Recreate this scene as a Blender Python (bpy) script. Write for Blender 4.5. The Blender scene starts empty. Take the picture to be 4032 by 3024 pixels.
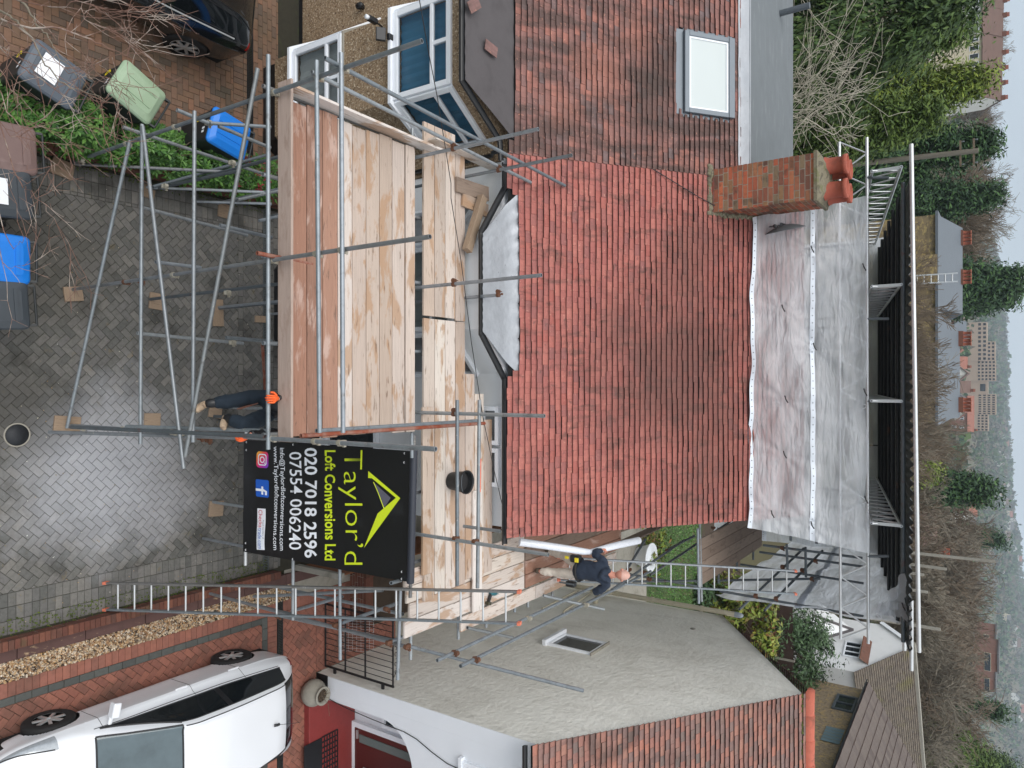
import bpy, bmesh, math, random
import numpy as np
from mathutils import Vector as V, Matrix as M, Euler
from mathutils import noise as mnoise
random.seed(7); RNG=np.random.default_rng(7)
R=math.radians
scene=bpy.context.scene
COL=scene.collection
# ---------------------------------------------------------------- camera, world, sun, exposure
FPX=2894.0; PITCH=R(34.28); CAMH=11.3
cp,sp=math.cos(PITCH),math.sin(PITCH)
cam=bpy.data.cameras.new('camera'); camo=bpy.data.objects.new('camera',cam); COL.objects.link(camo)
cam.sensor_fit='HORIZONTAL'; cam.sensor_width=36.0; cam.lens=36.0*FPX/4032
cam.clip_start=0.05; cam.clip_end=12000
# portrait-mounted drone camera: picture right is world up
camo.matrix_world=M(((0,-1,0,0),(sp,0,-cp,0),(cp,0,sp,CAMH),(0,0,0,1)))
scene.camera=camo
CLOUD=6.8
SUN_EL,SUN_AZ=R(60),R(218)        # azimuth clockwise from +Y
w=bpy.data.worlds.new("World"); scene.world=w; w.use_nodes=True
nt=w.node_tree; nt.nodes.clear()
sky=nt.nodes.new('ShaderNodeTexSky'); sky.sky_type='NISHITA'; sky.sun_disc=False
sky.sun_elevation=SUN_EL; sky.sun_rotation=SUN_AZ; sky.air_density=1.0; sky.dust_density=3.0; sky.ozone_density=1.0; sky.altitude=50
hs=nt.nodes.new('ShaderNodeHueSaturation'); hs.inputs['Saturation'].default_value=0.42
bg=nt.nodes.new('ShaderNodeBackground'); bg.inputs['Strength'].default_value=0.13
wo=nt.nodes.new('ShaderNodeOutputWorld')
# overcast: a pale cloud layer mixed over the clear sky, a little brighter overhead
wtc=nt.nodes.new('ShaderNodeTexCoord'); wsx=nt.nodes.new('ShaderNodeSeparateXYZ'); nt.links.new(wtc.outputs['Generated'],wsx.inputs[0])
wrp=nt.nodes.new('ShaderNodeValToRGB'); e_=wrp.color_ramp.elements; e_[0].position=.0; e_[0].color=(.76,.87,.97,1); e_[1].position=.8; e_[1].color=(1.22,1.22,1.2,1); k_=e_.new(.12); k_.color=(.72,.82,.93,1)
wno=nt.nodes.new('ShaderNodeTexNoise'); wno.inputs['Scale'].default_value=2.2; wno.inputs['Detail'].default_value=5
wmp=nt.nodes.new('ShaderNodeMapping'); wmp.inputs['Scale'].default_value=(1,1,5); nt.links.new(wtc.outputs['Generated'],wmp.inputs[0]); nt.links.new(wmp.outputs[0],wno.inputs['Vector'])
wmr=nt.nodes.new('ShaderNodeMapRange'); wmr.inputs['From Min'].default_value=.3; wmr.inputs['From Max'].default_value=.7; wmr.inputs['To Min'].default_value=CLOUD*.88; wmr.inputs['To Max'].default_value=CLOUD*1.12; nt.links.new(wno.outputs['Fac'],wmr.inputs[0])
wsc=nt.nodes.new('ShaderNodeVectorMath'); wsc.operation='SCALE'; nt.links.new(wsx.outputs[2],wrp.inputs[0]); nt.links.new(wrp.outputs[0],wsc.inputs[0]); nt.links.new(wmr.outputs[0],wsc.inputs['Scale'])
wmx=nt.nodes.new('ShaderNodeMix'); wmx.data_type='RGBA'; wmx.inputs['Factor'].default_value=.8
nt.links.new(sky.outputs[0],hs.inputs['Color']); nt.links.new(hs.outputs[0],wmx.inputs['A']); nt.links.new(wsc.outputs[0],wmx.inputs['B']); nt.links.new(wmx.outputs['Result'],bg.inputs['Color']); nt.links.new(bg.outputs[0],wo.inputs['Surface'])
sl=bpy.data.lights.new('sun','SUN'); sl.energy=1.1; sl.angle=R(35); sl.color=(1.0,0.97,0.93)
so=bpy.data.objects.new('sun',sl); COL.objects.link(so)
sd=V((math.sin(SUN_AZ)*math.cos(SUN_EL),math.cos(SUN_AZ)*math.cos(SUN_EL),math.sin(SUN_EL)))
so.rotation_euler=sd.to_track_quat('Z','Y').to_euler(); so.location=(0,-20,40)
vs=scene.view_settings; vs.view_transform='Standard'; vs.look='None'; vs.exposure=0.38; vs.gamma=1
scene.cycles.max_bounces=6; scene.cycles.diffuse_bounces=3; scene.cycles.glossy_bounces=3; scene.cycles.transmission_bounces=6
scene.cycles.transparent_max_bounces=12; scene.cycles.volume_bounces=0
try: scene.cycles.use_denoising=True
except Exception: pass
# ---------------------------------------------------------------- where a photo point lies on a real plane
def ray(x,y):
    u=(x-2016)/FPX; r=(y-1512)/FPX
    return (r,cp+u*sp,-sp+u*cp)
def onZ(x,y,z=0.0):
    d=ray(x,y); t=(z-CAMH)/d[2]; return V((d[0]*t,d[1]*t,z))
def onY(x,y,Y):
    d=ray(x,y); t=Y/d[1]; return V((d[0]*t,Y,CAMH+d[2]*t))
def onX(x,y,X):
    d=ray(x,y); t=X/d[0]; return V((X,d[1]*t,CAMH+d[2]*t))
# ---------------------------------------------------------------- objects
def tag(o,label=None,cat=None,group=None,kind=None):
    if label: o['label']=label
    if cat: o['category']=cat
    if group: o['group']=group
    if kind: o['kind']=kind
    return o
def empty(name,loc=(0,0,0),label=None,cat=None,group=None,rz=0):
    o=bpy.data.objects.new(name,None); COL.objects.link(o); o.location=loc; o.rotation_euler=(0,0,rz); o.empty_display_size=.2
    return tag(o,label,cat,group)
def kids(o): return list(o.children)
def copy_tree(o,parent=None):
    c=o.copy(); COL.objects.link(c)
    if parent is not None: c.parent=parent; c.matrix_parent_inverse=o.matrix_parent_inverse
    for ch in kids(o): copy_tree(ch,c)
    return c
class MB:
    """mesh builder in world (or parent-local) coordinates"""
    def __init__(s): s.v=[]; s.f=[]; s.m=[]; s.sm=[]
    def add(s,vs,fs,mi=0,smooth=False):
        b=len(s.v); s.v.extend([tuple(p) for p in vs])
        for f in fs: s.f.append(tuple(b+i for i in f)); s.m.append(mi); s.sm.append(smooth)
        return s
    def box(s,x0,y0,z0,x1,y1,z1,mi=0):
        return s.add([(x0,y0,z0),(x1,y0,z0),(x1,y1,z0),(x0,y1,z0),(x0,y0,z1),(x1,y0,z1),(x1,y1,z1),(x0,y1,z1)],
          [(0,3,2,1),(4,5,6,7),(0,1,5,4),(1,2,6,5),(2,3,7,6),(3,0,4,7)],mi)
    def obox(s,mat,hx,hy,hz,mi=0):
        p=[mat@V((a*hx,b*hy,c*hz)) for c in(-1,1) for a,b in((-1,-1),(1,-1),(1,1),(-1,1))]
        return s.add(p,[(0,3,2,1),(4,5,6,7),(0,1,5,4),(1,2,6,5),(2,3,7,6),(3,0,4,7)],mi)
    def bar(s,a,b,wid,hei,up=(0,0,1),mi=0):
        a=V(a);b=V(b);d=(b-a); L=d.length; d.normalize(); up=V(up)
        if abs(d.dot(up))>.98: up=V((0,1,0))
        x=d.cross(up).normalized(); u=x.cross(d)
        p=[q+x*(i*wid/2)+u*(j*hei/2) for q in(a,b) for i,j in((-1,-1),(1,-1),(1,1),(-1,1))]
        return s.add(p,[(0,3,2,1),(4,5,6,7),(0,1,5,4),(1,2,6,5),(2,3,7,6),(3,0,4,7)],mi)
    def tube(s,a,b,r,n=10,r2=None,mi=0,cap=True,hollow=0.0):
        return s.path([a,b],[r,r if r2 is None else r2],n,mi,cap,hollow)
    def path(s,pts,rad,n=8,mi=0,cap=True,hollow=0.0):
        pts=[V(p) for p in pts]
        if not hasattr(rad,'__len__'): rad=[rad]*len(pts)
        rings=[]; prev=None
        for i,p in enumerate(pts):
            d=(pts[min(i+1,len(pts)-1)]-pts[max(i-1,0)])
            if d.length<1e-9: d=V((0,0,1))
            d.normalize()
            if prev is None:
                ref=V((0,0,1)) if abs(d.z)<.9 else V((0,1,0)); x=d.cross(ref).normalized()
            else:
                x=(prev-d*prev.dot(d)); x=x.normalized() if x.length>1e-6 else d.orthogonal().normalized()
            prev=x; y=d.cross(x)
            rings.append([p+(x*math.cos(2*math.pi*k/n)+y*math.sin(2*math.pi*k/n))*rad[i] for k in range(n)])
        vs=[q for r_ in rings for q in r_]; fs=[]
        for i in range(len(rings)-1):
            for k in range(n):
                k2=(k+1)%n; fs.append((i*n+k,i*n+k2,(i+1)*n+k2,(i+1)*n+k))
        s.add(vs,fs,mi,True)
        if cap and not hollow:
            m=len(rings)-1
            s.add(rings[0],[tuple(range(n))[::-1]],mi); s.add(rings[m],[tuple(range(n))],mi)
        if hollow:
            for e,inn in((0,1),(len(rings)-1,-1)):
                c=pts[e]; d=(pts[1]-pts[0]).normalized() if e==0 else (pts[-2]-pts[-1]).normalized()
                q=[c+(p-c)*hollow for p in rings[e]]; q2=[p+d*0.25 for p in q]
                vs=list(rings[e])+q+q2
                f=[]
                for k in range(n):
                    k2=(k+1)%n; f+=[(k,k2,n+k2,n+k),(n+k,n+k2,2*n+k2,2*n+k)]
                f.append(tuple(2*n+k for k in range(n)))
                s.add(vs,f,mi,False)
        return s
    def lathe(s,prof,c=(0,0,0),n=20,mi=0,axis='z',mat=None):
        vs=[];c=V(c)
        for r_,z in prof:
            for k in range(n):
                a=2*math.pi*k/n; p=V((r_*math.cos(a),r_*math.sin(a),z))
                if axis=='x': p=V((p.z,p.x,p.y))
                if axis=='y': p=V((p.x,p.z,p.y))
                if mat is not None: p=mat@p
                vs.append(p+c)
        fs=[]
        for i in range(len(prof)-1):
            for k in range(n):
                k2=(k+1)%n; fs.append((i*n+k,i*n+k2,(i+1)*n+k2,(i+1)*n+k))
        return s.add(vs,fs,mi,True)
    def poly(s,pts,mi=0): return s.add(pts,[tuple(range(len(pts)))],mi)
    def prism(s,pts,d,mi=0):
        """planar outline extruded by vector d"""
        pts=[V(p) for p in pts]; d=V(d); n=len(pts)
        s.add(pts+[p+d for p in pts],[tuple(range(n))[::-1],tuple(range(n,2*n))]+[(k,(k+1)%n,n+(k+1)%n,n+k) for k in range(n)],mi)
        return s
    def build(s,name,mats,parent=None,loc=None,bevel=0,seg=2,auto=False):
        me=bpy.data.meshes.new(name)
        me.from_pydata(s.v,[],s.f)
        if not isinstance(mats,(list,tuple)): mats=[mats]
        for m in mats: me.materials.append(m)
        me.polygons.foreach_set('material_index',s.m); me.polygons.foreach_set('use_smooth',s.sm)
        me.update()
        bm=bmesh.new(); bm.from_mesh(me); bmesh.ops.recalc_face_normals(bm,faces=bm.faces) if len(bm.faces)<60000 else None; bm.to_mesh(me); bm.free()
        o=bpy.data.objects.new(name,me); COL.objects.link(o)
        if parent is not None: o.parent=parent
        if loc is not None: o.location=loc
        if bevel:
            b=o.modifiers.new('bevel','BEVEL'); b.width=bevel; b.segments=seg; b.limit_method='ANGLE'; b.angle_limit=R(40)
        return o
def fastmesh(name,verts,faces,mats,parent=None,mi=None,smooth=False):
    """numpy verts (n,3) and quads/tris (m,k)"""
    me=bpy.data.meshes.new(name); verts=np.asarray(verts,dtype=np.float32); faces=np.asarray(faces,dtype=np.int32)
    k=faces.shape[1]; me.vertices.add(len(verts)); me.vertices.foreach_set('co',verts.ravel())
    me.loops.add(faces.size); me.loops.foreach_set('vertex_index',faces.ravel())
    me.polygons.add(len(faces)); me.polygons.foreach_set('loop_start',np.arange(0,faces.size,k,dtype=np.int32))
    me.polygons.foreach_set('loop_total',np.full(len(faces),k,dtype=np.int32))
    for m in (mats if isinstance(mats,(list,tuple)) else [mats]): me.materials.append(m)
    if mi is not None: me.polygons.foreach_set('material_index',np.asarray(mi,dtype=np.int32))
    me.polygons.foreach_set('use_smooth',np.full(len(faces),smooth)); me.update(calc_edges=True)
    o=bpy.data.objects.new(name,me); COL.objects.link(o)
    if parent is not None: o.parent=parent
    return o
# ---------------------------------------------------------------- materials
def S(r,g,b):
    f=lambda c:(c/255/12.92) if c/255<=.04045 else ((c/255+.055)/1.055)**2.4
    return (f(r),f(g),f(b),1)
def mk(name,base,rough=.6,metal=0.0,var=.12,ns=6.0,stretch=(1,1,1),island=None,objrand=None,stain=None,stain2=None,stain3=None,bump=0.0,bs=40.0,spec=.5,bdist=.01,coat=0,coords='Object',patches=()):
    """procedural surface: base colour (or a ramp picked per mesh island / per object), mottling, two kinds of stain, bump"""
    m=bpy.data.materials.new(name); m.use_nodes=True; t=m.node_tree; N=t.nodes; L=t.links
    p=N['Principled BSDF']; p.inputs['Roughness'].default_value=rough; p.inputs['Metallic'].default_value=metal; p.inputs['Specular IOR Level'].default_value=spec
    if coat: p.inputs['Coat Weight'].default_value=coat; p.inputs['Coat Roughness'].default_value=.05
    tc=N.new('ShaderNodeTexCoord'); mp=N.new('ShaderNodeMapping'); mp.inputs['Scale'].default_value=stretch; L.new(tc.outputs[coords],mp.inputs['Vector'])
    vec=mp.outputs[0]
    if objrand:
        oi=N.new('ShaderNodeObjectInfo'); ad=N.new('ShaderNodeVectorMath'); ad.operation='ADD'; sc=N.new('ShaderNodeVectorMath'); sc.operation='SCALE'
        cb=N.new('ShaderNodeCombineXYZ')
        for i in range(3): L.new(oi.outputs['Random'],cb.inputs[i])
        sc.inputs['Scale'].default_value=57.0; L.new(cb.outputs[0],sc.inputs[0]); L.new(mp.outputs[0],ad.inputs[0]); L.new(sc.outputs[0],ad.inputs[1]); vec=ad.outputs[0]
    def ramp(cols,fac,interp='LINEAR'):
        rp=N.new('ShaderNodeValToRGB'); rp.color_ramp.interpolation=interp; e=rp.color_ramp.elements
        n=len(cols)
        e[0].position=0; e[0].color=cols[0]; e[1].position=1; e[1].color=cols[-1]
        for i in range(1,n-1): q=e.new(i/(n-1)); q.color=cols[i]
        L.new(fac,rp.inputs[0]); return rp.outputs[0]
    def noise(scale,detail=4,rgh=.6,dist=0,v=None):
        n=N.new('ShaderNodeTexNoise'); n.inputs['Scale'].default_value=scale; n.inputs['Detail'].default_value=detail; n.inputs['Roughness'].default_value=rgh; n.inputs['Distortion'].default_value=dist
        L.new(v or vec,n.inputs['Vector']); return n.outputs['Fac']
    def mix(a,b,fac,mode='MIX'):
        x=N.new('ShaderNodeMix'); x.data_type='RGBA'; x.blend_type=mode
        for sck,val in((x.inputs['A'],a),(x.inputs['B'],b)):
            if hasattr(val,'links'): L.new(val,sck)
            else: sck.default_value=val
        if hasattr(fac,'links'): L.new(fac,x.inputs['Factor'])
        else: x.inputs['Factor'].default_value=fac
        return x.outputs['Result']
    def thr(fac,lo,hi):
        r_=N.new('ShaderNodeMapRange'); r_.inputs['From Min'].default_value=lo; r_.inputs['From Max'].default_value=hi; L.new(fac,r_.inputs['Value']); return r_.outputs[0]
    c=base
    if island:
        g=N.new('ShaderNodeNewGeometry'); c=ramp(island,g.outputs['Random Per Island'])
    elif objrand: c=ramp(objrand,oi.outputs['Random'])
    if var:
        n1=noise(ns,5,.65); c=mix(c,ramp([(1-var*1.6,)*3+(1,),(1,1,1,1),(1+var,)*3+(1,)],n1),1.0,'MULTIPLY')
    for st in (stain,stain2,stain3):
        if st:
            col,scale,lo,hi,amt=st[:5]; v2=None
            if len(st)>5:
                mp2=N.new('ShaderNodeMapping'); mp2.inputs['Scale'].default_value=st[5]; L.new(tc.outputs[coords],mp2.inputs['Vector']); v2=mp2.outputs[0]
                if objrand: 
                    ad2=N.new('ShaderNodeVectorMath'); ad2.operation='ADD'; L.new(v2,ad2.inputs[0]); L.new(sc.outputs[0],ad2.inputs[1]); v2=ad2.outputs[0]
            f=thr(noise(scale,5,.6,.4,v2),lo,hi); mm=N.new('ShaderNodeMath'); mm.operation='MULTIPLY'; mm.inputs[1].default_value=amt; L.new(f,mm.inputs[0]); c=mix(c,col,mm.outputs[0])
    for col,ctr,rad,amt in patches:
        ds=N.new('ShaderNodeVectorMath'); ds.operation='DISTANCE'; ds.inputs[1].default_value=ctr; L.new(tc.outputs[coords],ds.inputs[0])
        wb=N.new('ShaderNodeMath'); wb.operation='MULTIPLY_ADD'; wb.inputs[1].default_value=-rad*1.3; L.new(noise(1.1,6,.65),wb.inputs[0]); L.new(ds.outputs['Value'],wb.inputs[2])
        f=thr(wb.outputs[0],rad*.45,-rad*.35); mm=N.new('ShaderNodeMath'); mm.operation='MULTIPLY'; mm.inputs[1].default_value=amt; L.new(f,mm.inputs[0]); c=mix(c,col,mm.outputs[0])
    if hasattr(c,'links'): L.new(c,p.inputs['Base Color'])
    else: p.inputs['Base Color'].default_value=c
    if bump:
        b=N.new('ShaderNodeBump'); b.inputs['Strength'].default_value=bump; b.inputs['Distance'].default_value=bdist; L.new(noise(bs,4,.6),b.inputs['Height']); L.new(b.outputs[0],p.inputs['Normal'])
    return m
def glass(name,col,rough=.05):
    m=mk(name,col,rough,var=0,spec=.6); return m
MT={}
# ---------------------------------------------------------------- palette
MT['galv']=mk('galvanised steel',S(146,154,160),.46,.5,var=.3,ns=9,objrand=[S(148,156,162),S(122,130,136),S(160,166,170),S(134,138,140),S(150,158,166),S(126,124,122)],stain=(S(95,88,80),7,.58,.72,.6),stain2=(S(190,186,176),14,.66,.72,.7))
MT['galv_dark']=mk('weathered steel tube',S(96,103,108),.5,.4,var=.25,ns=9,stain=(S(110,62,44),6,.6,.74,.7))
MT['rusty']=mk('rusty tube',S(150,110,96),.6,.3,var=.3,ns=11,stain=(S(140,66,40),6,.45,.6,.9))
MT['alu']=mk('bright aluminium',S(205,208,210),.38,.6,var=.15,ns=7)
MT['clamp_rust']=mk('rusty coupler',S(104,70,52),.7,.2,var=.35,ns=30)
MT['clamp']=mk('zinc coupler',S(176,170,155),.5,.4,var=.3,ns=30)
MT['board']=mk('scaffold board',S(190,170,155),.75,var=.24,ns=3.0,stretch=(.8,26,26),
  objrand=[S(198,186,178),S(212,204,198),S(172,152,138),S(206,196,186),S(186,166,150),S(214,206,200),S(162,142,126),S(202,188,178)],
  stain=(S(166,130,98),1.5,.53,.59,.72,(.9,2.6,2.6)),stain2=(S(104,80,62),3.4,.60,.67,.7,(1.0,6,6)),stain3=(S(232,230,226),16,.72,.75,.8),bump=.25,bs=9,bdist=.004)
MT['board_brown']=mk('darkened scaffold board',S(140,100,78),.75,var=.3,ns=3.0,stretch=(1.0,20,20),
  objrand=[S(158,116,96),S(138,104,88),S(168,128,108),S(128,98,84)],stain=(S(194,168,156),1.4,.55,.63,.7,(.9,3,3)),stain2=(S(92,72,60),4,.60,.68,.6,(1.2,5,5)),stain3=(S(232,228,222),14,.72,.75,.8),bump=.25,bs=9,bdist=.004)
MT['board_pink']=mk('weathered pinkish board',S(178,158,148),.8,var=.2,ns=3,stretch=(1.2,20,20),objrand=[S(180,160,150),S(172,152,140)],stain=(S(140,116,102),2,.52,.68,.6,(1.5,4,4)),bump=.25,bs=9,bdist=.004)
MT['board_grey']=mk('grey brown board',S(130,112,98),.8,var=.25,ns=3,stretch=(1.2,20,20),objrand=[S(128,110,97),S(146,128,114),S(120,102,90)],stain=(S(92,74,62),2,.55,.7,.7,(1.5,4,4)),bump=.25,bs=9,bdist=.004)
MT['sole']=mk('sole board',S(140,120,98),.8,var=.3,ns=3,stretch=(2,18,18),objrand=[S(142,122,102),S(152,132,112),S(122,104,86)],stain=(S(96,72,50),3,.55,.7,.6))
MT['tile_edge']=mk('soot and shade tile edge',S(84,50,44),.9,var=.3,ns=20)  # soot plus painted shade: the dark course lines are put into the edge colour
MT['tile_red']=mk('red clay tile',S(160,96,88),.8,var=.25,ns=18,island=[S(164,98,90),S(152,90,84),S(172,106,96),S(160,96,88),S(142,90,86),S(168,102,92),S(156,88,80)],
  stain=(S(92,68,62),3.2,.54,.66,.62,(1.6,.6,.6)),stain2=(S(198,146,128),20,.62,.69,.55),stain3=(S(80,66,62),9,.60,.68,.55),patches=((S(92,66,60),(-.4,11.5,6.65),1.8,.72),(S(96,70,62),(1.4,12.0,7.0),1.1,.5),(S(92,68,60),(-2.2,11.9,6.9),.8,.45)),bump=.3,bs=90,bdist=.003)
MT['tile_old']=mk('weathered clay tile',S(110,76,68),.85,var=.26,ns=14,island=[S(146,98,88),S(122,90,86),S(154,102,90),S(112,96,96),S(136,94,86),S(116,86,82),S(146,104,96)],
  stain=(S(78,64,60),1.5,.44,.56,.82,(1.6,.4,.4)),stain2=(S(206,146,122),22,.62,.69,.5),patches=((S(176,116,100),(1.6,10.4,5.85),.55,.5),(S(176,114,98),(.9,11.0,6.3),.45,.4),(S(172,114,98),(2.2,9.9,5.5),.4,.4),(S(72,60,56),(1.3,11.4,6.6),.8,.75),(S(74,62,58),(2.0,11.2,6.4),.6,.6),(S(76,62,58),(-.6,10.4,5.8),.9,.5)),bump=.3,bs=90,bdist=.003)
MT['tile_mix']=mk('mixed clay tile',S(120,80,70),.85,var=.22,ns=14,island=[S(152,104,92),S(122,104,100),S(164,110,94),S(118,98,94),S(142,100,90),S(158,114,100),S(110,98,94)],
  stain=(S(72,60,56),1.1,.52,.68,.6),stain2=(S(186,122,98),26,.62,.70,.4),bump=.3,bs=90,bdist=.003)
MT['ridge']=mk('terracotta ridge',S(182,98,78),.75,var=.22,ns=9,stain=(S(120,76,62),4,.56,.68,.7))
MT['slate_brown']=mk('brown concrete tile',S(92,82,78),.85,var=.25,ns=12,island=[S(92,82,78),S(100,90,84),S(84,74,70)],stain=(S(176,176,166),18,.70,.74,.8))
MT['tile_moss']=mk('grey brown plain tile',S(104,96,86),.85,var=.25,ns=12,island=[S(104,96,86),S(116,106,94),S(92,84,76)],stain=(S(108,104,58),1.2,.55,.68,.6),stain2=(S(180,178,168),20,.71,.75,.7))
MT['render_white']=mk('white textured render',S(224,226,228),.85,var=.05,ns=3,bump=.35,bs=60,bdist=.006,stain=(S(190,188,182),1.4,.6,.8,.35))
MT['render_cream']=mk('cream render',S(240,238,230),.85,var=.06,ns=3.0,bump=.8,bs=9,bdist=.03,stain=(S(196,192,182),1.8,.52,.72,.40,(1,1.6,.4)),stain2=(S(206,202,192),.7,.5,.6,.3))
MT['paint_white']=mk('white paint',S(226,230,236),.6,var=.04,ns=3)
MT['pebble']=mk('pebbledash',S(146,124,98),.9,var=.5,ns=30,stain=(S(214,198,174),34,.56,.62,.85),stain2=(S(92,68,50),27,.56,.62,.85),bump=.9,bs=34,bdist=.02)
MT['upvc']=mk('white plastic frame',S(236,240,246),.35,var=.02)
MT['black_plastic']=mk('black plastic',S(30,31,34),.4,var=.12,ns=9)
MT['black_paint']=mk('black paint',S(26,26,28),.55,var=.2,ns=6)
MT['lead']=mk('lead sheet',S(166,170,176),.45,.4,var=.16,ns=4,bump=.5,bs=3.5,bdist=.05,stain=(S(158,164,172),2.5,.5,.7,.5),stain2=(S(60,62,66),16,.69,.72,.8))
MT['felt']=mk('grey roofing felt',S(104,110,114),.9,var=.12,ns=3,stain=(S(140,144,146),1.6,.55,.75,.4,(1,4,1)),bump=.3,bs=120,bdist=.003)
MT['lead_dark']=mk('dark lead roof',S(82,78,80),.7,.1,var=.12,ns=5,stain=(S(58,54,56),2,.5,.7,.5),bump=.3,bs=5,bdist=.01)
MT['mortar']=mk('lime mortar',S(150,145,132),.95,var=.3,ns=12,stain=(S(88,86,62),3,.55,.65,.7),bump=.5,bs=40)
MT['brick']=mk('orange red brick',S(166,90,62),.85,var=.3,ns=20,island=[S(170,90,62),S(142,80,60),S(136,104,74),S(178,100,68),S(104,72,60),S(152,84,60),S(126,108,84),S(96,66,54)],stain=(S(66,54,46),5,.54,.66,.65),bump=.4,bs=60,bdist=.004)
MT['brick_dark']=mk('dark red brick',S(104,62,50),.9,var=.3,ns=12,island=[S(102,60,48),S(88,54,44),S(116,72,56),S(80,54,46)],stain=(S(70,66,44),3,.6,.7,.5))
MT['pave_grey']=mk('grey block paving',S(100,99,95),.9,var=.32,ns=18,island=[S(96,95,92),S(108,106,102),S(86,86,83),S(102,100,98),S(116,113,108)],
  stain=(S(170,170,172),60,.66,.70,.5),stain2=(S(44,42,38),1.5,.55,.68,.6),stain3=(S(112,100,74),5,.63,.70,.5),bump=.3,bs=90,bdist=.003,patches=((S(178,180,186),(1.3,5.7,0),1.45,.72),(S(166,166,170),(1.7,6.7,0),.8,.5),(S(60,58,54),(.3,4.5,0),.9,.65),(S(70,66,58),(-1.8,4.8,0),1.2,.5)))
MT['pave_brown']=mk('brown block paving',S(112,90,74),.85,var=.22,ns=14,island=[S(104,86,72),S(124,96,76),S(92,80,70),S(132,98,78),S(112,94,80)],stain=(S(64,62,44),1.2,.55,.72,.6),bump=.3,bs=90,bdist=.003)
MT['pave_red']=mk('red block paving',S(140,90,76),.8,var=.25,ns=14,island=[S(138,88,74),S(150,98,82),S(126,82,70),S(144,94,80),S(118,80,68)],stain=(S(84,64,54),1.2,.52,.70,.65),bump=.3,bs=90,bdist=.003)
MT['pave_char']=mk('charcoal block',S(78,80,78),.85,var=.2,ns=14,island=[S(74,76,74),S(86,88,85)])
MT['sand']=mk('jointing soil',S(52,50,40),.95,var=.3,ns=8,stain=(S(62,74,34),2,.55,.65,.6))
MT['soil']=mk('garden soil',S(66,54,44),.95,var=.4,ns=5,stain=(S(70,78,40),.6,.5,.7,.6))
MT['lawn']=mk('lawn',S(66,82,46),.95,var=.4,ns=5,stain=(S(92,86,58),.9,.5,.66,.7))
MT['land']=mk('far land',S(84,84,58),.95,var=.4,ns=.04,stain=(S(92,80,62),.012,.45,.6,.7),coords='Object')
MT['gravel']=mk('gravel stones',S(180,150,110),.8,var=.1,ns=20,island=[S(200,170,130),S(150,110,76),S(214,196,166),S(120,92,70),S(186,150,104),S(226,214,196),S(140,126,112),S(96,80,66)])
MT['asphalt']=mk('asphalt',S(70,70,70),.9,var=.2,ns=30)
MT['iron']=mk('cast iron',S(44,46,50),.6,.3,var=.2,ns=30)
MT['drain']=mk('grey drain channel',S(86,92,94),.6,.1,var=.1,ns=20)
MT['black_deep']=mk('black void',S(16,16,17),.9,var=0)
MT['concrete']=mk('concrete',S(150,146,136),.9,var=.2,ns=8,stain=(S(96,92,80),2,.55,.7,.5))
MT['fence_brown']=mk('brown fence panel',S(118,72,42),.85,var=.3,ns=4,stretch=(4,4,30))
MT['fence_dark']=mk('dark brown fence',S(64,48,42),.9,var=.35,ns=6,stretch=(12,12,2),stain=(S(150,140,130),9,.66,.72,.6))
MT['foil_dark']=mk('dark tinted glass',S(16,20,24),.06,var=.1,ns=2,spec=.7)
def leafmat(name,cols,rough=.55,trans=True):
    m=mk(name,cols[0],rough,var=.25,ns=1.2,island=cols,spec=.35)
    return m
MT['leaf_hedge']=leafmat('hedge leaf',[S(62,98,46),S(92,134,60),S(44,76,40),S(108,150,72),S(72,112,54),S(54,90,44)],.4)
MT['leaf_dark']=leafmat('conifer dark',[S(66,90,44),S(50,74,38),S(84,106,48),S(40,60,34),S(74,96,44)],.7)
MT['leaf_mid']=leafmat('conifer olive',[S(74,96,42),S(90,112,46),S(58,80,36),S(102,122,50)],.7)
MT['leaf_gold']=leafmat('conifer gold',[S(98,118,44),S(120,136,50),S(76,98,40),S(136,146,60)],.7)
MT['leaf_fir']=leafmat('fir green',[S(50,78,50),S(40,64,44),S(62,92,54),S(74,106,52)],.7)
MT['leaf_shrub']=leafmat('shrub yellow green',[S(120,140,50),S(96,120,44),S(146,150,62),S(84,96,44),S(128,92,48)],.5)
MT['leaf_olive']=leafmat('olive tree leaf',[S(60,84,54),S(78,104,66),S(48,68,46)],.55)
MT['bark']=mk('grey bark',S(128,120,106),.9,var=.25,ns=6)
MT['bark_pale']=mk('pale bark',S(176,170,154),.85,var=.25,ns=6)
MT['bark_brown']=mk('brown twig',S(116,102,86),.9,var=.25,ns=6)
MT['twig_red']=mk('red brown twig',S(124,94,82),.8,var=.25,ns=6,stain=(S(186,178,168),3,.5,.62,.7))
MT['haze_wood']=leafmat('bare far wood',[S(92,90,82),S(106,100,88),S(82,84,80),S(116,104,90),S(70,84,66)],.9)
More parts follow.
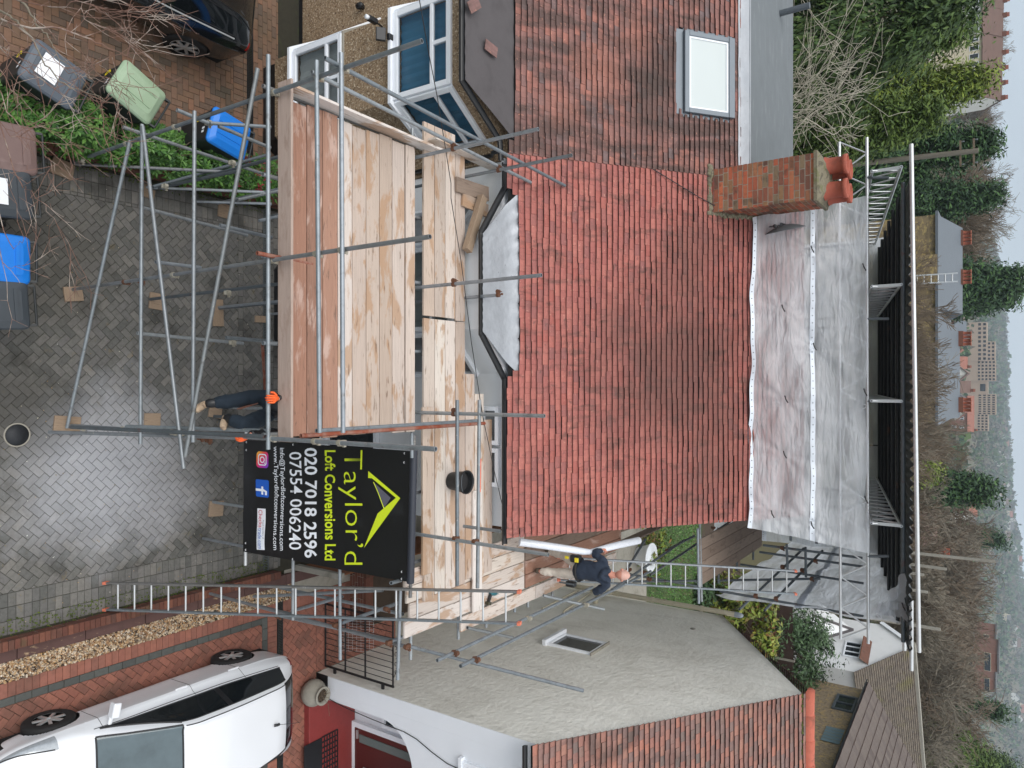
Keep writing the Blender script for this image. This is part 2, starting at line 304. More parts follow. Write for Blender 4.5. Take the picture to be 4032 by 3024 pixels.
# ---------------------------------------------------------------- land and paving (the setting)
_SKY=[(-2500,3850),(0,3850),(620,3872),(900,3900),(1000,3918),(1250,3946),(1450,3952),(1600,3948),(1760,3960),(1950,3972),(2050,3986),(2200,4004),(2500,4030),(3000,4050),(5000,4060)]
def land_h(x,y):
    d=math.hypot(x,y)
    h=-0.12
    if y>24: h-=min(1.0,(y-24)/60)*2.0
    if d>90: h-=min(1.0,(d-90)/420)**1.2*16
    if d>650 and y>0:
        py=1512+FPX*1.21*x/max(y,1); e=None
        for (p0,q0),(p1,q1) in zip(_SKY[:-1],_SKY[1:]):
            if p0<=py<=p1: e=q0+(q1-q0)*(py-p0)/(p1-p0)
        if e is None: e=_SKY[0][1] if py<0 else _SKY[-1][1]
        el=math.atan((e-2016)/FPX)-PITCH
        t=min(1.0,(d-650)/1150); t=t*t*(3-2*t)
        top=11.3+1800*math.tan(el)
        h+=t*(top+18.1)
        if d>1800: h-=(d-1800)*.06
    elif d>650: h-=(d-650)*.03
    return h
def build_land():
    ds=[0,4,8,14,20,26,34,44,58,76,100,135,180,240,320,430,560,700,850,1000,1150,1300,1450,1600,1800,2000,2250]
    na=160; vs=[];fs=[]
    for i,d in enumerate(ds):
        for k in range(na):
            a=2*math.pi*k/na; x,y=d*math.sin(a),d*math.cos(a); vs.append((x,y,land_h(x,y) if d>18 else -0.12))
    for i in range(len(ds)-1):
        for k in range(na):
            k2=(k+1)%na; fs.append((i*na+k,i*na+k2,(i+1)*na+k2,(i+1)*na+k))
    o=fastmesh('land',vs,fs,MT['land'],smooth=True); tag(o,kind='structure'); return o
build_land()
def clip_poly(p,x0,x1,y0,y1):
    for ax,s,v in((0,1,x0),(0,-1,x1),(1,1,y0),(1,-1,y1)):
        q=[]
        for i in range(len(p)):
            a,b=p[i],p[(i+1)%len(p)]; da=(a[ax]-v)*s; db=(b[ax]-v)*s
            if da>=0: q.append(a)
            if (da>=0)!=(db>=0):
                t=da/(da-db); q.append((a[0]+(b[0]-a[0])*t,a[1]+(b[1]-a[1])*t))
        p=q
        if len(p)<3: return []
    return p
def block(mb,p,z,gap=.003,bev=.006,jit=.0015):
    n=len(p); cx=sum(q[0] for q in p)/n; cy=sum(q[1] for q in p)/n
    A=0
    for i in range(n): A+=p[i][0]*p[(i+1)%n][1]-p[(i+1)%n][0]*p[i][1]
    if abs(A)/2<.0012: return
    def shr(q,g):
        dx,dy=q[0]-cx,q[1]-cy; L=math.hypot(dx,dy) or 1; k=max(0,1-g*1.4/L); return (cx+dx*k,cy+dy*k)
    h=z+random.uniform(-jit,jit); tx,ty=random.uniform(-.01,.01),random.uniform(-.01,.01)
    o=[shr(q,gap) for q in p]; i_=[shr(q,gap+bev) for q in p]
    vs=[(q[0],q[1],z-.02) for q in o]+[(q[0],q[1],h-bev*.8+(q[0]-cx)*tx+(q[1]-cy)*ty) for q in o]+[(q[0],q[1],h+(q[0]-cx)*tx+(q[1]-cy)*ty) for q in i_]
    fs=[tuple(range(2*n,3*n))]
    for k in range(n):
        k2=(k+1)%n; fs+=[(k,k2,n+k2,n+k),(n+k,n+k2,2*n+k2,2*n+k)]
    if A<0: fs=[f[::-1] for f in fs]
    mb.add(vs,fs)
def herring(mb,x0,x1,y0,y1,z,ang,Wd=.1,ox=0,oy=0):
    ca,sa=math.cos(ang),math.sin(ang); cx,cy=(x0+x1)/2,(y0+y1)/2; rad=math.hypot(x1-x0,y1-y0)/2+.4; n=int(rad/Wd)+2
    for i in range(-n,n):
        for j in range(-n,n):
            d=(i-j)%4
            if d==0: c=[(i,j),(i+2,j),(i+2,j+1),(i,j+1)]
            elif d==3: c=[(i,j),(i+1,j),(i+1,j+2),(i,j+2)]
            else: continue
            mx=(c[0][0]+c[2][0])/2*Wd; my=(c[0][1]+c[2][1])/2*Wd
            px,py=cx+mx*ca-my*sa,cy+mx*sa+my*ca
            if px<x0-.16 or px>x1+.16 or py<y0-.16 or py>y1+.16: continue
            q=[(cx+a*Wd*ca-b*Wd*sa,cy+a*Wd*sa+b*Wd*ca) for a,b in c]
            q=clip_poly(q,x0,x1,y0,y1)
            if q: block(mb,q,z)
def courses(mb,x0,x1,y0,y1,z,lx,ly,off=.5):
    j=0;y=y0
    while y<y1-.01:
        x=x0-(lx*off if j%2 else 0)
        while x<x1-.01:
            q=clip_poly([(x,y),(x+lx,y),(x+lx,y+ly),(x,y+ly)],x0,x1,y0,y1)
            if q: block(mb,q,z)
            x+=lx
        y+=ly;j+=1
def sheet(name,x0,x1,y0,y1,z,m):
    o=MB().add([(x0,y0,z),(x1,y0,z),(x1,y1,z),(x0,y1,z)],[(0,1,2,3)]).build(name,m); return tag(o,kind='structure')
sheet('paving_bed',-12,3.5,2.2,9.6,-.010,MT['sand']); sheet('paving_bed',4.06,12,2.2,9.9,-.012,MT['sand'])
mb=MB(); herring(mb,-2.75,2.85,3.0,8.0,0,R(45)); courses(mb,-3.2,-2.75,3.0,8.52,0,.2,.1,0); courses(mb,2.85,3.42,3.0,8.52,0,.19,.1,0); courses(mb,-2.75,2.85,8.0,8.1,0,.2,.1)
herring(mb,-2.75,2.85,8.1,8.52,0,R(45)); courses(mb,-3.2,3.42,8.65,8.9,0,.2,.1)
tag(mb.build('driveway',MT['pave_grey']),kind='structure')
mb=MB(); herring(mb,-9.6,-3.9,2.8,7.9,0,R(90)); courses(mb,-9.6,-3.9,7.9,8.18,0,.1,.2,0); courses(mb,-9.6,-3.9,8.31,8.85,0,.2,.1)
tag(mb.build('driveway',MT['pave_brown']),kind='structure')
mb=MB(); courses(mb,4.06,4.27,2.6,8.84,0,.21,.1,0)
herring(mb,4.38,9.6,2.6,8.5,0,R(45)); courses(mb,4.27,9.6,8.62,8.84,0,.1,.21,0); herring(mb,4.27,9.6,8.96,9.76,0,R(45)); courses(mb,4.06,4.27,8.96,11.9,0,.21,.1,0); herring(mb,4.27,5.66,9.76,12.0,0,R(45))
tag(mb.build('driveway',MT['pave_red']),kind='structure')
mb=MB(); courses(mb,4.27,4.38,2.6,8.5,0,.11,.21,0); courses(mb,4.27,9.6,8.5,8.62,0,.21,.12,0)
tag(mb.build('paving_border',MT['pave_char']),kind='structure')
# side passage, gardens behind
sheet('side_path',2.35,5.7,9.0,18.5,-.018,MT['concrete'])
sheet('patio',-14,11,18.5,25.6,-.05,MT['concrete'])
sheet('lawn',-14,16,25.6,31.5,-.045,MT['lawn'])
sheet('garden_soil',2.0,22,31.5,37.0,-.04,MT['soil'])
sheet('road',-40,40,-14,-4,-.08,MT['asphalt'])
# planting bed soil between the drives
sheet('garden_bed',-3.92,-3.36,2.6,8.5,.10,MT['soil'])
# gravel strip
sheet('gravel_bed',3.74,4.06,2.6,9.2,-.004,MT['soil'])
vs=[];fs=[]
for k in range(6500):
    x=random.uniform(3.77,4.055); y=random.uniform(2.7,9.2); a=random.uniform(0,6.28); r_=random.uniform(.010,.024); h=random.uniform(.008,.02)
    b=len(vs); nn=5
    for i in range(nn): vs.append((x+math.cos(a+i*1.2566)*r_*random.uniform(.7,1.1),y+math.sin(a+i*1.2566)*r_*random.uniform(.7,1.1),.0))
    z0=random.uniform(.004,.014)
    for i in range(nn): q=vs[b+i]; vs[b+i]=(q[0],q[1],z0); 
    for i in range(nn): q=vs[b+i]; vs.append((x+(q[0]-x)*.6,y+(q[1]-y)*.6,z0+h))
    for i in range(nn): fs.append((b+i,b+(i+1)%nn,b+nn+(i+1)%nn,b+nn+i))
    fs.append((b+nn,b+nn+1,b+nn+2,b+nn+3)); fs.append((b+nn,b+nn+3,b+nn+4,b+nn+4))
fs=[f for f in fs if len(set(f))==4]
g=fastmesh('gravel',vs,fs,MT['gravel']); tag(g,kind='stuff')
# channel drains
def drain(x0,x1,y,label,mat='drain',wd=.12):
    e=empty('channel_drain',((x0+x1)/2,y,0),label,'drain')
    mb=MB(); cx=(x0+x1)/2
    mb.box(x0-cx,-wd/2,-.05,x1-cx,-wd/2+.018,.004); mb.box(x0-cx,wd/2-.018,-.05,x1-cx,wd/2,.004)
    n=int((x1-x0)/.03)
    for i in range(n): X=x0-cx+(i+.5)*(x1-x0)/n; mb.box(X-.007,-wd/2+.018,-.03,X+.007,wd/2-.018,.002)
    mb.build('grating',MT[mat],e); MB().box(x0-cx,-wd/2+.016,-.06,x1-cx,wd/2-.016,-.04).build('channel',MT['black_deep'],e)
drain(-3.2,3.42,8.585,'grey slotted channel drain across the grey drive in front of the white bay house')
drain(-9.6,-3.9,8.245,'dark slotted channel drain crossing the brown drive by the pebbledash house','black_plastic')
drain(4.06,9.6,8.90,'black slotted channel drain across the red drive behind the white car','black_plastic')
# manhole
e=empty('manhole_cover',(.70,4.51,0),'round dark manhole cover with pale rim set in the grey paving','manhole cover')
MB().lathe([(0,.012),(.145,.012),(.145,.0)],n=32).build('lid',MT['iron'],e); MB().lathe([(.148,0),(.148,.014),(.166,.014),(.166,0)],n=32).build('rim',MT['concrete'],e)
# brick walls from real bricks
def bricks(mb,O,U,Wv,L,Ht,bl=.215,bh=.065,j=.01,dep=.02,mi=0,seed=1):
    """brick faces standing 4 mm proud on the plane O + U*s + z; Wv is the outward normal"""
    rr=random.Random(seed); O=V(O);U=V(U);Wv=V(Wv); n=int(Ht/(bh+j))+1
    for k in range(n):
        z0=k*(bh+j); z1=min(z0+bh,Ht)
        if z1-z0<.01: continue
        s=-(bl+j)/2 if k%2 else 0
        if rr.random()<.5: s-=rr.uniform(0,.03)
        while s<L:
            ln=bl if rr.random()<.75 else .1025
            a,b=max(s,0),min(s+ln,L)
            if b-a>.015:
                p=rr.uniform(.002,.008); A=O+U*a+V((0,0,z0)); 
                c=[O+U*a+V((0,0,z0)),O+U*b+V((0,0,z0)),O+U*b+V((0,0,z1)),O+U*a+V((0,0,z1))]
                d=[q+Wv*p for q in c]
                mb.add(c+d,[(4,5,6,7),(0,1,5,4),(1,2,6,5),(2,3,7,6),(3,0,4,7)],mi)
            s+=ln+j
def dwarf_wall(x0,x1,y0,y1,h,label,end=True):
    e=empty('dwarf_wall',((x0+x1)/2,(y0+y1)/2,0),label,'garden wall'); cx,cy=(x0+x1)/2,(y0+y1)/2
    MB().box(x0-cx+.01,y0-cy,-.05,x1-cx-.01,y1-cy,h-.075).build('mortar_core',MT['mortar'],e)
    mb=MB(); bricks(mb,(x0-cx+.01,y1-cy,0),(0,-1,0),(-1,0,0),y1-y0,h-.08,seed=3); bricks(mb,(x1-cx-.01,y0-cy,0),(0,1,0),(1,0,0),y1-y0,h-.08,seed=4)
    mb.build('brick_face',MT['brick_dark'],e)
    mb=MB(); y=y0
    while y<y1-.05:
        mb.box(x0-cx-.005,y-cy,h-.074,x1-cx+.005,min(y+.068,y1)-cy,h+random.uniform(-.003,.003)); y+=.075
    mb.build('coping',MT['brick_dark'],e)
dwarf_wall(-3.36,-3.24,2.6,8.9,.30,'low dark red brick wall along the hedge beside the grey drive')
dwarf_wall(3.44,3.56,2.6,8.75,.22,'low mossy red brick wall between the grey drive and the gravel strip')
# stained edging slabs beside the gravel
e=empty('edging_slab',(3.66,5.9,0),'stained purple brown concrete edging slabs between low wall and gravel','edging')
MTe=mk('stained edging',S(86,62,58),.85,var=.3,ns=5,stain=(S(190,164,130),6,.63,.7,.6,(1,.5,1)))
mb=MB(); y=-3.2
while y<3.3: mb.box(-.09,y,-.05,.105,y+.89,.045+random.uniform(-.004,.004)); y+=.9
mb.build('slab',MTe,e,bevel=.006)

# ---------------------------------------------------------------- roofs
def tiles(mb,O,U,UP,u0,u1,nv,width=.165,gauge=.1,th=.012,lift=.026,keep=None,wave=.006,seed=1,u0f=None,u1f=None,stag=.5):
    """plain tiles as thin tilted slabs on the plane O + u*U + v*UP"""
    rr=random.Random(seed); O=V(O);U=V(U).normalized();UP=V(UP).normalized();N=U.cross(UP).normalized()
    if N.z<0: N=-N
    for c in range(nv):
        v=c*gauge; a=u0f(v) if u0f else u0; b=u1f(v) if u1f else u1
        s=u0-(width*stag if c%2 else 0)-width*2
        while s<b:
            p,q=max(s+.0012,a),min(s+width-.0012,b)
            if q-p>.02:
                um=(p+q)/2
                if keep is None or keep(um,v+gauge*.5):
                    w0=wave*math.sin(um*1.7+c*.55+seed)+wave*.8*math.sin(um*4.3-c*.9)+rr.uniform(-.005,.005)+(rr.uniform(-.014,.004) if rr.random()<.06 else 0); zz=rr.uniform(-.004,.005)
                    t1,t2=rr.uniform(-.002,.002),rr.uniform(-.002,.002); top=gauge+.012
                    P=[O+U*p+UP*(v+w0)+N*(lift+th*0+.006+zz),O+U*q+UP*(v+w0+t1)+N*(lift+.006+zz+t2),O+U*q+UP*(v+top)+N*(.003),O+U*p+UP*(v+top)+N*(.003)]
                    Q=[x+N*th for x in P[:2]]+[x+N*(th*.55) for x in P[2:]]
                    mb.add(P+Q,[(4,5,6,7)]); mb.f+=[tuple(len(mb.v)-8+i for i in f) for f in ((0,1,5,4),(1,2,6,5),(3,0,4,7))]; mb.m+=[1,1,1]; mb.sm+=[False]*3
            s+=width
RS=.737; RA=math.atan(RS); UPF=V((0,math.cos(RA),math.sin(RA)))
EY,EZ=9.20,4.955
def roofpt(x,v): return V((x,EY,EZ))+UPF*v
def roof_hit(x,y):
    d=ray(x,y); t=(CAMH-EZ+RS*EY)/(RS*d[1]-d[2]); return V((d[0]*t,d[1]*t,CAMH+d[2]*t))
def gutter(path,parent,mat='black_plastic',r=.055):
    """half-round gutter swept along path (open side up) with outlets"""
    mb=MB(); pts=[V(p) for p in path]; n=9; rings=[]
    for i,p in enumerate(pts):
        d0=(pts[i]-pts[i-1]).normalized() if i else (pts[1]-pts[0]).normalized(); d1=(pts[i+1]-pts[i]).normalized() if i<len(pts)-1 else d0
        d=(d0+d1).normalized(); x=d.cross(V((0,0,1))).normalized(); k=1/max(.5,d.dot(d0))
        out=[p+x*k*math.cos(a)*r+V((0,0,-math.sin(a)*r)) for a in [math.pi*j/(n-1) for j in range(n)]]
        inn=[p+x*k*math.cos(a)*(r-.006)+V((0,0,-math.sin(a)*(r-.006))) for a in [math.pi*j/(n-1) for j in range(n)]]
        rings.append(out+inn[::-1])
    m=2*n; vs=[q for r_ in rings for q in r_]; fs=[]
    for i in range(len(rings)-1):
        for k in range(m): fs.append((i*m+k,i*m+(k+1)%m,(i+1)*m+(k+1)%m,(i+1)*m+k))
    fs.append(tuple(range(m))); fs.append(tuple(range((len(rings)-1)*m,len(rings)*m))[::-1])
    mb.add(vs,fs)
    return mb.build('gutter',MT[mat],parent)
def gmat(name,tint,alpha):
    m=bpy.data.materials.new(name); m.use_nodes=True; t=m.node_tree; p=t.nodes['Principled BSDF']; p.inputs['Base Color'].default_value=tint; p.inputs['Roughness'].default_value=.04
    p.inputs['Specular IOR Level'].default_value=.6; tr=t.nodes.new('ShaderNodeBsdfTransparent'); mx=t.nodes.new('ShaderNodeMixShader'); mx.inputs[0].default_value=alpha
    t.links.new(tr.outputs[0],mx.inputs[1]); t.links.new(p.outputs[0],mx.inputs[2]); t.links.new(mx.outputs[0],t.nodes['Material Output'].inputs['Surface']); return m
MT['pane']=gmat('window glass',S(40,52,60),.45)
MT['pane_dark']=mk('dark window glass',S(30,38,44),.07,var=.1,ns=1,spec=.7)
MT['blind_blue']=mk('blue pleated blind',S(80,150,190),.8,var=.1,ns=2)
MT['curtain']=mk('pale net curtain',S(196,204,202),.9,var=.1,ns=2)
def casement(parent,A,B,z0,z1,n,bars_v=(),bars_h=(),fw=.07,dep=.07,behind=None,pane='pane',top_panes=None,name='window'):
    """a framed window on the vertical plane through A-B (xy), n = outward normal; frame, casement bars, pane, blind"""
    A=V((A[0],A[1],0));B=V((B[0],B[1],0)); n=V(n).normalized(); U=(B-A); L=U.length; U.normalize(); Z=V((0,0,1))
    P=lambda s,z,o: A+U*s+Z*z+n*o
    f=MB()
    def bar(s0,s1,a,b,o0,o1):
        f.add([P(s0,a,o0),P(s1,a,o0),P(s1,b,o0),P(s0,b,o0),P(s0,a,o1),P(s1,a,o1),P(s1,b,o1),P(s0,b,o1)],[(0,3,2,1),(4,5,6,7),(0,1,5,4),(1,2,6,5),(2,3,7,6),(3,0,4,7)])
    bar(0,L,z0,z0+fw,-.02,dep); bar(0,L,z1-fw,z1,-.02,dep); bar(0,fw,z0+fw,z1-fw,-.02,dep); bar(L-fw,L,z0+fw,z1-fw,-.02,dep)
    zt=z1-fw
    for h,s0,s1 in bars_h: bar(s0*L if s0 else fw,s1*L if s1<1 else L-fw,h-.03,h+.03,-.015,dep-.004)
    for s_,a,b in bars_v: bar(s_*L-.03,s_*L+.03,a if a else z0+fw,b if b else z1-fw,-.015,dep-.007)
    fr=f.build(name,MT['upvc'],parent,bevel=.008)
    g=MB().add([P(fw*.8,z0+fw*.8,.012),P(L-fw*.8,z0+fw*.8,.012),P(L-fw*.8,z1-fw*.8,.012),P(fw*.8,z1-fw*.8,.012)],[(0,1,2,3)]).build('pane',MT[pane],fr)
    if behind:
        k=MB(); mat,pl,horiz=behind; nn=max(2,int(((z1-z0) if horiz else L)/pl)); vs=[];fs=[]
        for i in range(nn+1):
            t=i/nn; o=-.09-(.018 if i%2 else 0)
            if horiz: z=z0+fw+(z1-z0-2*fw)*t; vs+=[P(fw*.6,z,o),P(L-fw*.6,z,o)]
            else: s_=fw*.6+(L-1.2*fw)*t; vs+=[P(s_,z0+fw*.5,o),P(s_,z1-fw*.5,o)]
        for i in range(nn): fs.append((2*i,2*i+1,2*i+3,2*i+2))
        k.add(vs,fs).build('blind' if 'blind' in mat else 'curtain',MT[mat],fr)
    return fr
# ---------------------------------------------------------------- the house being converted
H1=empty('terraced_house',(0,0,0),'white rendered house with red clay tile roof wrapped in scaffolding','house')
WY=9.36
mb=MB(); mb.box(-3.46,WY,-.1,2.22,17.6,4.86)
mb.add([(-3.46,WY,4.86),(-3.46,17.6,4.86),(-3.46,13.5,7.95),(2.22,WY,4.86),(2.22,17.6,4.86),(2.22,13.5,7.95)],[(0,1,2),(3,5,4)])
# bay
bay=[(-2.86,WY),(-2.12,8.70),(-.82,8.70),(-.16,WY)]
mb.prism([(x,y,.55) for x,y in bay],(0,0,.45)); mb.prism([(x,y,2.15) for x,y in bay],(0,0,.75)); mb.prism([(x,y,4.30) for x,y in bay],(0,0,.5))
mb.prism([(x,y+.06,-.1) for x,y in bay],(0,0,.65),1)
mb.build('wall',[MT['render_white'],MT['black_paint']],H1)
for z0,z1 in((1.0,2.15),(2.9,4.30)):
    casement(H1,bay[1],bay[2],z0,z1,(0,-1,0),bars_v=((.5,z1-.38,None),),bars_h=((z1-.40,0,1),),behind=('curtain',.12,False))
    casement(H1,bay[0],bay[1],z0,z1,(-.66,-.74,0),bars_h=((z1-.40,0,1),)); casement(H1,bay[2],bay[3],z0,z1,(.68,-.66,0),bars_h=((z1-.40,0,1),))
for a in((.35,.95),(1.0,1.6)): casement(H1,(a[0],WY-.02),(a[1],WY-.02),3.75,4.72,(0,-1,0),bars_h=((4.40,0,1),))
# ground floor opening by the banner
MB().box(.35,WY-.012,-.05,2.1,WY+.01,.55).build('plinth',MT['black_paint'],H1)
casement(H1,(.5,WY-.02),(1.9,WY-.02),.8,2.1,(0,-1,0),bars_v=((.5,None,None),),pane='pane_dark')
mb=MB(); 
def bay_cut(u,v): 
    y=EY+math.cos(RA)*v
    return not(y<9.32 and -2.9<u<-.12)
tiles(mb,roofpt(0,-.03),(1,0,0),UPF,-3.5,2.33,56,width=.178,gauge=.0992,seed=2,keep=bay_cut,u0f=lambda v:-3.50,u1f=lambda v:2.335-.0*v)
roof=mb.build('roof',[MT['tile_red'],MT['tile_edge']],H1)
MB().add([roofpt(-3.5,0),roofpt(2.3,0),roofpt(2.3,5.4),roofpt(-3.5,5.4)],[(0,1,2,3)]).build('roof_underlay',MT['black_deep'],H1)
rb=roofpt(0,5.42); MB().add([(-3.5,rb.y,rb.z),(2.33,rb.y,rb.z),(2.33,17.9,4.9),(-3.5,17.9,4.9)],[(0,1,2,3)]).build('rear_roof',MT['tile_old'],H1)
gutter([(-3.36,9.165,4.93),(-2.98,9.165,4.93),(-2.22,8.59,4.92),(-.73,8.59,4.92),(-.07,9.165,4.93),(2.44,9.165,4.93)],H1)
mb=MB()   # bay soffit board
mb.prism([(x,y-.03,4.83) for x,y in bay],(0,0,.04)); mb.box(-3.46,9.22,4.82,2.22,9.36,4.86); mb.build('soffit',MT['paint_white'],H1)
# lead bay roof with a wavy upstand
vs=[];fs=[];nu,nv=36,7
for i in range(nu+1):
    t=i/nu
    for j in range(nv+1):
        s=j/nv; x=(-2.93+2.78*t)*s+(-2.19+1.43*t)*(1-s); y=8.60+.74*s; z=4.925+.075*s+.006*math.sin(i*2.1+j)*random.uniform(.3,1)
        if j>=6: z=5.02+ (.05 if j==7 else 0)+.014*math.sin(i*1.9)+random.uniform(-.004,.004); y=9.24+(.10 if j==7 else 0)
        vs.append((x,y,z))
for i in range(nu):
    for j in range(nv): a=i*(nv+1)+j; fs.append((a,a+nv+1,a+nv+2,a+1))
MB().add(vs,fs,0,True).build('bay_roof',MT['lead'],H1)
# chimney: brick faces on a mortar core
cx0,cx1,cy0,cy1,cz0,cz1=-3.60,-2.88,12.10,12.86,6.75,8.74
core=MB().box(cx0+.006,cy0+.006,cz0,cx1-.006,cy1-.006,cz1).build('chimney',MT['mortar'],H1)
mb=MB()
for k,(o,u,n,L) in enumerate((((cx0,cy0+.006,cz0),(1,0,0),(0,-1,0),cx1-cx0),((cx1-.006,cy0,cz0),(0,1,0),(1,0,0),cy1-cy0),((cx0+.006,cy1,cz0),(0,-1,0),(-1,0,0),cy1-cy0))): bricks(mb,o,u,n,L,cz1-cz0,seed=20+k,j=.013,bh=.068)
mb.build('brick_face',MT['brick'],core)
MTmoss=mk('mossy flaunching',S(122,116,98),.95,var=.35,ns=9,stain=(S(94,98,58),7,.54,.62,.6),stain2=(S(70,66,58),9,.55,.63,.7),bump=.7,bs=30)
vs=[(cx0-.03,cy0-.03,cz1),(cx1+.03,cy0-.03,cz1),(cx1+.03,cy1+.03,cz1),(cx0-.03,cy1+.03,cz1)]
mb=MB(); mb.box(cx0-.03,cy0-.03,cz1,cx1+.03,cy1+.03,cz1+.05)
mb.add([(cx0-.03,cy0-.03,cz1+.051),(cx1+.03,cy0-.03,cz1+.051),(cx1+.03,cy1+.03,cz1+.051),(cx0-.03,cy1+.03,cz1+.051),(cx0+.2,cy0+.25,cz1+.17),(cx1-.2,cy0+.25,cz1+.17),(cx1-.2,cy1-.25,cz1+.17),(cx0+.2,cy1-.25,cz1+.17)],[(0,1,5,4),(1,2,6,5),(2,3,7,6),(3,0,4,7),(4,5,6,7)])
mb.build('flaunching',MTmoss,core)
MTpot=mk('terracotta pot',S(164,86,68),.75,var=.15,ns=8,stain=(S(120,70,58),4,.55,.7,.6))
for px_,py_,tl in((-3.44,12.42,0),(-3.06,12.42,.03),(-3.42,12.72,.0),(-3.04,12.72,0)):
    MB().lathe([(.155,0),(.13,.06),(.125,.26),(.15,.27),(.155,.33),(.13,.335),(.115,.25),(.11,.05),(.0,.04)],(px_,py_,cz1+.10),n=24).build('chimney_pot',MTpot,core)
mb=MB() # ragged mortar fillet round the base
for k in range(60):
    t=k/60
    if t<.5: p=V((cx0-.06+(cx1-cx0+.1)*t*2,cy0-.02-random.uniform(0,.03),0))
    else: p=V((cx1+random.uniform(0,.05),cy0+(cy1-cy0)*(t-.5)*2,0))
    p.z=EZ+(p.y-EY)*RS+.03; s_=random.uniform(.03,.06)
    mb.lathe([(0,-s_),(s_*.9,-s_*.5),(s_,0),(s_*.6,s_*.6),(0,s_*.8)],p,n=6)
mb.build('mortar_fillet',MTmoss,core)

# ---------------------------------------------------------------- left neighbour
H2=empty('terraced_house',(-6.5,0,0),'pebbledash house with white bay windows, dark lead bay roof and a skylight','house')
def P2(p): return V(p)-V((6.5*-1,0,0))*1
off=V((6.5,0,0))
def L2(pts): return [V(p)+off for p in pts]
mb=MB(); W2=9.32
nb=[(-6.35,W2),(-5.76,8.42),(-4.40,8.42),(-3.80,W2)]
mb.prism(L2([(-11,W2,.12),(-3.47,W2,.12),(-3.47,W2,4.86),(-11,W2,4.86)]),(0,8,0))
for z0,z1 in((.46,.98),(2.2,3.36),(4.5,4.80)): mb.prism(L2([(x,y,z0) for x,y in nb]),(0,0,z1-z0))
mb.build('wall',MT['pebble'],H2)
mb=MB(); mb.prism(L2([(x,y+.10,-.1) for x,y in nb]),(0,0,.60)); mb.prism(L2([(-11,W2+.02,-.1),(-3.47,W2+.02,-.1),(-3.47,W2+.02,.14),(-11,W2+.02,.14)]),(0,1,0)); mb.build('plinth',MT['black_paint'],H2)
for z0,z1,bh in((.98,2.2,('curtain',.10,False)),(3.36,4.5,('blind_blue',.075,False))):
    q=[(x+6.5,y) for x,y in nb]
    casement(H2,q[1],q[2],z0,z1,(0,-1,0),bars_v=((.5,z1-.36,None),),bars_h=((z1-.37,0,1),),behind=bh,fw=.085,dep=.05)
    casement(H2,q[0],q[1],z0,z1,(-.83,-.55,0),bars_h=((z1-.37,0,1),),behind=bh,fw=.085,dep=.05)
    casement(H2,q[2],q[3],z0,z1,(.83,-.55,0),bars_h=((z1-.37,0,1),),behind=bh,fw=.085,dep=.05)
    s=MB(); s.prism(L2([(nb[0][0]-.05,nb[0][1],z0-.06),(nb[1][0]-.06,nb[1][1]-.1,z0-.06),(nb[2][0]+.06,nb[2][1]-.1,z0-.06),(nb[3][0]+.05,nb[3][1],z0-.06)]),(0,0,.055)); s.build('window_sill',MT['upvc'],H2)
mb=MB(); mb.prism(L2([(nb[0][0],nb[0][1],2.2),(nb[1][0]-.03,nb[1][1]-.035,2.2),(nb[2][0]+.03,nb[2][1]-.035,2.2),(nb[3][0],nb[3][1],2.2)]),(0,0,.03)); mb.build('bell_cast_trim',MT['concrete'],H2)
mb=MB()
vx0=-5.84;vx1=-4.49
def nbk(u,v):
    y=EY+math.cos(RA)*v; x=u-6.5
    if y<9.24 and -6.4<x<-3.7: return False
    return not(vx0-.02<x<vx1+.02 and 11.56<y<12.5)
tiles(mb,(0,EY,EZ),(1,0,0),UPF,-4.6,2.998,43,width=.168,gauge=.0992,seed=5,keep=nbk,wave=.005)
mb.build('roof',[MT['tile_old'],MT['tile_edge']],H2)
MB().add(L2([roofpt(-11,0),roofpt(-3.5,0),roofpt(-3.5,4.3),roofpt(-11,4.3)]),[(0,1,2,3)]).build('roof_underlay',MT['black_deep'],H2)
# lead flashing and flat dormer roof
fy,fz=roofpt(0,4.16).y,roofpt(0,4.16).z
mb=MB();vs=[];fs=[]
for i in range(40):
    x=-4.6+7.6*i/39
    vs+=[(x,fy-.05,fz+.015+random.uniform(0,.006)),(x,fy+.12,fz+.135+random.uniform(-.004,.004)),(x,fy+.20,fz+.155)]
for i in range(39):
    for j in range(2): a=i*3+j; fs.append((a,a+3,a+4,a+1))
mb.add(vs,fs,0,True); mb.build('flashing',MT['lead'],H2)
MB().prism([(-4.6,fy+.16,fz-.3),(-4.6,16.25,fz-.42),(-4.6,16.25,fz+.02),(-4.6,fy+.16,fz+.15)],(7.62,0,0)).build('dormer_roof',MT['felt'],H2)
MB().box(-4.6,15.9,2,2.9,16.2,fz-.3).build('dormer_wall',MT['render_white'],H2)
vp=onY(2932+500*.4973,85*.4973,15.2); vt=MB().tube((vp.x+6.5,15.0,7.2),(vp.x+6.5,15.0,8.05),.06,n=14).build('vent_pipe',mk('grey pipe',S(84,90,96),.5,var=.1),H2)
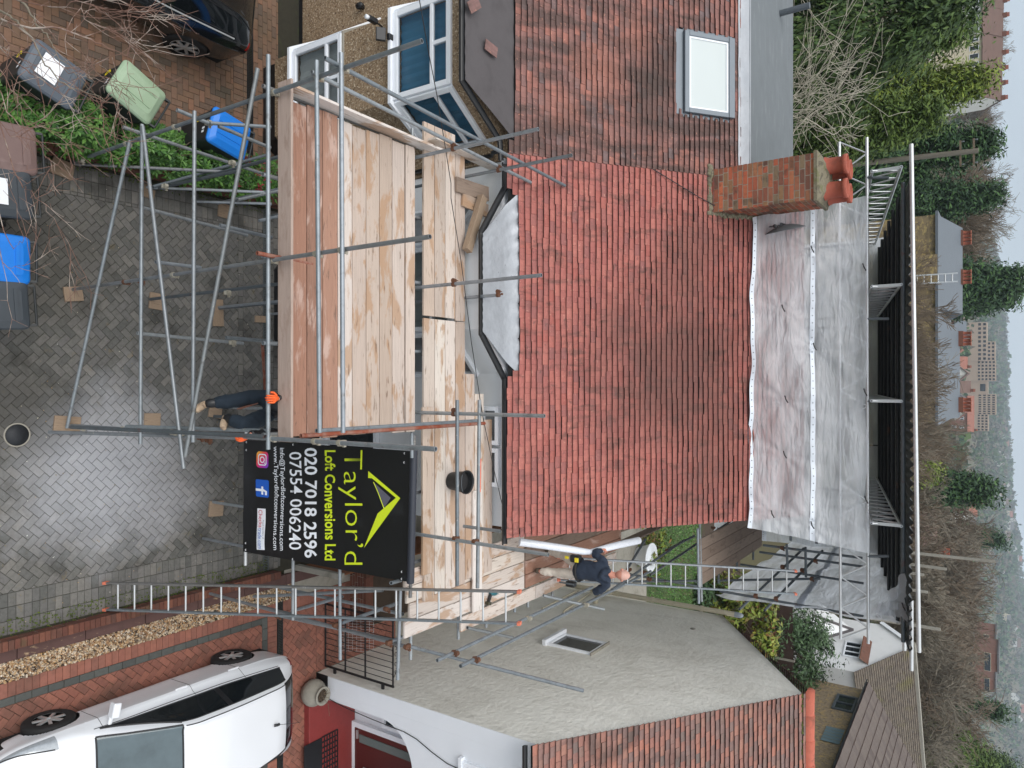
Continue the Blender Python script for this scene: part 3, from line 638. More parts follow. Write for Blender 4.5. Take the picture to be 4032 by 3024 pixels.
# skylight
def rp(x,y,o=0): return V((x+6.5,y,EZ+(y-EY)*RS))+V((0,-math.sin(RA),math.cos(RA)))*o
MT['sky_frame']=mk('grey aluminium cladding',S(112,120,128),.45,.4,var=.08,ns=5)
def rbox(mb,x0,x1,y0,y1,o0,o1): mb.add([rp(x0,y0,o0),rp(x1,y0,o0),rp(x1,y1,o0),rp(x0,y1,o0),rp(x0,y0,o1),rp(x1,y0,o1),rp(x1,y1,o1),rp(x0,y1,o1)],[(0,3,2,1),(4,5,6,7),(0,1,5,4),(1,2,6,5),(2,3,7,6),(3,0,4,7)])
mb=MB(); y0,y1=11.66,12.44
rbox(mb,vx0,vx1,y0,y0+.07,0,.09); rbox(mb,vx0,vx1,y1-.09,y1,0,.10); rbox(mb,vx0,vx0+.08,y0+.07,y1-.09,0,.09); rbox(mb,vx1-.08,vx1,y0+.07,y1-.09,0,.09)
rbox(mb,vx0-.03,vx1+.03,11.53,y0,.0,.03); rbox(mb,vx0-.06,vx0,y0,y1,.0,.025); rbox(mb,vx1,vx1+.06,y0,y1,0,.025)
sk=mb.build('skylight',MT['sky_frame'],H2,bevel=.008)
mb=MB(); rbox(mb,vx0+.08,vx1-.08,y0+.07,y0+.10,.02,.07); rbox(mb,vx0+.08,vx1-.08,y1-.12,y1-.09,.02,.07); rbox(mb,vx0+.08,vx0+.11,y0+.1,y1-.12,.02,.07); rbox(mb,vx1-.11,vx1-.08,y0+.1,y1-.12,.02,.07); mb.build('inner_frame',MT['upvc'],sk)
MTb=mk('white blind under glass',S(196,204,204),.06,var=.03,ns=2,spec=.6)
MB().add([rp(vx0+.1,y0+.09,.055),rp(vx1-.1,y0+.09,.055),rp(vx1-.1,y1-.11,.055),rp(vx0+.1,y1-.11,.055)],[(0,1,2,3)]).build('pane',MTb,sk)
# dark lead bay roof + gutter
vs=[];fs=[];nu,nv=24,4
for i in range(nu+1):
    t=i/nu
    for j in range(nv+1):
        s=j/nv; x=(-6.45+2.72*t)*s+(-5.82+1.52*t)*(1-s); vs.append((x+6.5,8.20+1.06*s,4.91+.11*s+.006*math.sin(i*1.7+j*2)))
for i in range(nu):
    for j in range(nv): a=i*(nv+1)+j; fs.append((a,a+nv+1,a+nv+2,a+1))
MB().add(vs,fs,0,True).build('bay_roof',MT['lead_dark'],H2)
mb=MB(); mb.prism(L2([(nb[0][0]-.1,nb[0][1],4.78),(nb[1][0]-.05,8.28,4.78),(nb[2][0]+.05,8.28,4.78),(nb[3][0]+.1,nb[3][1],4.78)]),(0,0,.04)); mb.build('soffit',MT['pebble'],H2)
gutter([(x+6.5,y,4.89) for x,y in((-11,9.13),(-6.55,9.13),(-5.86,8.17),(-4.28,8.17),(-3.68,9.10),(-3.40,9.13))],H2)
MB().path([V((-3.55+6.5,9.14,4.84)),V((-3.55+6.5,9.16,4.70)),V((-3.55+6.5,9.26,4.62)),V((-3.55+6.5,9.27,0.1))],.034,n=10).build('downpipe',MT['black_plastic'],H2)
# slipped tiles lying on the bay roof, camera, floodlight
for i,(zx,zy) in enumerate(((1740,40),(1875,385))):
    p=onZ(1000+zx*.4973,zy*.4973,5.0); o=MB().box(-.08,-.13,0,.08,.13,.014).build('loose_tile',MT['tile_old'],loc=(p.x,p.y,5.0)); o.rotation_euler=(R(6),0,R(40-50*i)); tag(o,['slipped clay tile lying askew near the top edge of the dark bay roof','slipped clay tile lying straight on the middle of the dark bay roof'][i],'roof tile')
p=onY(1000+985*.4973,185*.4973,8.3)
e=empty('security_camera',(p.x,8.3,p.z),'white and black security camera on the pebbledash wall','security camera')
MB().box(-.04,-.22,-.04,.04,-.04,.04).build('housing',MT['black_plastic'],e,bevel=.012); MB().lathe([(0,0),(.034,0),(.034,.05),(0,.05)],(0,-.27,0),n=16,axis='y').build('lens_hood',MT['upvc'],e); MB().tube((0,-.06,0),(0,.115,-.03),.014).build('bracket',MT['black_plastic'],e)
p=onY(1000+1030*.4973,285*.4973,8.25)
e=empty('floodlight',(p.x,8.3,p.z),'black floodlight angled down beside the security camera','floodlight')
o=MB().box(-.1,-.03,-.075,.1,.03,.075).build('lamp_head',MT['black_plastic'],e,bevel=.01); o.location=(0,-.12,0); o.rotation_euler=(R(-50),0,0); MB().box(-.045,-.02,.02,.045,.115,.08).build('sensor_box',MT['black_plastic'],e,bevel=.01)
p=onY(1000+795*.4973,20*.4973,9.1); e=empty('wall_lamp',(p.x,9.3,p.z),'dark oval lamp on the pebbledash wall at the very edge','lamp'); MB().lathe([(0,0),(.05,.02),(.06,.07),(.05,.13),(.02,.16),(0,.16)],(0,-.07,-.08),n=16).build('shade',MT['black_plastic'],e); MB().box(-.03,-.06,-.03,.03,.02,.03).build('mount',MT['black_plastic'],e)
# ---------------------------------------------------------------- right neighbour
H3=empty('detached_house',(0,0,0),'cream rendered gable house with white front, arched porch and mixed clay tile roof','house')
X3=5.68; RS3=(8.24-5.12)/(14.12-9.62)
mb=MB(); mb.prism([(X3,9.80,-.1),(X3,9.80,5.10),(X3,14.12,8.12),(X3,17.8,5.42),(X3,17.8,-.1)],(.28,0,0)); mb.build('gable_wall',MT['render_cream'],H3)
arc=[(7.0+.87*math.cos(a),1.75+.75*math.sin(a)) for a in [math.pi-math.pi*k/20 for k in range(21)]]
out=[(5.965,.30),(6.13,.30)]+arc+[(7.87,-.1),(13,-.1),(13,5.06),(5.965,5.06)]
MB().prism([(x,9.785,z) for x,z in out],(0,.28,0)).box(5.684,9.785,.30,5.964,9.797,5.06).build('front_wall',MT['paint_white'],H3)
mb=MB(); mb.box(5.672,9.77,-.1,6.126,9.784,.30); mb.box(5.97,9.785,-.1,6.126,10.05,.298); mb.build('plinth',MT['black_paint'],H3)
mb=MB(); mb.box(5.97,10.66,-.1,9,10.9,2.8); mb.box(5.97,10.07,2.6,9,10.66,2.7); mb.box(8.2,10.07,-.1,8.3,10.66,2.6); mb.build('porch_wall',MT['paint_white'],H3)
MB().box(5.97,10.9,-.1,13,17.7,5.0).build('inner_wall',MT['render_cream'],H3)
MTstep=mk('red tiled step',S(132,52,50),.55,var=.12,ns=8,stain=(S(110,44,42),30,.6,.64,.5))
MB().box(6.14,9.46,-.05,8.2,10.65,.14).build('porch_step',MTstep,H3,bevel=.01)
MTdoor=mk('dark red wood door',S(92,38,36),.4,var=.2,ns=3,stretch=(20,20,1.5))
d=MB().box(6.98,10.58,.2,7.84,10.66,2.2).build('door',MTdoor,H3,bevel=.01)
mb=MB(); mb.box(6.88,10.56,.14,6.98,10.67,2.3); mb.box(7.84,10.56,.14,7.94,10.67,2.3); mb.box(6.98,10.56,2.2,7.84,10.67,2.3); mb.box(6.98,10.56,.14,7.84,10.67,.2); mb.build('door_frame',MT['upvc'],d)
MB().box(7.10,10.565,.35,7.26,10.585,1.95).build('glazing',mk('obscure glass',S(110,120,118),.2,var=.05),d)
MB().box(7.03,10.55,.27,7.2,10.582,.31).build('letter_plate',MT['alu'],d); MB().tube((7.72,10.53,.5),(7.72,10.53,1.6),.016).build('pull_handle',MT['alu'],d)
casement(H3,(6.50,10.655),(6.82,10.655),.95,2.1,(0,-1,0),pane='pane_dark',name='side_window')
# front upper window, gable window with hood, vent
casement(H3,(6.34,9.785),(7.6,9.785),3.66,4.8,(0,-1,0),pane='pane_dark')
MB().box(6.28,9.69,3.60,7.66,9.79,3.66).build('window_sill',MT['upvc'],H3)
casement(H3,(X3,14.42),(X3,13.64),2.92,4.0,(-1,0,0),fw=.06,dep=.05,pane='pane_dark')
MB().box(X3-.12,13.58,2.84,X3,14.5,2.92).build('window_sill',MT['upvc'],H3); MB().box(X3-.06,13.6,4.0,X3,14.46,4.03).build('drip_mould',MT['concrete'],H3)
UP3=V((0,1,RS3)).normalized(); L3=math.hypot(14.12-9.62,3.12)
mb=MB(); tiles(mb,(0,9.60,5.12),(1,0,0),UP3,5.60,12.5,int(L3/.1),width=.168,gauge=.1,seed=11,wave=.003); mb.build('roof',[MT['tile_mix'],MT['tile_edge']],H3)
mb=MB(); mb.add([(5.62,9.6,5.11),(12.5,9.6,5.11),(12.5,14.1,8.23),(5.62,14.1,8.23)],[(0,1,2,3)]); mb.build('roof_underlay',MT['black_deep'],H3)
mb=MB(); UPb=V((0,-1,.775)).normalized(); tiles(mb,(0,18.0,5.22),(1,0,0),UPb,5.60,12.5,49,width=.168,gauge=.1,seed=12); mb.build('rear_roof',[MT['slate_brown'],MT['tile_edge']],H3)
mb=MB(); x=5.58
while x<12.3:
    ln=.45
    vs=[];fs=[];n=10
    for e in (0,1):
        for k in range(n+1):
            a=math.pi*k/n; r_=.125+(.012 if e==0 else 0); vs.append((x+e*(ln+.01),14.12-math.cos(a)*r_,8.20+math.sin(a)*r_*.95))
    for k in range(n): fs.append((k,k+1,n+2+k,n+1+k))
    fs.append(tuple(range(n+1)))
    mb.add(vs,fs,0,True); x+=ln
mb.build('ridge_tile',MT['ridge'],H3)
MTm=mk('moss',S(76,84,30),.95,var=.4,ns=20)
mb=MB()
for k in range(160):
    x=random.uniform(5.6,12); mb.lathe([(0,-.01),(.03,-.005),(.035,.01),(.02,.025),(0,.03)],(x,13.97+random.uniform(-.03,.03),8.13+random.uniform(0,.02)),n=6)
mb.build('moss',MTm,H3)
gutter([(5.62,9.53,5.06),(12.5,9.53,5.06)],H3)
# soil pipe and waste pipes
MTpipe=mk('beige pipe',S(196,188,166),.5,var=.08,ns=6)
pt=onX(2000+1790*.4973,2200+455*.4973,5.58)
mb=MB(); mb.tube((5.56,17.68,.1),(5.56,17.68,pt.z),.062,n=14)
for z in(2.6,3.6,4.9): mb.tube((5.56,17.68,z),(5.56,17.68,z+.06),.074,n=14)
mb.path([(5.56,17.68,2.45),(5.52,17.5,2.42),(5.52,17.1,2.40),(5.56,16.95,2.38),(5.7,16.95,2.36)],.06,n=12); mb.path([(5.62,17.6,1.9),(5.62,16.4,2.05),(5.62,15.75,2.12),(5.70,15.7,2.12)],.028,n=10); mb.path([(5.62,17.6,1.5),(5.62,15.6,1.58)],.03,n=10)
pp=mb.build('soil_pipe',MTpipe,H3)
mb=MB(); mb.tube((5.56,17.68,pt.z),(5.56,17.68,pt.z+.08),.066,n=14); mb.lathe([(.066,0),(.06,.07),(.03,.11),(0,.115)],(5.56,17.68,pt.z+.08),n=12); mb.build('vent_cowl',mk('grey cowl',S(150,158,166),.5,var=.2,ns=30),pp)
mb=MB(); v=onX(2000+1465*.4973,2200+555*.4973,X3); mb.lathe([(0,0),(.06,0),(.07,.02),(0,.02)],(X3-.01,v.y,v.z),n=12,axis='x'); mb.build('air_vent',MT['concrete'],H3)
MB().path([V((6.1,9.775,.3)),V((6.16,9.772,.8)),V((6.2,9.772,1.5)),V((6.22,9.772,2.3)),V((6.27,9.772,2.6)),V((6.4,9.772,2.95)),V((6.5,9.772,3.3)),V((6.52,9.772,3.6))],.008,n=6).build('cable',MT['black_plastic'],H3)
# gate beside the cream wall
gz=onY(1000+1110*.4973,2200+1000*.4973,9.95).z
e=empty('metal_gate',(4.35,9.94,0),'black painted metal gate with upright bars and scrolls against the cream wall','gate')
mb=MB(); W_=1.22
for x in(0,W_): mb.box(x-.016,-.016,.05,x+.016,.016,gz)
for z in(.06,.62,1.16,gz-.02): mb.box(0,-.012,z-.012,W_,.012,z+.012)
mb.build('frame',MT['black_paint'],e)
for k in range(1,11): o=MB().tube((k*W_/11,0,.06),(k*W_/11,0,gz-.02),.0075,n=6).build('bar',MT['black_paint'],e)
mb=MB()
for cx_ in(.45,.62,.8,.95): mb.path([V((cx_+.07*math.cos(a)*(1-a/9),0,gz+.05+.05*math.sin(a)*(1-a/9))) for a in [k*.5 for k in range(14)]],.006,n=5)
mb.path([V((.3,0,gz)),V((.55,0,gz+.09)),V((.8,0,gz+.11)),V((1.05,0,gz))],.006,n=5); mb.build('scrollwork',MT['black_paint'],e)
for z in(.3,gz-.3): MB().box(W_,-.02,z,W_+.10,.02,z+.05).build('hinge',MT['black_paint'],e)
e=empty('wire_panel',(4.75,10.35,0),'galvanised wire mesh panel lying against the path behind the gate','wire panel')
mb=MB(); 
for k in range(13): mb.tube((k*.055,0,.02),(k*.055,.35,.62),.003,n=5)
for k in range(9): mb.tube((0,k*.044,.02+k*.075),(.66,k*.044,.02+k*.075),.003,n=5)
mb.build('mesh',MT['alu'],e)
# brick planter + fence in the side passage
e=empty('brick_planter',(4.35,11.3,0),'low red brick planter in the side passage behind the scaffold ladder','planter')
mb=MB(); mb.box(-.62,-.65,-.05,.62,.65,.40); mb.build('core',MT['mortar'],e); mb=MB()
for o,u,n,L in (((-.62,-.65,0),(1,0,0),(0,-1,0),1.24),((-.62,.65,0),(0,-1,0),(-1,0,0),1.3),((.62,-.65,0),(0,1,0),(1,0,0),1.3)): bricks(mb,o,u,n,L,.40,seed=31)
for k in range(16): mb.box(-.63,-.65+k*.08,.40,-.4,-.65+k*.08+.072,.465)
for k in range(15): mb.box(-.4+.0,-.66,.40,.63,-.45,.46) if k==0 else None
mb.build('brick_face',MT['brick_dark'],e); MB().box(-.39,-.44,.38,.6,.64,.43).build('soil',MT['soil'],e)
def panel_fence(name,a,b,h,label,mat,post='concrete',n=3,z0=0.02):
    a=V(a);b=V(b); c=(a+b)/2; e=empty(name,(c.x,c.y,z0),label,'fence'); d=(b-a); L=d.length; ang=math.atan2(d.y,d.x); e.rotation_euler=(0,0,ang)
    for k in range(n):
        x0=-L/2+L*k/n+.05;x1=-L/2+L*(k+1)/n-.05; mb=MB(); q=int((h)/.14)
        for i in range(q): mb.box(x0,-.012+.004*(i%2),i*h/q+.005,x1,.012+.004*(i%2),(i+1)*h/q+.008)
        mb.build('panel',MT[mat],e)
    for k in range(n+1): MB().box(-L/2+L*k/n-.05,-.05,-.05,-L/2+L*k/n+.05,.05,h+.06).build('post',MT[post],e)
    return e
panel_fence('panel_fence',(3.5,9.3),(3.5,15.0),1.15,'brown boarded fence with grey posts between the two houses','fence_brown')
# ---------------------------------------------------------------- generic houses behind
def onP(x,y,p0,n):
    d=V(ray(x,y)); o=V((0,0,CAMH)); n=V(n); t=(V(p0)-o).dot(n)/d.dot(n); return o+d*t
def D4(a,b): return (2932+a*.4973,2200+b*.4973)
# white house behind: gable to the left, mossy roof to the right
apex=onY(*D4(1340,700),42.0); gn=V((-.858,-.513,0)).normalized(); rd=V((.858,.513,0)).normalized(); gu=V((.513,-.858,0)).normalized()
H4=empty('detached_house',(apex.x,apex.y,-.3),'white roughcast gable house with mossy grey brown roof behind the right neighbour','house')
def l4(p): return V(p)-V((apex.x,apex.y,-.3))
eL=onP(*D4(1095,525),apex,gn); eR=onP(*D4(885,900),apex,gn)
gz=lambda p:V((p.x,p.y,-.3))
dd=rd*27
mb=MB(); mb.prism([l4(q) for q in (gz(eL),eL,apex,eR,gz(eR))],dd); mb.build('wall',MT['render_white'],H4)
mb=MB()
for e_,s in((eR,1),(eL,-1)):
    a=apex-rd*.15+V((0,0,.04)); b=e_-rd*.15+(e_-apex)*.06+V((0,0,.04)); L=(a-b).length; up=(a-b).normalized()
    if s>0: tiles(mb,l4(b),rd,up,0,27.3,int(L/.12),width=.2,gauge=.12,seed=40,wave=.003,th=.02)
    else: mb.add([l4(b),l4(b+rd*27.3),l4(a+rd*27.3),l4(a)],[(0,1,2,3)])
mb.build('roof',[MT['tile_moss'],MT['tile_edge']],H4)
mb=MB(); mb.bar(l4(apex-rd*.2+V((0,0,.02))),l4(apex+rd*27.3+V((0,0,.02))),.28,.14); mb.build('ridge_tile',MT['concrete'],H4)
mb=MB()
for e_ in(eL,):
    b=e_+(e_-apex)*.06; mb.bar(l4(apex-rd*.12),l4(b-rd*.12),.05,.18)
mb.build('bargeboard',MT['upvc'],H4)
w0=onP(*D4(775,770),apex,gn);w1=onP(*D4(800,650),apex,gn);w2=onP(*D4(940,660),apex,gn)
q0=l4(w0);q1=l4(w1)
casement(H4,(q1.x,q1.y),(q0.x,q0.y),min(q0.z,q1.z),l4(w2).z,(-.858,-.513,0),bars_v=((.33,None,None),(.66,None,None)),pane='pane_dark',fw=.08,dep=.06)
hd=l4(w2); mb=MB(); a=V((q1.x,q1.y,hd.z+.05))+gu*-.25; b=V((q0.x,q0.y,hd.z+.05))+gu*.25
mb.add([a+gn*.0+V((0,0,.35)),b+V((0,0,.35)),b+gn*.35,a+gn*.35],[(0,1,2,3)]); mb.add([a+gn*.35,b+gn*.35,b+gn*.33+V((0,0,-.04)),a+gn*.33+V((0,0,-.04))],[(0,1,2,3)]); mb.build('tiled_hood',MT['brick'],H4)
# single storey conservatory roof and lower bay under the gable
ca=onY(*D4(560,430),39.6);cb=onY(*D4(690,650),39.6); zt=max(1.2,onY(*D4(545,540),39.6).z); zu=zt+1.5
c=[V((ca.x,39.2,-.3)),V((cb.x,38.8,-.3)),V((cb.x+.6,41.5,-.3)),V((ca.x+.2,42.0,-.3))]
MB().prism([l4(q) for q in c],(0,0,zt+.3)).build('porch_wall',MT['render_white'],H4)
top=[V((q.x,q.y,zt)) for q in c]; ap=V(((ca.x+cb.x)/2+.5,41.6,zu))
MB().add([l4(q) for q in top]+[l4(ap)],[(0,1,4),(1,2,4),(3,0,4)]).build('porch_roof',MT['render_white'],H4)
mb=MB()
for q in top[:3]: mb.bar(l4(q+V((0,0,.03))),l4(ap+V((0,0,.03))),.12,.06)
mb.build('hip_trim',MT['lead_dark'],H4)
# brown brick house with the tiled lean roof
eaz=5.7
A4=onZ(*D4(775,1490),eaz);B4=onZ(*D4(975,975),eaz); ed=(B4-A4).normalized(); inn=V((ed.y,-ed.x,0)); inn=inn if inn.x>0 else -inn
H5=empty('detached_house',(A4.x,A4.y,-.3),'yellow brown brick house with dark brown tiled roof beyond the red ridge','house')
def l5(p): return V(p)-V((A4.x,A4.y,-.3))
Ls=(B4-A4).length; A5=A4-ed*6; upr=(inn*1+V((0,0,.55))).normalized()
MT['brick_yellow']=mk('yellow stock brick',S(136,120,98),.9,var=.35,ns=7,stain=(S(166,142,94),5,.5,.60,.7),stain2=(S(100,88,74),8,.54,.62,.7))
MT['brick_yellow'].node_tree
mb=MB(); q=[A5+ed*-.0,B4-ed*.25,B4-ed*.25+inn*8,A5+inn*8]; q=[x+inn*.3 for x in q]; mb.prism([l5((x.x,x.y,-.3)) for x in q],(0,0,eaz+.25)); mb.build('wall',MT['brick_yellow'],H5)
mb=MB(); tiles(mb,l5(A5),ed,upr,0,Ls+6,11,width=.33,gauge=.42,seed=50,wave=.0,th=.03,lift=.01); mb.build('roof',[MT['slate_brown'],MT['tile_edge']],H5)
MB().prism([l5(A5),l5(B4),l5(B4+upr*4.7),l5(A5+upr*4.7)],(0,0,-.06)).build('roof_deck',MT['black_plastic'],H5)
gutter([l5(A5-inn*.05),l5(B4-inn*.05)],H5,r=.08)
gnn=-inn
def wl5(a,b): return l5(onP(*D4(a,b),A4+inn*.3,inn))
a=wl5(700,1190);b=wl5(735,1075);t_=wl5(905,1100)
MT['frame_grey']=mk('grey window frame',S(70,78,84),.5,var=.1)
fr=casement(H5,(a.x,a.y),(b.x,b.y),min(a.z,b.z),t_.z,gnn,bars_v=((.5,None,None),),pane='pane_dark',fw=.1); fr.data.materials[0]=MT['frame_grey']
a=wl5(600,1440);b=wl5(620,1320);t_=wl5(800,1350)
mb=MB(); n_=5
for k in range(n_):
    s0=a+(b-a)*(k/n_); s1=a+(b-a)*((k+.9)/n_); mb.add([V((s0.x,s0.y,a.z))+gnn*.04,V((s1.x,s1.y,a.z))+gnn*.04,V((s1.x,s1.y,t_.z))+gnn*.04,V((s0.x,s0.y,t_.z))+gnn*.04],[(0,1,2,3)])
mb.build('shutter',mk('blue grey boards',S(98,118,124),.6,var=.1),H5)
# the brick block of flats with slate roofs, mid distance
def E5(a,b): return (3550+a*.482,700+b*.482)
def E6(a,b): return (3550+a*.482,1500+b*.482)
def flat_block(Y,y0,y1,top,depth,label,mat,zb,cat='building'):
    a=onY(top,y0,Y); b=onY(top,y1,Y); e=empty('apartment_block',((a.x+b.x)/2,Y,zb),label,cat)
    hw=(b.x-a.x)/2; MB().box(-hw,0,-.5,hw,depth,a.z-zb).build('wall',mat,e); return e,hw,a.z-zb
MTbl=mk('pale yellow brick',S(136,120,92),.9,var=.35,ns=2.2,stain=(S(176,156,104),2.6,.52,.58,.8,(1,1,1.6)),stain2=(S(104,92,74),3.2,.53,.60,.7,(1,1,1.6)))
zb=land_h(3,52)
e,hw,ht=flat_block(52,E5(0,300)[1],E6(0,340)[1],E5(278,0)[0],11,'long yellow brick block with low slate roofs behind the temporary roof',MTbl,zb)
MT['slate']=mk('blue grey slate',S(96,104,112),.7,var=.15,ns=2,stretch=(1,6,1))
mb=MB(); mb.box(-hw-.2,-.2,ht,hw+.2,11.2,ht+.15); mb.build('parapet',MT['slate'],e)
mb=MB(); mb.prism([(-hw,0.4,ht+.15),(-hw,5.5,ht+1.15),(-hw,10.6,ht+.15)],(hw*.9,0,0)); mb.prism([(hw*.02,.4,ht+.15),(hw*.02,5.5,ht+1.0),(hw*.02,10.6,ht+.15)],(hw*.96,0,0)); mb.build('roof',MT['slate'],e)
MTpot2=mk('orange chimney pot',S(164,96,74),.8,var=.2,ns=3)
for k,xx in enumerate((-hw+.7,-hw+3.3,-hw+7.4,-hw+11.8)):
    c=MB().box(xx-.5,5.1,ht+.5,xx+.5,5.7,ht+1.2).build('chimney',MT['brick_dark'],e); m2=MB()
    for j in range(4): m2.lathe([(.11,0),(.10,.4),(.12,.4),(.12,.46),(0,.46)],(xx-.36+j*.24,5.4,ht+1.2),n=8)
    m2.build('chimney_pot',MTpot2,c)
mb=MB(); 
for q in (-hw*.47,): mb.box(q-.9,-.35,-.5,q+.9,0,ht+.1)
mb.build('buttress',MTbl,e)
lx=onY(*E5(100,840),51.4)
l=empty('ladder',(lx.x,51.5,zb),'tall pale ladder leaning on the yellow brick block','ladder'); mb=MB()
for s in(-.25,.25): mb.tube((s,-1.2,0),(s,-.2,ht+1.2),.05,n=6)
mb.build('stile',MT['alu'],l)
for k in range(26): t=k/26; MB().tube((-.25,-1.2+t,t*(ht+1.2)+.1),(.25,-1.2+t,t*(ht+1.2)+.1),.03,n=5).build('rung',MT['alu'],l)
# generic pitched house for the distance (front facing us, ridge along X)
MT['wall_w']=mk('white far wall',S(220,220,216),.85,var=.05,ns=1); MT['wall_c']=mk('cream far wall',S(206,196,172),.85,var=.05,ns=1); MT['wall_b']=mk('brick far wall',S(128,92,80),.9,var=.2,ns=1)
MT['roof_b']=mk('brown far roof',S(104,82,74),.9,var=.22,ns=.6,stretch=(1,1,4)); MT['roof_r']=mk('red far roof',S(142,94,80),.9,var=.2,ns=.6); MT['roof_g']=mk('grey far roof',S(98,98,100),.9,var=.2,ns=.6)
def pitched(name,x0,x1,Y,zb,ze,zr,dep,wall,roof,label,wins=(),chim=(),group=None,gable=False,pots=True,cat='house'):
    cx=(x0+x1)/2; e=empty(name,(cx,Y,zb),label,cat,group); h=ze-zb; r=zr-zb; a,b=x0-cx,x1-cx
    mb=MB()
    if gable: mb.prism([(a,0,-3),(b,0,-3),(b,0,h),(0,0,r-.05),(a,0,h)],(0,dep,0))
    else:
        mb.box(a,0,-3,b,dep,h); mb.add([(a,0,h),(a,dep,h),(a,dep/2,r-.06),(b,0,h),(b,dep,h),(b,dep/2,r-.06)],[(0,1,2),(3,5,4)])
    mb.build('wall',wall,e)
    mb=MB(); o=.35
    if gable:
        for s in(a-o,b+o): mb.prism([(0,-o,r),(s,-o,h-.25),(s,-o,h-.07),(0,-o,r+.18)],(0,dep+2*o,0))
    else:
        for y in(-o,dep+o): mb.prism([(a-.15,dep/2,r),(a-.15,y,h-.22),(a-.15,y,h-.05),(a-.15,dep/2,r+.17)],(b-a+.3,0,0))
    mb.build('roof',roof,e)
    for (wx,wz,ww,wh) in wins:
        f=MB().box(wx-ww/2,-.08,wz,wx+ww/2,.0,wz+wh).build('window',MT['upvc'],e)
        k=2 if ww>1.0 else 1; m=MB()
        for i in range(k): s=ww/k; m.box(wx-ww/2+i*s+.08,-.10,wz+.1,wx-ww/2+(i+1)*s-.08,-.07,wz+wh-.1)
        m.build('pane',MT['pane_dark'],f)
    for cxx in chim:
        c=MB().box(cxx-.4,dep/2-.3,r-1.0,cxx+.4,dep/2+.3,r+.7).build('chimney',MT['brick_dark'],e)
        if pots:
            m=MB()
            for i in range(4): m.lathe([(.1,0),(.09,.35),(.11,.42),(0,.42)],(cxx-.3+i*.2,dep/2,r+.7),n=7)
            m.build('chimney_pot',MTpot2,c)
    return e
def Fz(a,b): return (3550+a*.422,b*.422)
# terrace across the top left of the photo
Yt=165; zt=land_h(-90,150)
edges=[-120,40,120,300,470,620,760,900]
labs=['pale house with a brown gabled bay at the far left of the distant terrace','white rendered house of the distant terrace with two upright windows','white house of the distant terrace beside a tall chimney and roof light','cream house of the distant terrace with a wide dark roof','cream house of the distant terrace half hidden by golden conifer','grey cream house of the distant terrace with large lattice windows','white house of the distant terrace behind a bare tree']
for i in range(7):
    y0,y1=edges[i],edges[i+1]; a=onY(Fz(760,0)[0],y0*.422,Yt); b=onY(Fz(760,0)[0],y1*.422,Yt); ze=a.z; zr=onY(Fz(945-3*i,0)[0],500,Yt+4).z
    w=b.x-a.x; n=2 if w<4 else 3
    wins=[(-w/2+w*(k+.5)/n,ze-zt-2.2,min(2.0,w/n*.62) if k%2==0 else .9,1.55) for k in range(n)]+[(-w/2+w*(k+.5)/n,1.0,min(1.6,w/n*.6),1.5) for k in range(n)]
    h=pitched('terraced_house',a.x,b.x,Yt+random.uniform(0,.3),zt,ze,zr,8,[MT['wall_w'],MT['wall_w'],MT['wall_w'],MT['wall_c'],MT['wall_c'],MT['wall_c'],MT['wall_w']][i],MT['roof_b'],labs[i],wins,(w/2-.4,) if i!=0 else (0,),'terrace houses across the valley road')
for (a,b,Y,ze,zr,wl,rf,lab,gb) in (
   (690,760,150,E5(118,0)[0],E5(300,0)[0],'wall_w','slate','white house with slate roof beside the tall conifer',True),
   (790,850,118,E5(155,0)[0],E5(305,0)[0],'wall_w','roof_b','white gabled house with brown roof and orange ridge',False),
   (1265,1350,230,E5(440,0)[0],E5(525,0)[0],'wall_b','slate','long low slate roofed house before the tan school',False),
   (1350,1400,240,E5(420,0)[0],E5(500,0)[0],'wall_w','roof_r','small white gabled shop with red roof beside the slate house',True),
   (1405,1450,250,E5(470,0)[0],E5(535,0)[0],'wall_b','roof_r','red brick house with chimney before the tan school',False),
   (1440,1500,210,E5(455,0)[0],E5(545,0)[0],'wall_w','roof_b','row house with white gable and brown roof on the high street',True),
   (1502,1545,215,E6(480,0)[0],E6(560,0)[0],'wall_w','roof_b','white fronted shop with brown roof next to the traffic light',False),
   (1548,1590,220,E6(440,0)[0],E6(520,0)[0],'wall_w','roof_g','white shop with grey roof right of the traffic light',True),
   (1600,1650,215,E6(455,0)[0],E6(525,0)[0],'wall_w','roof_r','white cottage with steep red roof in front of the far school',True),
   (1560,1700,300,E6(540,0)[0],E6(590,0)[0],'wall_b','roof_r','long red brick terrace below the tan school',False)):
    Yq=Y; p=onY(ze,a,Yq); q=onY(ze,b,Yq); r_=onY(zr,a,Yq+4).z; w=q.x-p.x; z0=p.z-5.5
    k=max(1,int(w/2.6)); wins=[(-w/2+w*(i+.5)/k,2.9,1.1,1.5) for i in range(k)]+[(-w/2+w*(i+.5)/k,.6,1.2,1.5) for i in range(k)]
    pitched('house',p.x,q.x,Yq,z0,p.z,max(r_,p.z+1),8,MT[wl],MT[rf],lab,wins,() if gb else (w/2-.5,),None,gb)
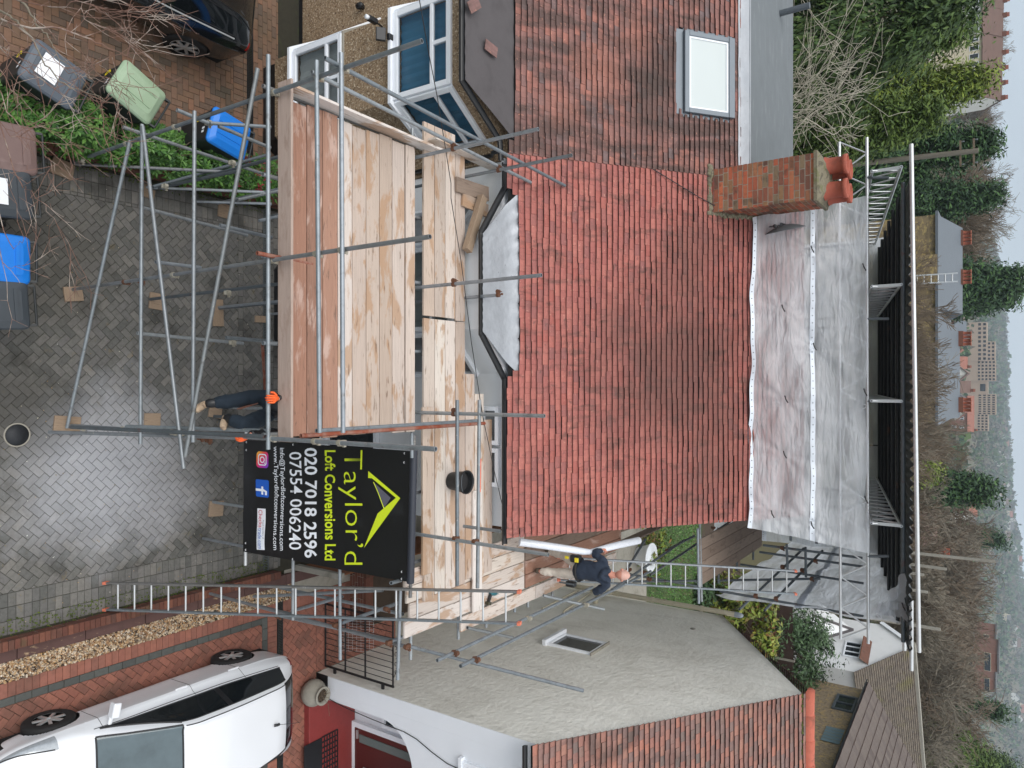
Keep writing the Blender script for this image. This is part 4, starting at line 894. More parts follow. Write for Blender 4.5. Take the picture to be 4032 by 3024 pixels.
# tiled roofs between the bare trees (right of centre)
p0=onY(E6(130,0)[0],E6(0,930)[1],70);p1=onY(E6(130,0)[0],E6(0,1370)[1],70)
pitched('house',p0.x,p1.x,70,p0.z-5,p0.z+.2,onY(E6(270,0)[0],1900,74).z,9,MT['wall_b'],MT['roof_b'],'brown tiled house with aerial behind the temporary roof edge',((-2,2.8,1.2,1.3),(2,2.8,1.2,1.3)),(-2.6,3.2))
pitched('house',*(lambda a,b:(a.x,b.x))(onY(3800,E6(0,1000)[1],190),onY(3800,E6(0,1120)[1],190)),190,onY(3790,2000,190).z-6,onY(E6(550,0)[0],2000,190).z,onY(E6(612,0)[0],2000,194).z,9,MT['wall_b'],MT['roof_r'],'red roofed house with white dormer amid bare trees',((-2,1.5,1.4,1.5),(2,1.5,1.4,1.5)),(-1.5,))
p0=onY(3780,E6(0,1130)[1],150);p1=onY(3780,E6(0,1240)[1],150)
pitched('house',p0.x,p1.x,150,p0.z-6,onY(E6(550,0)[0],2050,150).z,onY(E6(600,0)[0],2050,154).z,8,MT['wall_w'],MT['roof_g'],'white house with grey roof beside the red roofed house',((-1.5,2.5,1.3,1.4),(1.5,2.5,1.3,1.4)))
G7=lambda a,b:(3400+a*.4969,2200+b*.4967)
for (y0,y1,xb,xt,Y,wl,lab) in ((760,900,850,1060,150,'wall_b','three storey brick flats with lit windows on the wooded right slope'),(620,700,760,1040,170,'wall_b','dark brick flats with white windows behind bare branches'),(960,1060,860,1040,190,'wall_b','plain brick flats at the right among bare trees'),(700,760,740,850,140,'wall_b','small brick annex left of the flats with lit windows')):
    a=onY(*G7(xt,y0),Y);b=onY(*G7(xt,y1),Y);c=onY(*G7(xb,y0),Y); e=empty('apartment_block',((a.x+b.x)/2,Y,c.z-3),lab,'flats'); hw=abs(b.x-a.x)/2; h=a.z-c.z+3
    MB().box(-hw,0,-2,hw,9,h).build('wall',MT[wl],e); MB().box(-hw-.2,-.2,h,hw+.2,9.2,h+.25).build('roof',MT['roof_g'],e)
    for k in range(3):
        for j in range(3):
            wx=-hw+2*hw*(k+.5)/3; wz=h-1.9-j*2.6
            if wz>0: f=MB().box(wx-.55,-.08,wz,wx+.55,0,wz+1.0).build('window',MT['wall_c'],e); MB().box(wx-.5,-.1,wz+.05,wx+.5,-.07,wz+.95).build('pane',MT['pane_dark'],f)
# the tan school
Ys=620; MTs=mk('tan brick school',S(166,146,128),.9,var=.1,ns=.3)
def sx(y): return onY(3890,y,Ys).x
e=empty('school_building',(sx(1480),Ys,onY(3835,1500,Ys).z-6),'large tan flat roofed school with grids of dark windows on the far slope','school')
ex,ez=e.location.x,e.location.z
def sch(y0,y1,xa,xb,dy,rows,colsn):
    a=onY(xa,y0,Ys+dy);b=onY(xb,y1,Ys+dy); X0,X1=a.x-ex,b.x-ex; Z0,Z1=a.z-ez,b.z-ez
    MB().box(X0,dy,Z0-8,X1,dy+14,Z1).build('wall',MTs,e)
    for r in range(rows):
        for c in range(colsn):
            w=(X1-X0)/colsn; hh=(Z1-Z0)/rows; MB().box(X0+c*w+w*.22,dy-.15,Z0+r*hh+hh*.2,X0+c*w+w*.78,dy+.05,Z0+r*hh+hh*.75).build('window',MT['foil_dark'],e)
sch(1269,1420,3848,3887,0,2,9); sch(1345,1420,3887,3919,3,2,5); sch(1420,1500,3848,3921,1,5,6); sch(1552,1634,3850,3922,1,4,9); sch(1500,1552,3852,3890,2,1,1); sch(1630,1698,3847,3892,0,3,6)
# ---------------------------------------------------------------- scaffolding
TR=.0242
def c(o,zx,zy): return (o[0]+zx*.4973,o[1]+zy*.4973)
A_=(0,0);B_=(1000,0);C_=(2000,0);D_=(2932,0);A2=(0,750);B2=(1000,750);C2=(2000,750);D2=(2932,750);A3=(0,1500);B3=(1000,1500);C3=(2000,1500);D3=(2932,1500);A4_=(0,2200);B4=(1000,2200);C4=(2000,2200);D4_=(2932,2200)
def tube(parent,kind,p,q,mat='galv',r=TR,hollow=.8,n=12):
    org=parent.location; return MB().tube(V(p)-org,V(q)-org,r,n,hollow=hollow).build(kind,MT[mat],parent)
def coupler(parent,p,d1,d2,mat='clamp'):
    """two bands at right angles with a bolt and nut"""
    org=parent.location; p=V(p)-org; mb=MB(); d1=V(d1).normalized(); d2=V(d2).normalized()
    mb.tube(p-d1*.025,p+d1*.025,.031,10); off=d1.cross(d2); off=off.normalized()*.052 if off.length>.1 else d1.orthogonal().normalized()*.052
    mb.tube(p+off-d2*.025,p+off+d2*.025,.031,10); mb.obox(M.Translation(p+off*.5),.022,.022,.022)
    mb.tube(p+d2*.03-d1*.03,p+d2*.03+d1*.04+off*.3,.007,6); mb.tube(p+off+d1*.032-d2*.02,p+off+d1*.032+d2*.045,.007,6); mb.obox(M.Translation(p+d2*.03+d1*.045+off*.3),.013,.013,.013)
    return mb.build('coupler',MT[mat],parent)
SC=empty('scaffold',(-1.4,5.3,0),'galvanised tube scaffold in front of the bay with two guard rails and diagonal braces','scaffold')
X_,Y_,Z_=V((1,0,0)),V((0,1,0)),V((0,0,1))
# standards
top=lambda o,a,b,Y:onY(*c(o,a,b),Y)
st=[(-3.23,5.24,top(B_,1330,330,5.24).z),(-1.37,5.22,top(B2,1395,370,5.22).z),(.60,5.20,top(B3,1440,505,5.2).z)]
for x,y,z in st: tube(SC,'standard',(x,y,.03),(x,y,z))
inner=[]
for o,a,b,o2,a2,b2 in ((B_,1315,1240,C_,240,1020),(B_,1685,1400,C_,505,1225),(B2,1320,770,C2,265,665),(B3,1320,255,C3,290,270),(B2,1680,850,B2,1930,828)):
    p=onZ(*c(o,a,b),4.62); q=onY(*c(o2,a2,b2),p.y); inner.append((p.x,p.y,q.z)); tube(SC,'standard',(p.x,p.y,.03),(p.x+ (q.x-p.x)*.5,q.y,q.z))
for x,y in ((-1.34,6.38),(-1.30,7.60),(-3.15,6.6),(.55,7.5)): tube(SC,'standard',(x,y,.03),(x,y,4.45),'galv_dark')
# ledgers and guard rails
fx=lambda o,a,b,o2,a2,b2,Y,kind,mat='galv':tube(SC,kind,onY(*c(o,a,b),Y),onY(*c(o2,a2,b2),Y),mat)
lz=4.53
tube(SC,'ledger',(-3.62,5.17,lz),(.72,5.17,lz))
fx(A_,1125,985,A3,1112,500,5.15,'ledger'); fx(A_,1540,880,A3,1528,485,5.15,'ledger')
fx(B_,690,420,B3,705,410,5.15,'guard_rail'); fx(B_,495,480,B3,520,410,5.15,'guard_rail')
tube(SC,'ledger',(-3.5,7.55,1.75),(.9,7.55,1.75),'galv_dark'); tube(SC,'ledger',(-3.5,7.55,4.5),(2.8,7.55,4.5)); tube(SC,'ledger',(-3.5,8.5,4.5),(3.0,8.5,4.5))
# braces on the front face
fx(A_,1030,1110,A3,530,370,5.10,'brace'); fx(A_,1130,1000,A3,1455,695,5.09,'brace'); fx(A_,2040,540,A3,1465,600,5.11,'brace')
# braces running back to the house
tube(SC,'brace',onX(*c(A_,440,1290),-3.2),onX(*c(A_,1875,1365),-3.2)); tube(SC,'brace',onX(*c(A_,1110,1480),-3.1),onX(*c(A_,2150,1525),-3.1)); tube(SC,'brace',onX(*c(A_,1560,1595),-3.05),onX(*c(A_,2150,1615),-3.05))
tube(SC,'brace',onX(*c(A3,390,405),.66),onX(*c(A3,1900,450),.66)); tube(SC,'brace',onX(*c(A3,560,365),.56),onX(*c(A3,2100,440),.56),'galv_dark'); tube(SC,'brace',onX(*c(A3,1000,360),.55),onX(*c(A3,2120,395),.55))
tube(SC,'brace',onX(*c(A_,1190,1500),-3.1),onX(*c(A_,2140,1215),-3.1) if False else onX(*c(A_,1900,1350),-3.1),'galv_dark')
# transoms seen end-on, at the two lower lifts
for o,a,b,o2,a2,b2,z,m in ((A2,1130,135,A2,1960,355,1.50,'galv'),(A2,1740,275,A2,2150,372,2.9,'galv'),(A2,1230,565,A2,1590,610,1.75,'galv'),(A2,1085,1130,A2,1925,1210,1.50,'galv'),(A2,1790,1165,A2,2150,1195,2.9,'galv'),(A_,970,1005,A_,2140,1395,1.52,'galv'),(A_,1400,870,A_,1650,975,2.75,'galv'),(A_,1660,975,A_,2140,1005,2.75,'galv'),(A_,1730,1000,A_,2140,1170,2.75,'galv'),(A_,640,1275,A_,1000,1130,.35,'galv'),(A_,1210,1480,A_,2140,1220,1.2,'galv_dark'),(A2,1880,75,A2,2200,5,1.7,'galv'),(A2,2050,240,A2,2200,205,1.3,'galv')):
    tube(SC,'transom',onZ(*c(o,a,b),z),onZ(*c(o2,a2,b2),z),m)
p=onZ(*c(A2,1920,1220),2.0); tube(SC,'brace',(p.x,7.0,2.0),(p.x+.85,8.5,.1),'rusty'); 
tube(SC,'transom',onZ(*c(A2,2035,495),4.58),onZ(*c(A2,2035,495),4.58)+V((.02,.75,0)),'rusty')
# board bearers below the deck, projecting stubs
for x in (-3.27,-2.3,-1.40,-.45,.56): tube(SC,'transom',(x,5.12,4.50),(x,8.65,4.50))
tube(SC,'transom',(1.5,7.45,4.5),(1.5,9.3,4.5)); tube(SC,'transom',(2.45,7.45,4.5),(2.45,9.3,4.5))
# return guard rails at the left end (run back past the eaves) and at the right end
for o,a,b,o2,a2,b2,zz in ((B_,560,460,C_,450,1470,5.62),(B_,455,570,C_,210,1460,5.25)):
    p=onX(*c(o,a,b),-3.29); q=onZ(*c(o2,a2,b2),p.z); tube(SC,'guard_rail',p,q)
p=onZ(*c(B3,370,435),5.05); q=onZ(*c(B3,1825,335),5.05); tube(SC,'guard_rail',p,q,'rusty'); tube(SC,'guard_rail',p+V((-.03,.35,-.16)),q+V((-.03,.1,-.16)))
p=onY(*c(B3,1250,415),7.2); tube(SC,'transom',(p.x-.0,7.2,p.z),(p.x+.32,7.2,p.z)); 
tube(SC,'standard',(.78,7.0,0.03),(.78,7.0,4.9),'galv_dark') if False else None
for (x,y,z) in st:
    for zz in (1.45,2.6,lz,5.25,5.63): coupler(SC,(x,y,zz),Z_,X_,'clamp_rust' if random.random()<.35 else 'clamp')
for (x,y,z) in inner: coupler(SC,(x,y,5.2),Z_,Y_,'clamp_rust')
for o,a,b in ((A3,640,370),(A3,1100,385),(A3,1430,410),(A3,1530,400),(A3,1580,450),(A3,1640,470),(A3,2080,430),(A_,635,1270),(A_,1640,975),(A_,1825,1290),(A_,1295,1475),(A2,1830,1205),(A2,1790,810),(A2,1110,720)): coupler(SC,onZ(*c(o,a,b),{0:.35}.get(0,.35) if a<700 else (1.5 if a<1350 else 2.6)),X_,Y_,'clamp_rust' if random.random()<.6 else 'clamp')
# rails over the rear deck beside the banner
R2=[(B3,1610,150,B3,1610,1620,5.3),(B3,1785,150,B3,1770,1640,5.62)]
for i,(o,a,b,o2,a2,b2,z) in enumerate(R2): tube(SC,'guard_rail',onZ(*c(o,a,b),z),onZ(*c(o2,a2,b2),z),['galv','galv'][i])
p=onZ(*c(B3,1785,615),5.62);q=onZ(*c(B3,1780,880),5.62); MB().tube(p-SC.location,q-SC.location,TR+.0012,12).build('paint_band',mk('orange paint',S(226,110,80),.5,var=.2,ns=12),SC)
# ---------------------------------------------------------------- boards: every plank is a thing of its own
NBD=0
BOARDLAB={}
def plank(a,b,label,mat='board',wd=.219,th=.038,up=(0,0,1),group=None,name='scaffold_board',sag=0,cat='plank'):
    """a plank from a to b (centre line of its underside); bevelled, with metal end bands"""
    a=V(a);b=V(b);d=b-a;L=d.length; x=d.normalized(); z=V(up); z=(z-x*z.dot(x)).normalized(); y=z.cross(x)
    mb=MB(); n=6
    vs=[];fs=[]
    for i in range(n+1):
        t=i/n-.5; w0=random.uniform(-.002,.002); dz=sag*math.cos(math.pi*t)+random.uniform(-.001,.001)
        for yy,zz in((-wd/2+w0,0),(wd/2+w0,0),(wd/2+w0,th),(-wd/2+w0,th)): vs.append((t*L,yy,zz+dz))
    for i in range(n):
        for k in range(4): fs.append((i*4+k,i*4+(k+1)%4,i*4+4+(k+1)%4,i*4+4+k))
    fs+=[(3,2,1,0),(4*n,4*n+1,4*n+2,4*n+3)]
    e=mb.add(vs,fs).build(name,MT[mat],bevel=.004,seg=1); tag(e,label,cat,group)
    e.matrix_world=M.Translation((a+b)/2)@M((x,y,z)).transposed().to_4x4()
    return e
ORD=['first','second','third','fourth','fifth','sixth','seventh','eighth','ninth','tenth']
gF='boards of the front deck'
ys=[5.53+.2345*i for i in range(9)]
mats=['board_brown','board_brown','board_brown','board','board','board','board','board','board']
desc=['reddish brown darkened board, first of the front deck behind the toe board','brown board with a red smear, second of the front deck behind the toe board','dark brown board under the upper guard rail, third of the front deck','brown and white streaked board, fourth of the front deck','pale pinkish board, fifth of the front deck from the toe board','pale pinkish board, sixth of the front deck from the toe board','pale board with broad brown stains, seventh of the front deck','pale board with blotchy stains, eighth of the front deck','narrow brownish board at the rear edge of the front deck']
for i,y in enumerate(ys): plank((-3.2+random.uniform(-.03,.03),y,4.562),(.62+random.uniform(-.05,.03),y,4.562),desc[i],mats[i],group=gF,wd=.225 if i<8 else .18)
gI='boards of the rear deck'
for i in range(4):
    y=7.79+.232*i; xs=-3.62 if i<3 else -3.4
    q=plank((xs,y,4.562),(-.93+random.uniform(-.02,.02),y+0.0,4.562),['pale board nearest the dark gap, left end of the rear deck','pinkish board second from the dark gap, left half of the rear deck','pale board third from the dark gap, left half of the rear deck','pinkish board along the bay wall, left half of the rear deck'][i],'board',group=gI)
    plank((-.91,y,4.562),(3.0 if i<1 else 2.95,y,4.562),['long pale board nearest the dark gap, running behind the banner','long pale board second from the gap, running under the black bucket','long yellowish board third from the gap, behind the banner','long stained board fourth from the gap, under the bucket rim'][i],'board',group=gI)
for i,(x0,x1,y) in enumerate(((-.15,2.9,8.72),(.15,2.95,8.95),(.55,2.9,9.17))): plank((x0,y,4.562),(x1,y,4.562),['short board stepped against the right splay of the bay','shorter board stepped beyond the bay, second row','shortest board against the white wall below the eaves gutter'][i],'board',group=gI)
# lapped boards lying on top by the banner
plank((.32,7.72,4.602),(2.62,7.72,4.602),'worn board with rounded ends lying on the rear deck just behind the banner top','board',group=gI)
p=onZ(*c(B3,1670,1500),4.62); plank((1.6,8.86,4.602),(3.42,8.86,4.602),'board lying across the side deck beneath the rusty guard rail','board',group=gI)
# toe boards
plank((-3.36,5.30,4.545),(.64,5.30,4.545),'weathered pinkish upright toe board along the front edge of the deck','board_pink',wd=.225,th=.034,up=(0,1,0)).location.z=4.64
plank((-3.30,5.36,4.66),(-3.26,7.9,4.66),'pale upright toe board along the left end of the front deck','board',wd=.225,th=.034,up=(1,0,0)); plank((-3.40,7.75,4.66),(-3.36,9.6,4.66),'pale upright toe board beside the pebbledash bay at the left rear','board',wd=.2,th=.034,up=(1,0,0))
p=onZ(*c(B2,1000,800),4.7); MB().tube((-3.28,5.336,4.765),(.62,5.336,4.765),.006,6).build('toe_edge',MT['board'],SC) if False else None
# offcuts by the bay
def lay(o,a,b,a2,b2,z,label,mat='board',wd=.2,th=.04): return plank(onZ(*c(o,a,b),z),onZ(*c(o,a2,b2),z),label,mat,wd=wd,th=th,name='timber_offcut',cat='timber')
lay(B2,1665,480,1790,55,4.67,'thick square timber with a mossy end lying across the rear deck beside the bay','sole',.13,.10)
lay(B_,1590,1460,1845,1540,4.61,'short brown board end lying across the rear deck beside the left downpipe','board_grey',.22); lay(B2,1640,70,1840,165,4.605,'short pale board end under the thick mossy timber','board',.2)
# side decks
gS='boards of the side deck'
xs=[2.62,2.85,3.08,3.31]
sl=['leftmost long board of the near side deck below the eaves corner','second board of the near side deck from the roof','third board of the near side deck with orange water stains','right board of the near side deck beside the ladder head']
sl2=['leftmost brown board of the middle side deck below the roof verge','second grey brown board of the middle side deck behind the white pole','third stained board of the middle side deck under the walking man','right brown board of the middle side deck beside the step']
for i,x in enumerate(xs):
    plank((x,7.33+ (.0,.04,.1,.0)[i],4.525),(x,10.25,4.525),sl[i],'board',group=gS); plank((x,10.29,4.525),(x,13.92,4.525),sl2[i],'board_brown' if i!=1 else 'board_grey',group=gS)
plank((2.75,13.96,4.525),(2.75,16.5,4.525),'dark board of the far side deck under the verge','board_grey',group=gS); plank((2.98,13.96,4.525),(2.98,16.5,4.525),'second dark board of the far side deck','board_grey',group=gS)
plank((3.56,8.55,4.525),(3.56,10.6,4.525),'outer step board beside the ladder head with a chipped end','board',group=gS); plank((3.56,10.62,4.525),(3.56,13.7,4.525),'outer step board along the cream wall side, farther half','board',group=gS)
plank((3.30,13.9,4.63),(3.24,17.0,4.63),'dark upright toe board beyond the walking man','board_grey',wd=.225,th=.034,up=(-1,0,0))
# sole boards under the base plates
for i,(o,a,b,w_,l_,ang,lab) in enumerate(((A_,490,1335,.24,.30,80,'sole board under the left front standard beside the hedge'),(A2,575,820,.26,.21,8,'sole board with white splashes under the middle front standard'),(A3,525,350,.26,.36,84,'large sole board under the right front standard'),(A2,1240,880,.26,.26,85,'sole board under the second standard behind the middle one'),(A2,1720,970,.2,.46,2,'long sole board under the inner standard before the drain'),(A3,1200,315,.24,.26,88,'sole board in shade right of the drive under a brace'),(A3,1700,235,.24,.24,80,"small sole board below the climbing man's boot"),(A3,1705,1010,.26,.27,85,'sole board with two crossing tube feet below the banner'),(A_,1170,1520,.2,.2,80,'small sole board beside the dwarf wall at the left'),(A2,1775,165,.24,.26,86,'sole board near the left end of the drain'),(A2,2070,1020,.3,.12,2,'narrow sole board beside the drain slot'))):
    p=onZ(*c(o,a,b),.0); e=plank(p+V((-l_/2*math.cos(R(ang)),-l_/2*math.sin(R(ang)),.002)),p+V((l_/2*math.cos(R(ang)),l_/2*math.sin(R(ang)),.002)),lab,'sole',wd=w_,th=.036,name='sole_board',group='sole boards under scaffold feet')
# ---------------------------------------------------------------- side scaffold
SS=empty('scaffold',(3.6,10,0),'side scaffold with two long guard rails reaching over the cream gable wall','scaffold')
p0=onX(*c(B4,1165,965),3.78) if False else None
q=onZ(*c(B4,1175,200),4.60)
fy=7.26
stub=lambda a,b,Y: onY(*c(B4,a,b),Y)
tube(SS,'ledger',(2.75,fy,4.55),(stub(1165,965,fy).x,fy,4.50))           # front ledger of the side deck, long end to the right
tube(SS,'ledger',stub(680,60,7.2),stub(683,800,7.2)); tube(SS,'ledger',stub(310,0,7.2),stub(308,485,7.2))
# tube angled out to the right carrying the rails
a=onY(*c(B4,200,450),7.35);b=onZ(*c(B4,1160,660),4.42); tube(SS,'brace',a,b)
a=onZ(*c(B4,1215,685),4.42); b=onZ(*c(C4,600,1045),5.35)
def along(p,q,t): return V(p)+(V(q)-V(p))*t
# outriggers: tubes whose right ends stick out over the gap (built level)
tube(SS,'transom',onX(*c(B4,1215,690),3.55),onX(*c(B4,1215,690),3.55)+(onY(*c(C4,600,1045),8.2)-onX(*c(B4,1215,690),3.55)))
o1=onZ(*c(B4,1690,545),4.6); o2=onZ(*c(B4,2050,625),4.6); tube(SS,'transom',o1,o2)
r1a=onZ(*c(B4,1450,805),5.25); r1b=onZ(*c(C4,670,225),5.25); tube(SS,'guard_rail',r1a,r1b)
r2a=onZ(*c(B4,1635,850),5.62); r2b=onZ(*c(C4,1130,100),5.62); tube(SS,'guard_rail',r2a,r2b)
coupler(SS,along(r1a,r1b,.08),X_,Y_,'clamp_rust'); coupler(SS,along(r2a,r2b,.05),X_,Y_,'clamp_rust'); coupler(SS,along(r1a,r1b,.5),X_,Y_); coupler(SS,along(r2a,r2b,.55),X_,Y_)
o1=onZ(*c(C4,280,290),4.75); o2=onZ(*c(C4,760,400),5.3); tube(SS,'transom',o1,o2)
for k,y in enumerate((7.55,8.6,9.3,10.1,10.5,11.3,12.4,13.3)): tube(SS,'transom',(2.5,y,4.47),(3.78+.02*(k%3),y,4.47))
tube(SS,'ledger',(3.45,7.2,4.42),(3.45,14.2,4.42)); 
p=onZ(*c(B3,1270,1200),4.6); q=onY(*c(C3,320,1375),p.y); tube(SS,'standard',(p.x,p.y,.03),(q.x,p.y,q.z)); tube(SS,'standard',onY(*c(B3,1660,1150),8.3),onY(*c(B3,1950,1190),8.3))
coupler(SS,(p.x,p.y,5.3),Z_,X_,'clamp_rust'); coupler(SS,(p.x,p.y,5.62),Z_,X_,'clamp_rust')
# lower bracing beside the ladder
for a,b,a2,b2,Y in ((210,230,1180,440,7.6),(300,415,700,300,7.5),(620,535,1160,345,7.25),(0,300,1020,250,7.5),(0,365,300,440,7.6)): tube(SS,'brace',onY(*c(B4,a,b),Y),onY(*c(B4,a2,b2),Y+.05))
for a,b,Y in ((205,450,7.4),(660,520,7.2),(1065,390,7.3),(1080,660,7.2),(1225,690,7.2)): coupler(SS,onY(*c(B4,a,b),Y),X_,Z_,'clamp_rust')
for x in (2.6,3.5): tube(SS,'standard',(x,7.3,.03),(x,7.3,4.6)); 
tube(SS,'standard',onY(*c(B3,1085,1600),7.0),onY(*c(B3,1160,1580),7.3))
# rear part of the side scaffold
def zz(a,b,s=.3737): return (2400+a*s,1980+b*s)
tube(SS,'ledger',onY(*zz(930,270),13.2),onY(*zz(940,1060),13.2)); tube(SS,'ledger',onY(*zz(950,205),13.35),onY(*zz(970,1040),13.35))
for (a,b,a2,b2,z) in ((180,710,380,380,5.0),(20,920,790,390,5.62),(0,880,0,880,0),(250,830,920,820,5.0),(200,750,930,880,4.6),(430,760,1280,190,5.6),(600,500,900,345,5.3)):
    if z: 
        p=onZ(*zz(a,b),z) if z else None
        q=onZ(*zz(a2,b2),z+ (.5 if a2>850 else 0)); tube(SS,'guard_rail',p,q,'galv_dark')
for (a,b) in ((350,730),(405,800),(600,500),(190,700),(1080,260)): coupler(SS,onZ(*zz(a,b),5.3),X_,Y_,'clamp_rust')
gR='boards of the upper rear platform'
for i in range(4):
    x=3.0+.222*i; plank((x,13.32,6.44),(x,17.4,6.44),['leftmost weathered board of the raised rear platform','second weathered board of the raised rear platform','third weathered board of the raised rear platform','outer weathered board of the raised rear platform'][i],'board_grey',group=gR,wd=.216)
for y in (13.5,14.6,15.8,17.0): tube(SS,'transom',(2.9,y,6.39),(4.02,y,6.39),'galv_dark')
# ---------------------------------------------------------------- ladders
def ladder(lo,hi,wd,label,n,tips=True,foot=True):
    """lo, hi: centre line ends; stiles, rungs, orange caps"""
    lo=V(lo);hi=V(hi); e=empty('ladder',lo,label,'ladder'); d=(hi-lo); x=V((1,0,0)); L=d.length; dn=d.normalized(); nn=x.cross(dn)
    mt=MT['galv']
    for s in(-1,1):
        stl=MB().bar(x*s*wd/2,x*s*wd/2+d,.028,.062,up=nn).build('stile',MT['galv'],e,bevel=.004)
        if tips: MB().obox(M.Translation(x*s*wd/2+d+dn*.012)@M((x,dn,nn)).transposed().to_4x4(),.02,.022,.038).build('end_cap',mt_cap,stl)
        if foot: MB().obox(M.Translation(x*s*wd/2-dn*.0)@M((x,dn,nn)).transposed().to_4x4(),.02,.03,.038).build('foot',mt_cap,stl)
    for k in range(n):
        t=(k+.75)/(n+.3); MB().tube(-x*wd/2+d*t,x*wd/2+d*t,.0135,8).build('rung',MT['alu'],e)
    return e
mt_cap=mk('orange rubber cap',S(214,120,94),.6,var=.15,ns=20)
def solveline(f0,dy,pxt):
    z=0
    for k in range(2000):
        z=k*.005; y=f0[1]+dy*z; zc=y*cp+(CAMH-z)*sp; u=y*sp-(CAMH-z)*cp
        if 2016+FPX*u/zc>=pxt: break
    return V((f0[0],y,z)),zc
lo=V((3.19,5.69,.03)); hi,zc=solveline((3.19,5.69),.325,2040); hx=((2333+2451)/2-1512)*zc/FPX; hi.x=hx
ladder(lo,hi,.40,'long galvanised ladder with orange caps leaning on the near side deck',21)
t2=onY(*zz(1950,838),13.56); t1=onY(2410,2251,11.74); dr=(t2-t1).normalized(); lo2=t1-dr*((t1.z-4.66)/dr.z)
ladder(lo2,t2,.405,'ladder rising from the side deck past the walking man to the rear platform',16)
# ---------------------------------------------------------------- temporary roof over the rear
TRF=empty('temporary_roof',(0,13.4,7.5),'temporary roof of black corrugated sheets on aluminium lattice beams above the tiled roof','temporary roof')
BY=13.45
def lat(parent,a,b,dz,mat='alu',n=14,upv=(0,0,1),r=.024):
    """lattice beam: two chords and zigzag webs"""
    a=V(a)-parent.location;b=V(b)-parent.location;u=V(upv)*dz; e=MB()
    e.tube(a,b,r,10,hollow=.75); e.tube(a+u,b+u,r,10,hollow=.75); o=e.build('lattice_beam',MT[mat],parent); w_=MB()
    for k in range(n):
        p=a+(b-a)*(k/n); q=a+(b-a)*((k+.5)/n); r_=a+(b-a)*((k+1)/n); w_.tube(p,q+u,.014,6); w_.tube(q+u,r_,.014,6)
    w_.build('web',MT[mat],o); return o
bl=onY(3305,560,BY);br=onY(*D4(800,640),BY); bu=onY(*D4(1020,670),BY)
lat(TRF,(bl.x,BY,bl.z),(br.x,BY,bl.z+.02),bu.z-br.z,n=16)
RYF=13.15; sl_=math.tan(R(11)); zfront=onY(*D2c if False else (2932+1240*.4973,750+735*.4973),RYF).z
def roofz(y,o=0): return zfront+o-(y-RYF)*sl_
dzb=onY(2932+1240*.4973,1120,RYF).z-onY(2932+1010*.4973,1120,RYF).z
for yy in (656,1120,1580,2072):
    x=onY(2932+1240*.4973,yy,RYF).x; lat(TRF,(x,RYF,zfront-dzb),(x,21.5,roofz(21.5)-dzb),dzb,'alu' if yy<2000 else 'alu',n=18)
    xx=x-TRF.location.x; MB().bar(V((x,RYF+.04,zfront-dzb))-TRF.location,V((x,RYF+.04,zfront))-TRF.location,.05,.012).build('end_post',MT['alu'],TRF)
xl=onY(3590,565,RYF-.1).x; xr=onY(*D4_ if False else D4(1300,700),RYF-.1).x
MT['sheet_black']=mk('black corrugated sheet',S(44,46,48),.5,.3,var=.25,ns=2,stain=(S(104,66,48),2.5,.64,.74,.6))
# corrugated sheets, wave across X, ridges running down the slope
vs=[];fs=[];nx=520;yy=[RYF-.12,16,18.5,21.8]
x0=onY(3580,690,RYF).x; x1=onY(3580,2560,RYF).x
for i in range(nx+1):
    x=x0+(x1-x0)*i/nx; wz=.028*math.sin(2*math.pi*x/.152)+.012*math.sin(x*1.3)
    for y in yy: vs.append((x,y-13.4,roofz(y,.13)+wz-7.5))
for i in range(nx):
    for j in range(3): a=i*4+j; fs.append((a,a+4,a+5,a+1))
MB().add(vs,fs,0,True).build('corrugated_sheet',MT['sheet_black'],TRF)
for k in range(9): y=13.35+k*1.0; tube(TRF,'purlin',(x0+.05,y,roofz(y,.045)),(x1-.05,y,roofz(y,.045)),'sheet_black' if k else 'galv_dark',r=.032)
p=onY(3588,568,RYF-.16); q=onY(*D4(1380,740),RYF-.16); tube(TRF,'edge_tube',p,q,'alu',r=.032)
p=onY(*D4(1320,330),RYF); q=onY(*D4(1320,885),RYF); tube(TRF,'edge_tube',p,q,'alu',r=.03); p=onY(*D4(1265,530),RYF+.5); q=onY(*D4(1265,725),RYF+.5); tube(TRF,'edge_tube',p,q,'alu',r=.03)
for yy,a in ((690,60),(800,1310),(985,1270),(1555,1330),(2105,1340)): pass
for (a,b,a2,b2,Y) in ((1345,1370,1985,1430,20),(1360,1450,1600,1490,20.5),(1345,1525,1420,1535,21),): 
    p=onY(*c(D3,a,b),Y);q=onY(*c(D3,a2,b2),Y); MB().bar(p-V((0,0,2))-TRF.location,q-TRF.location,.1,.05,up=(1,0,0)).build('post',MT['concrete'],TRF)
for (a,b,a2,b2,Y) in ((1370,250,1450,265,21),(1380,535,1550,560,20)):
    p=onY(*D4(a,b),Y);q=onY(*D4(a2,b2),Y); MB().bar(p-V((0,0,2))-TRF.location,q-TRF.location,.1,.05,up=(1,0,0)).build('post',MT['concrete'],TRF)
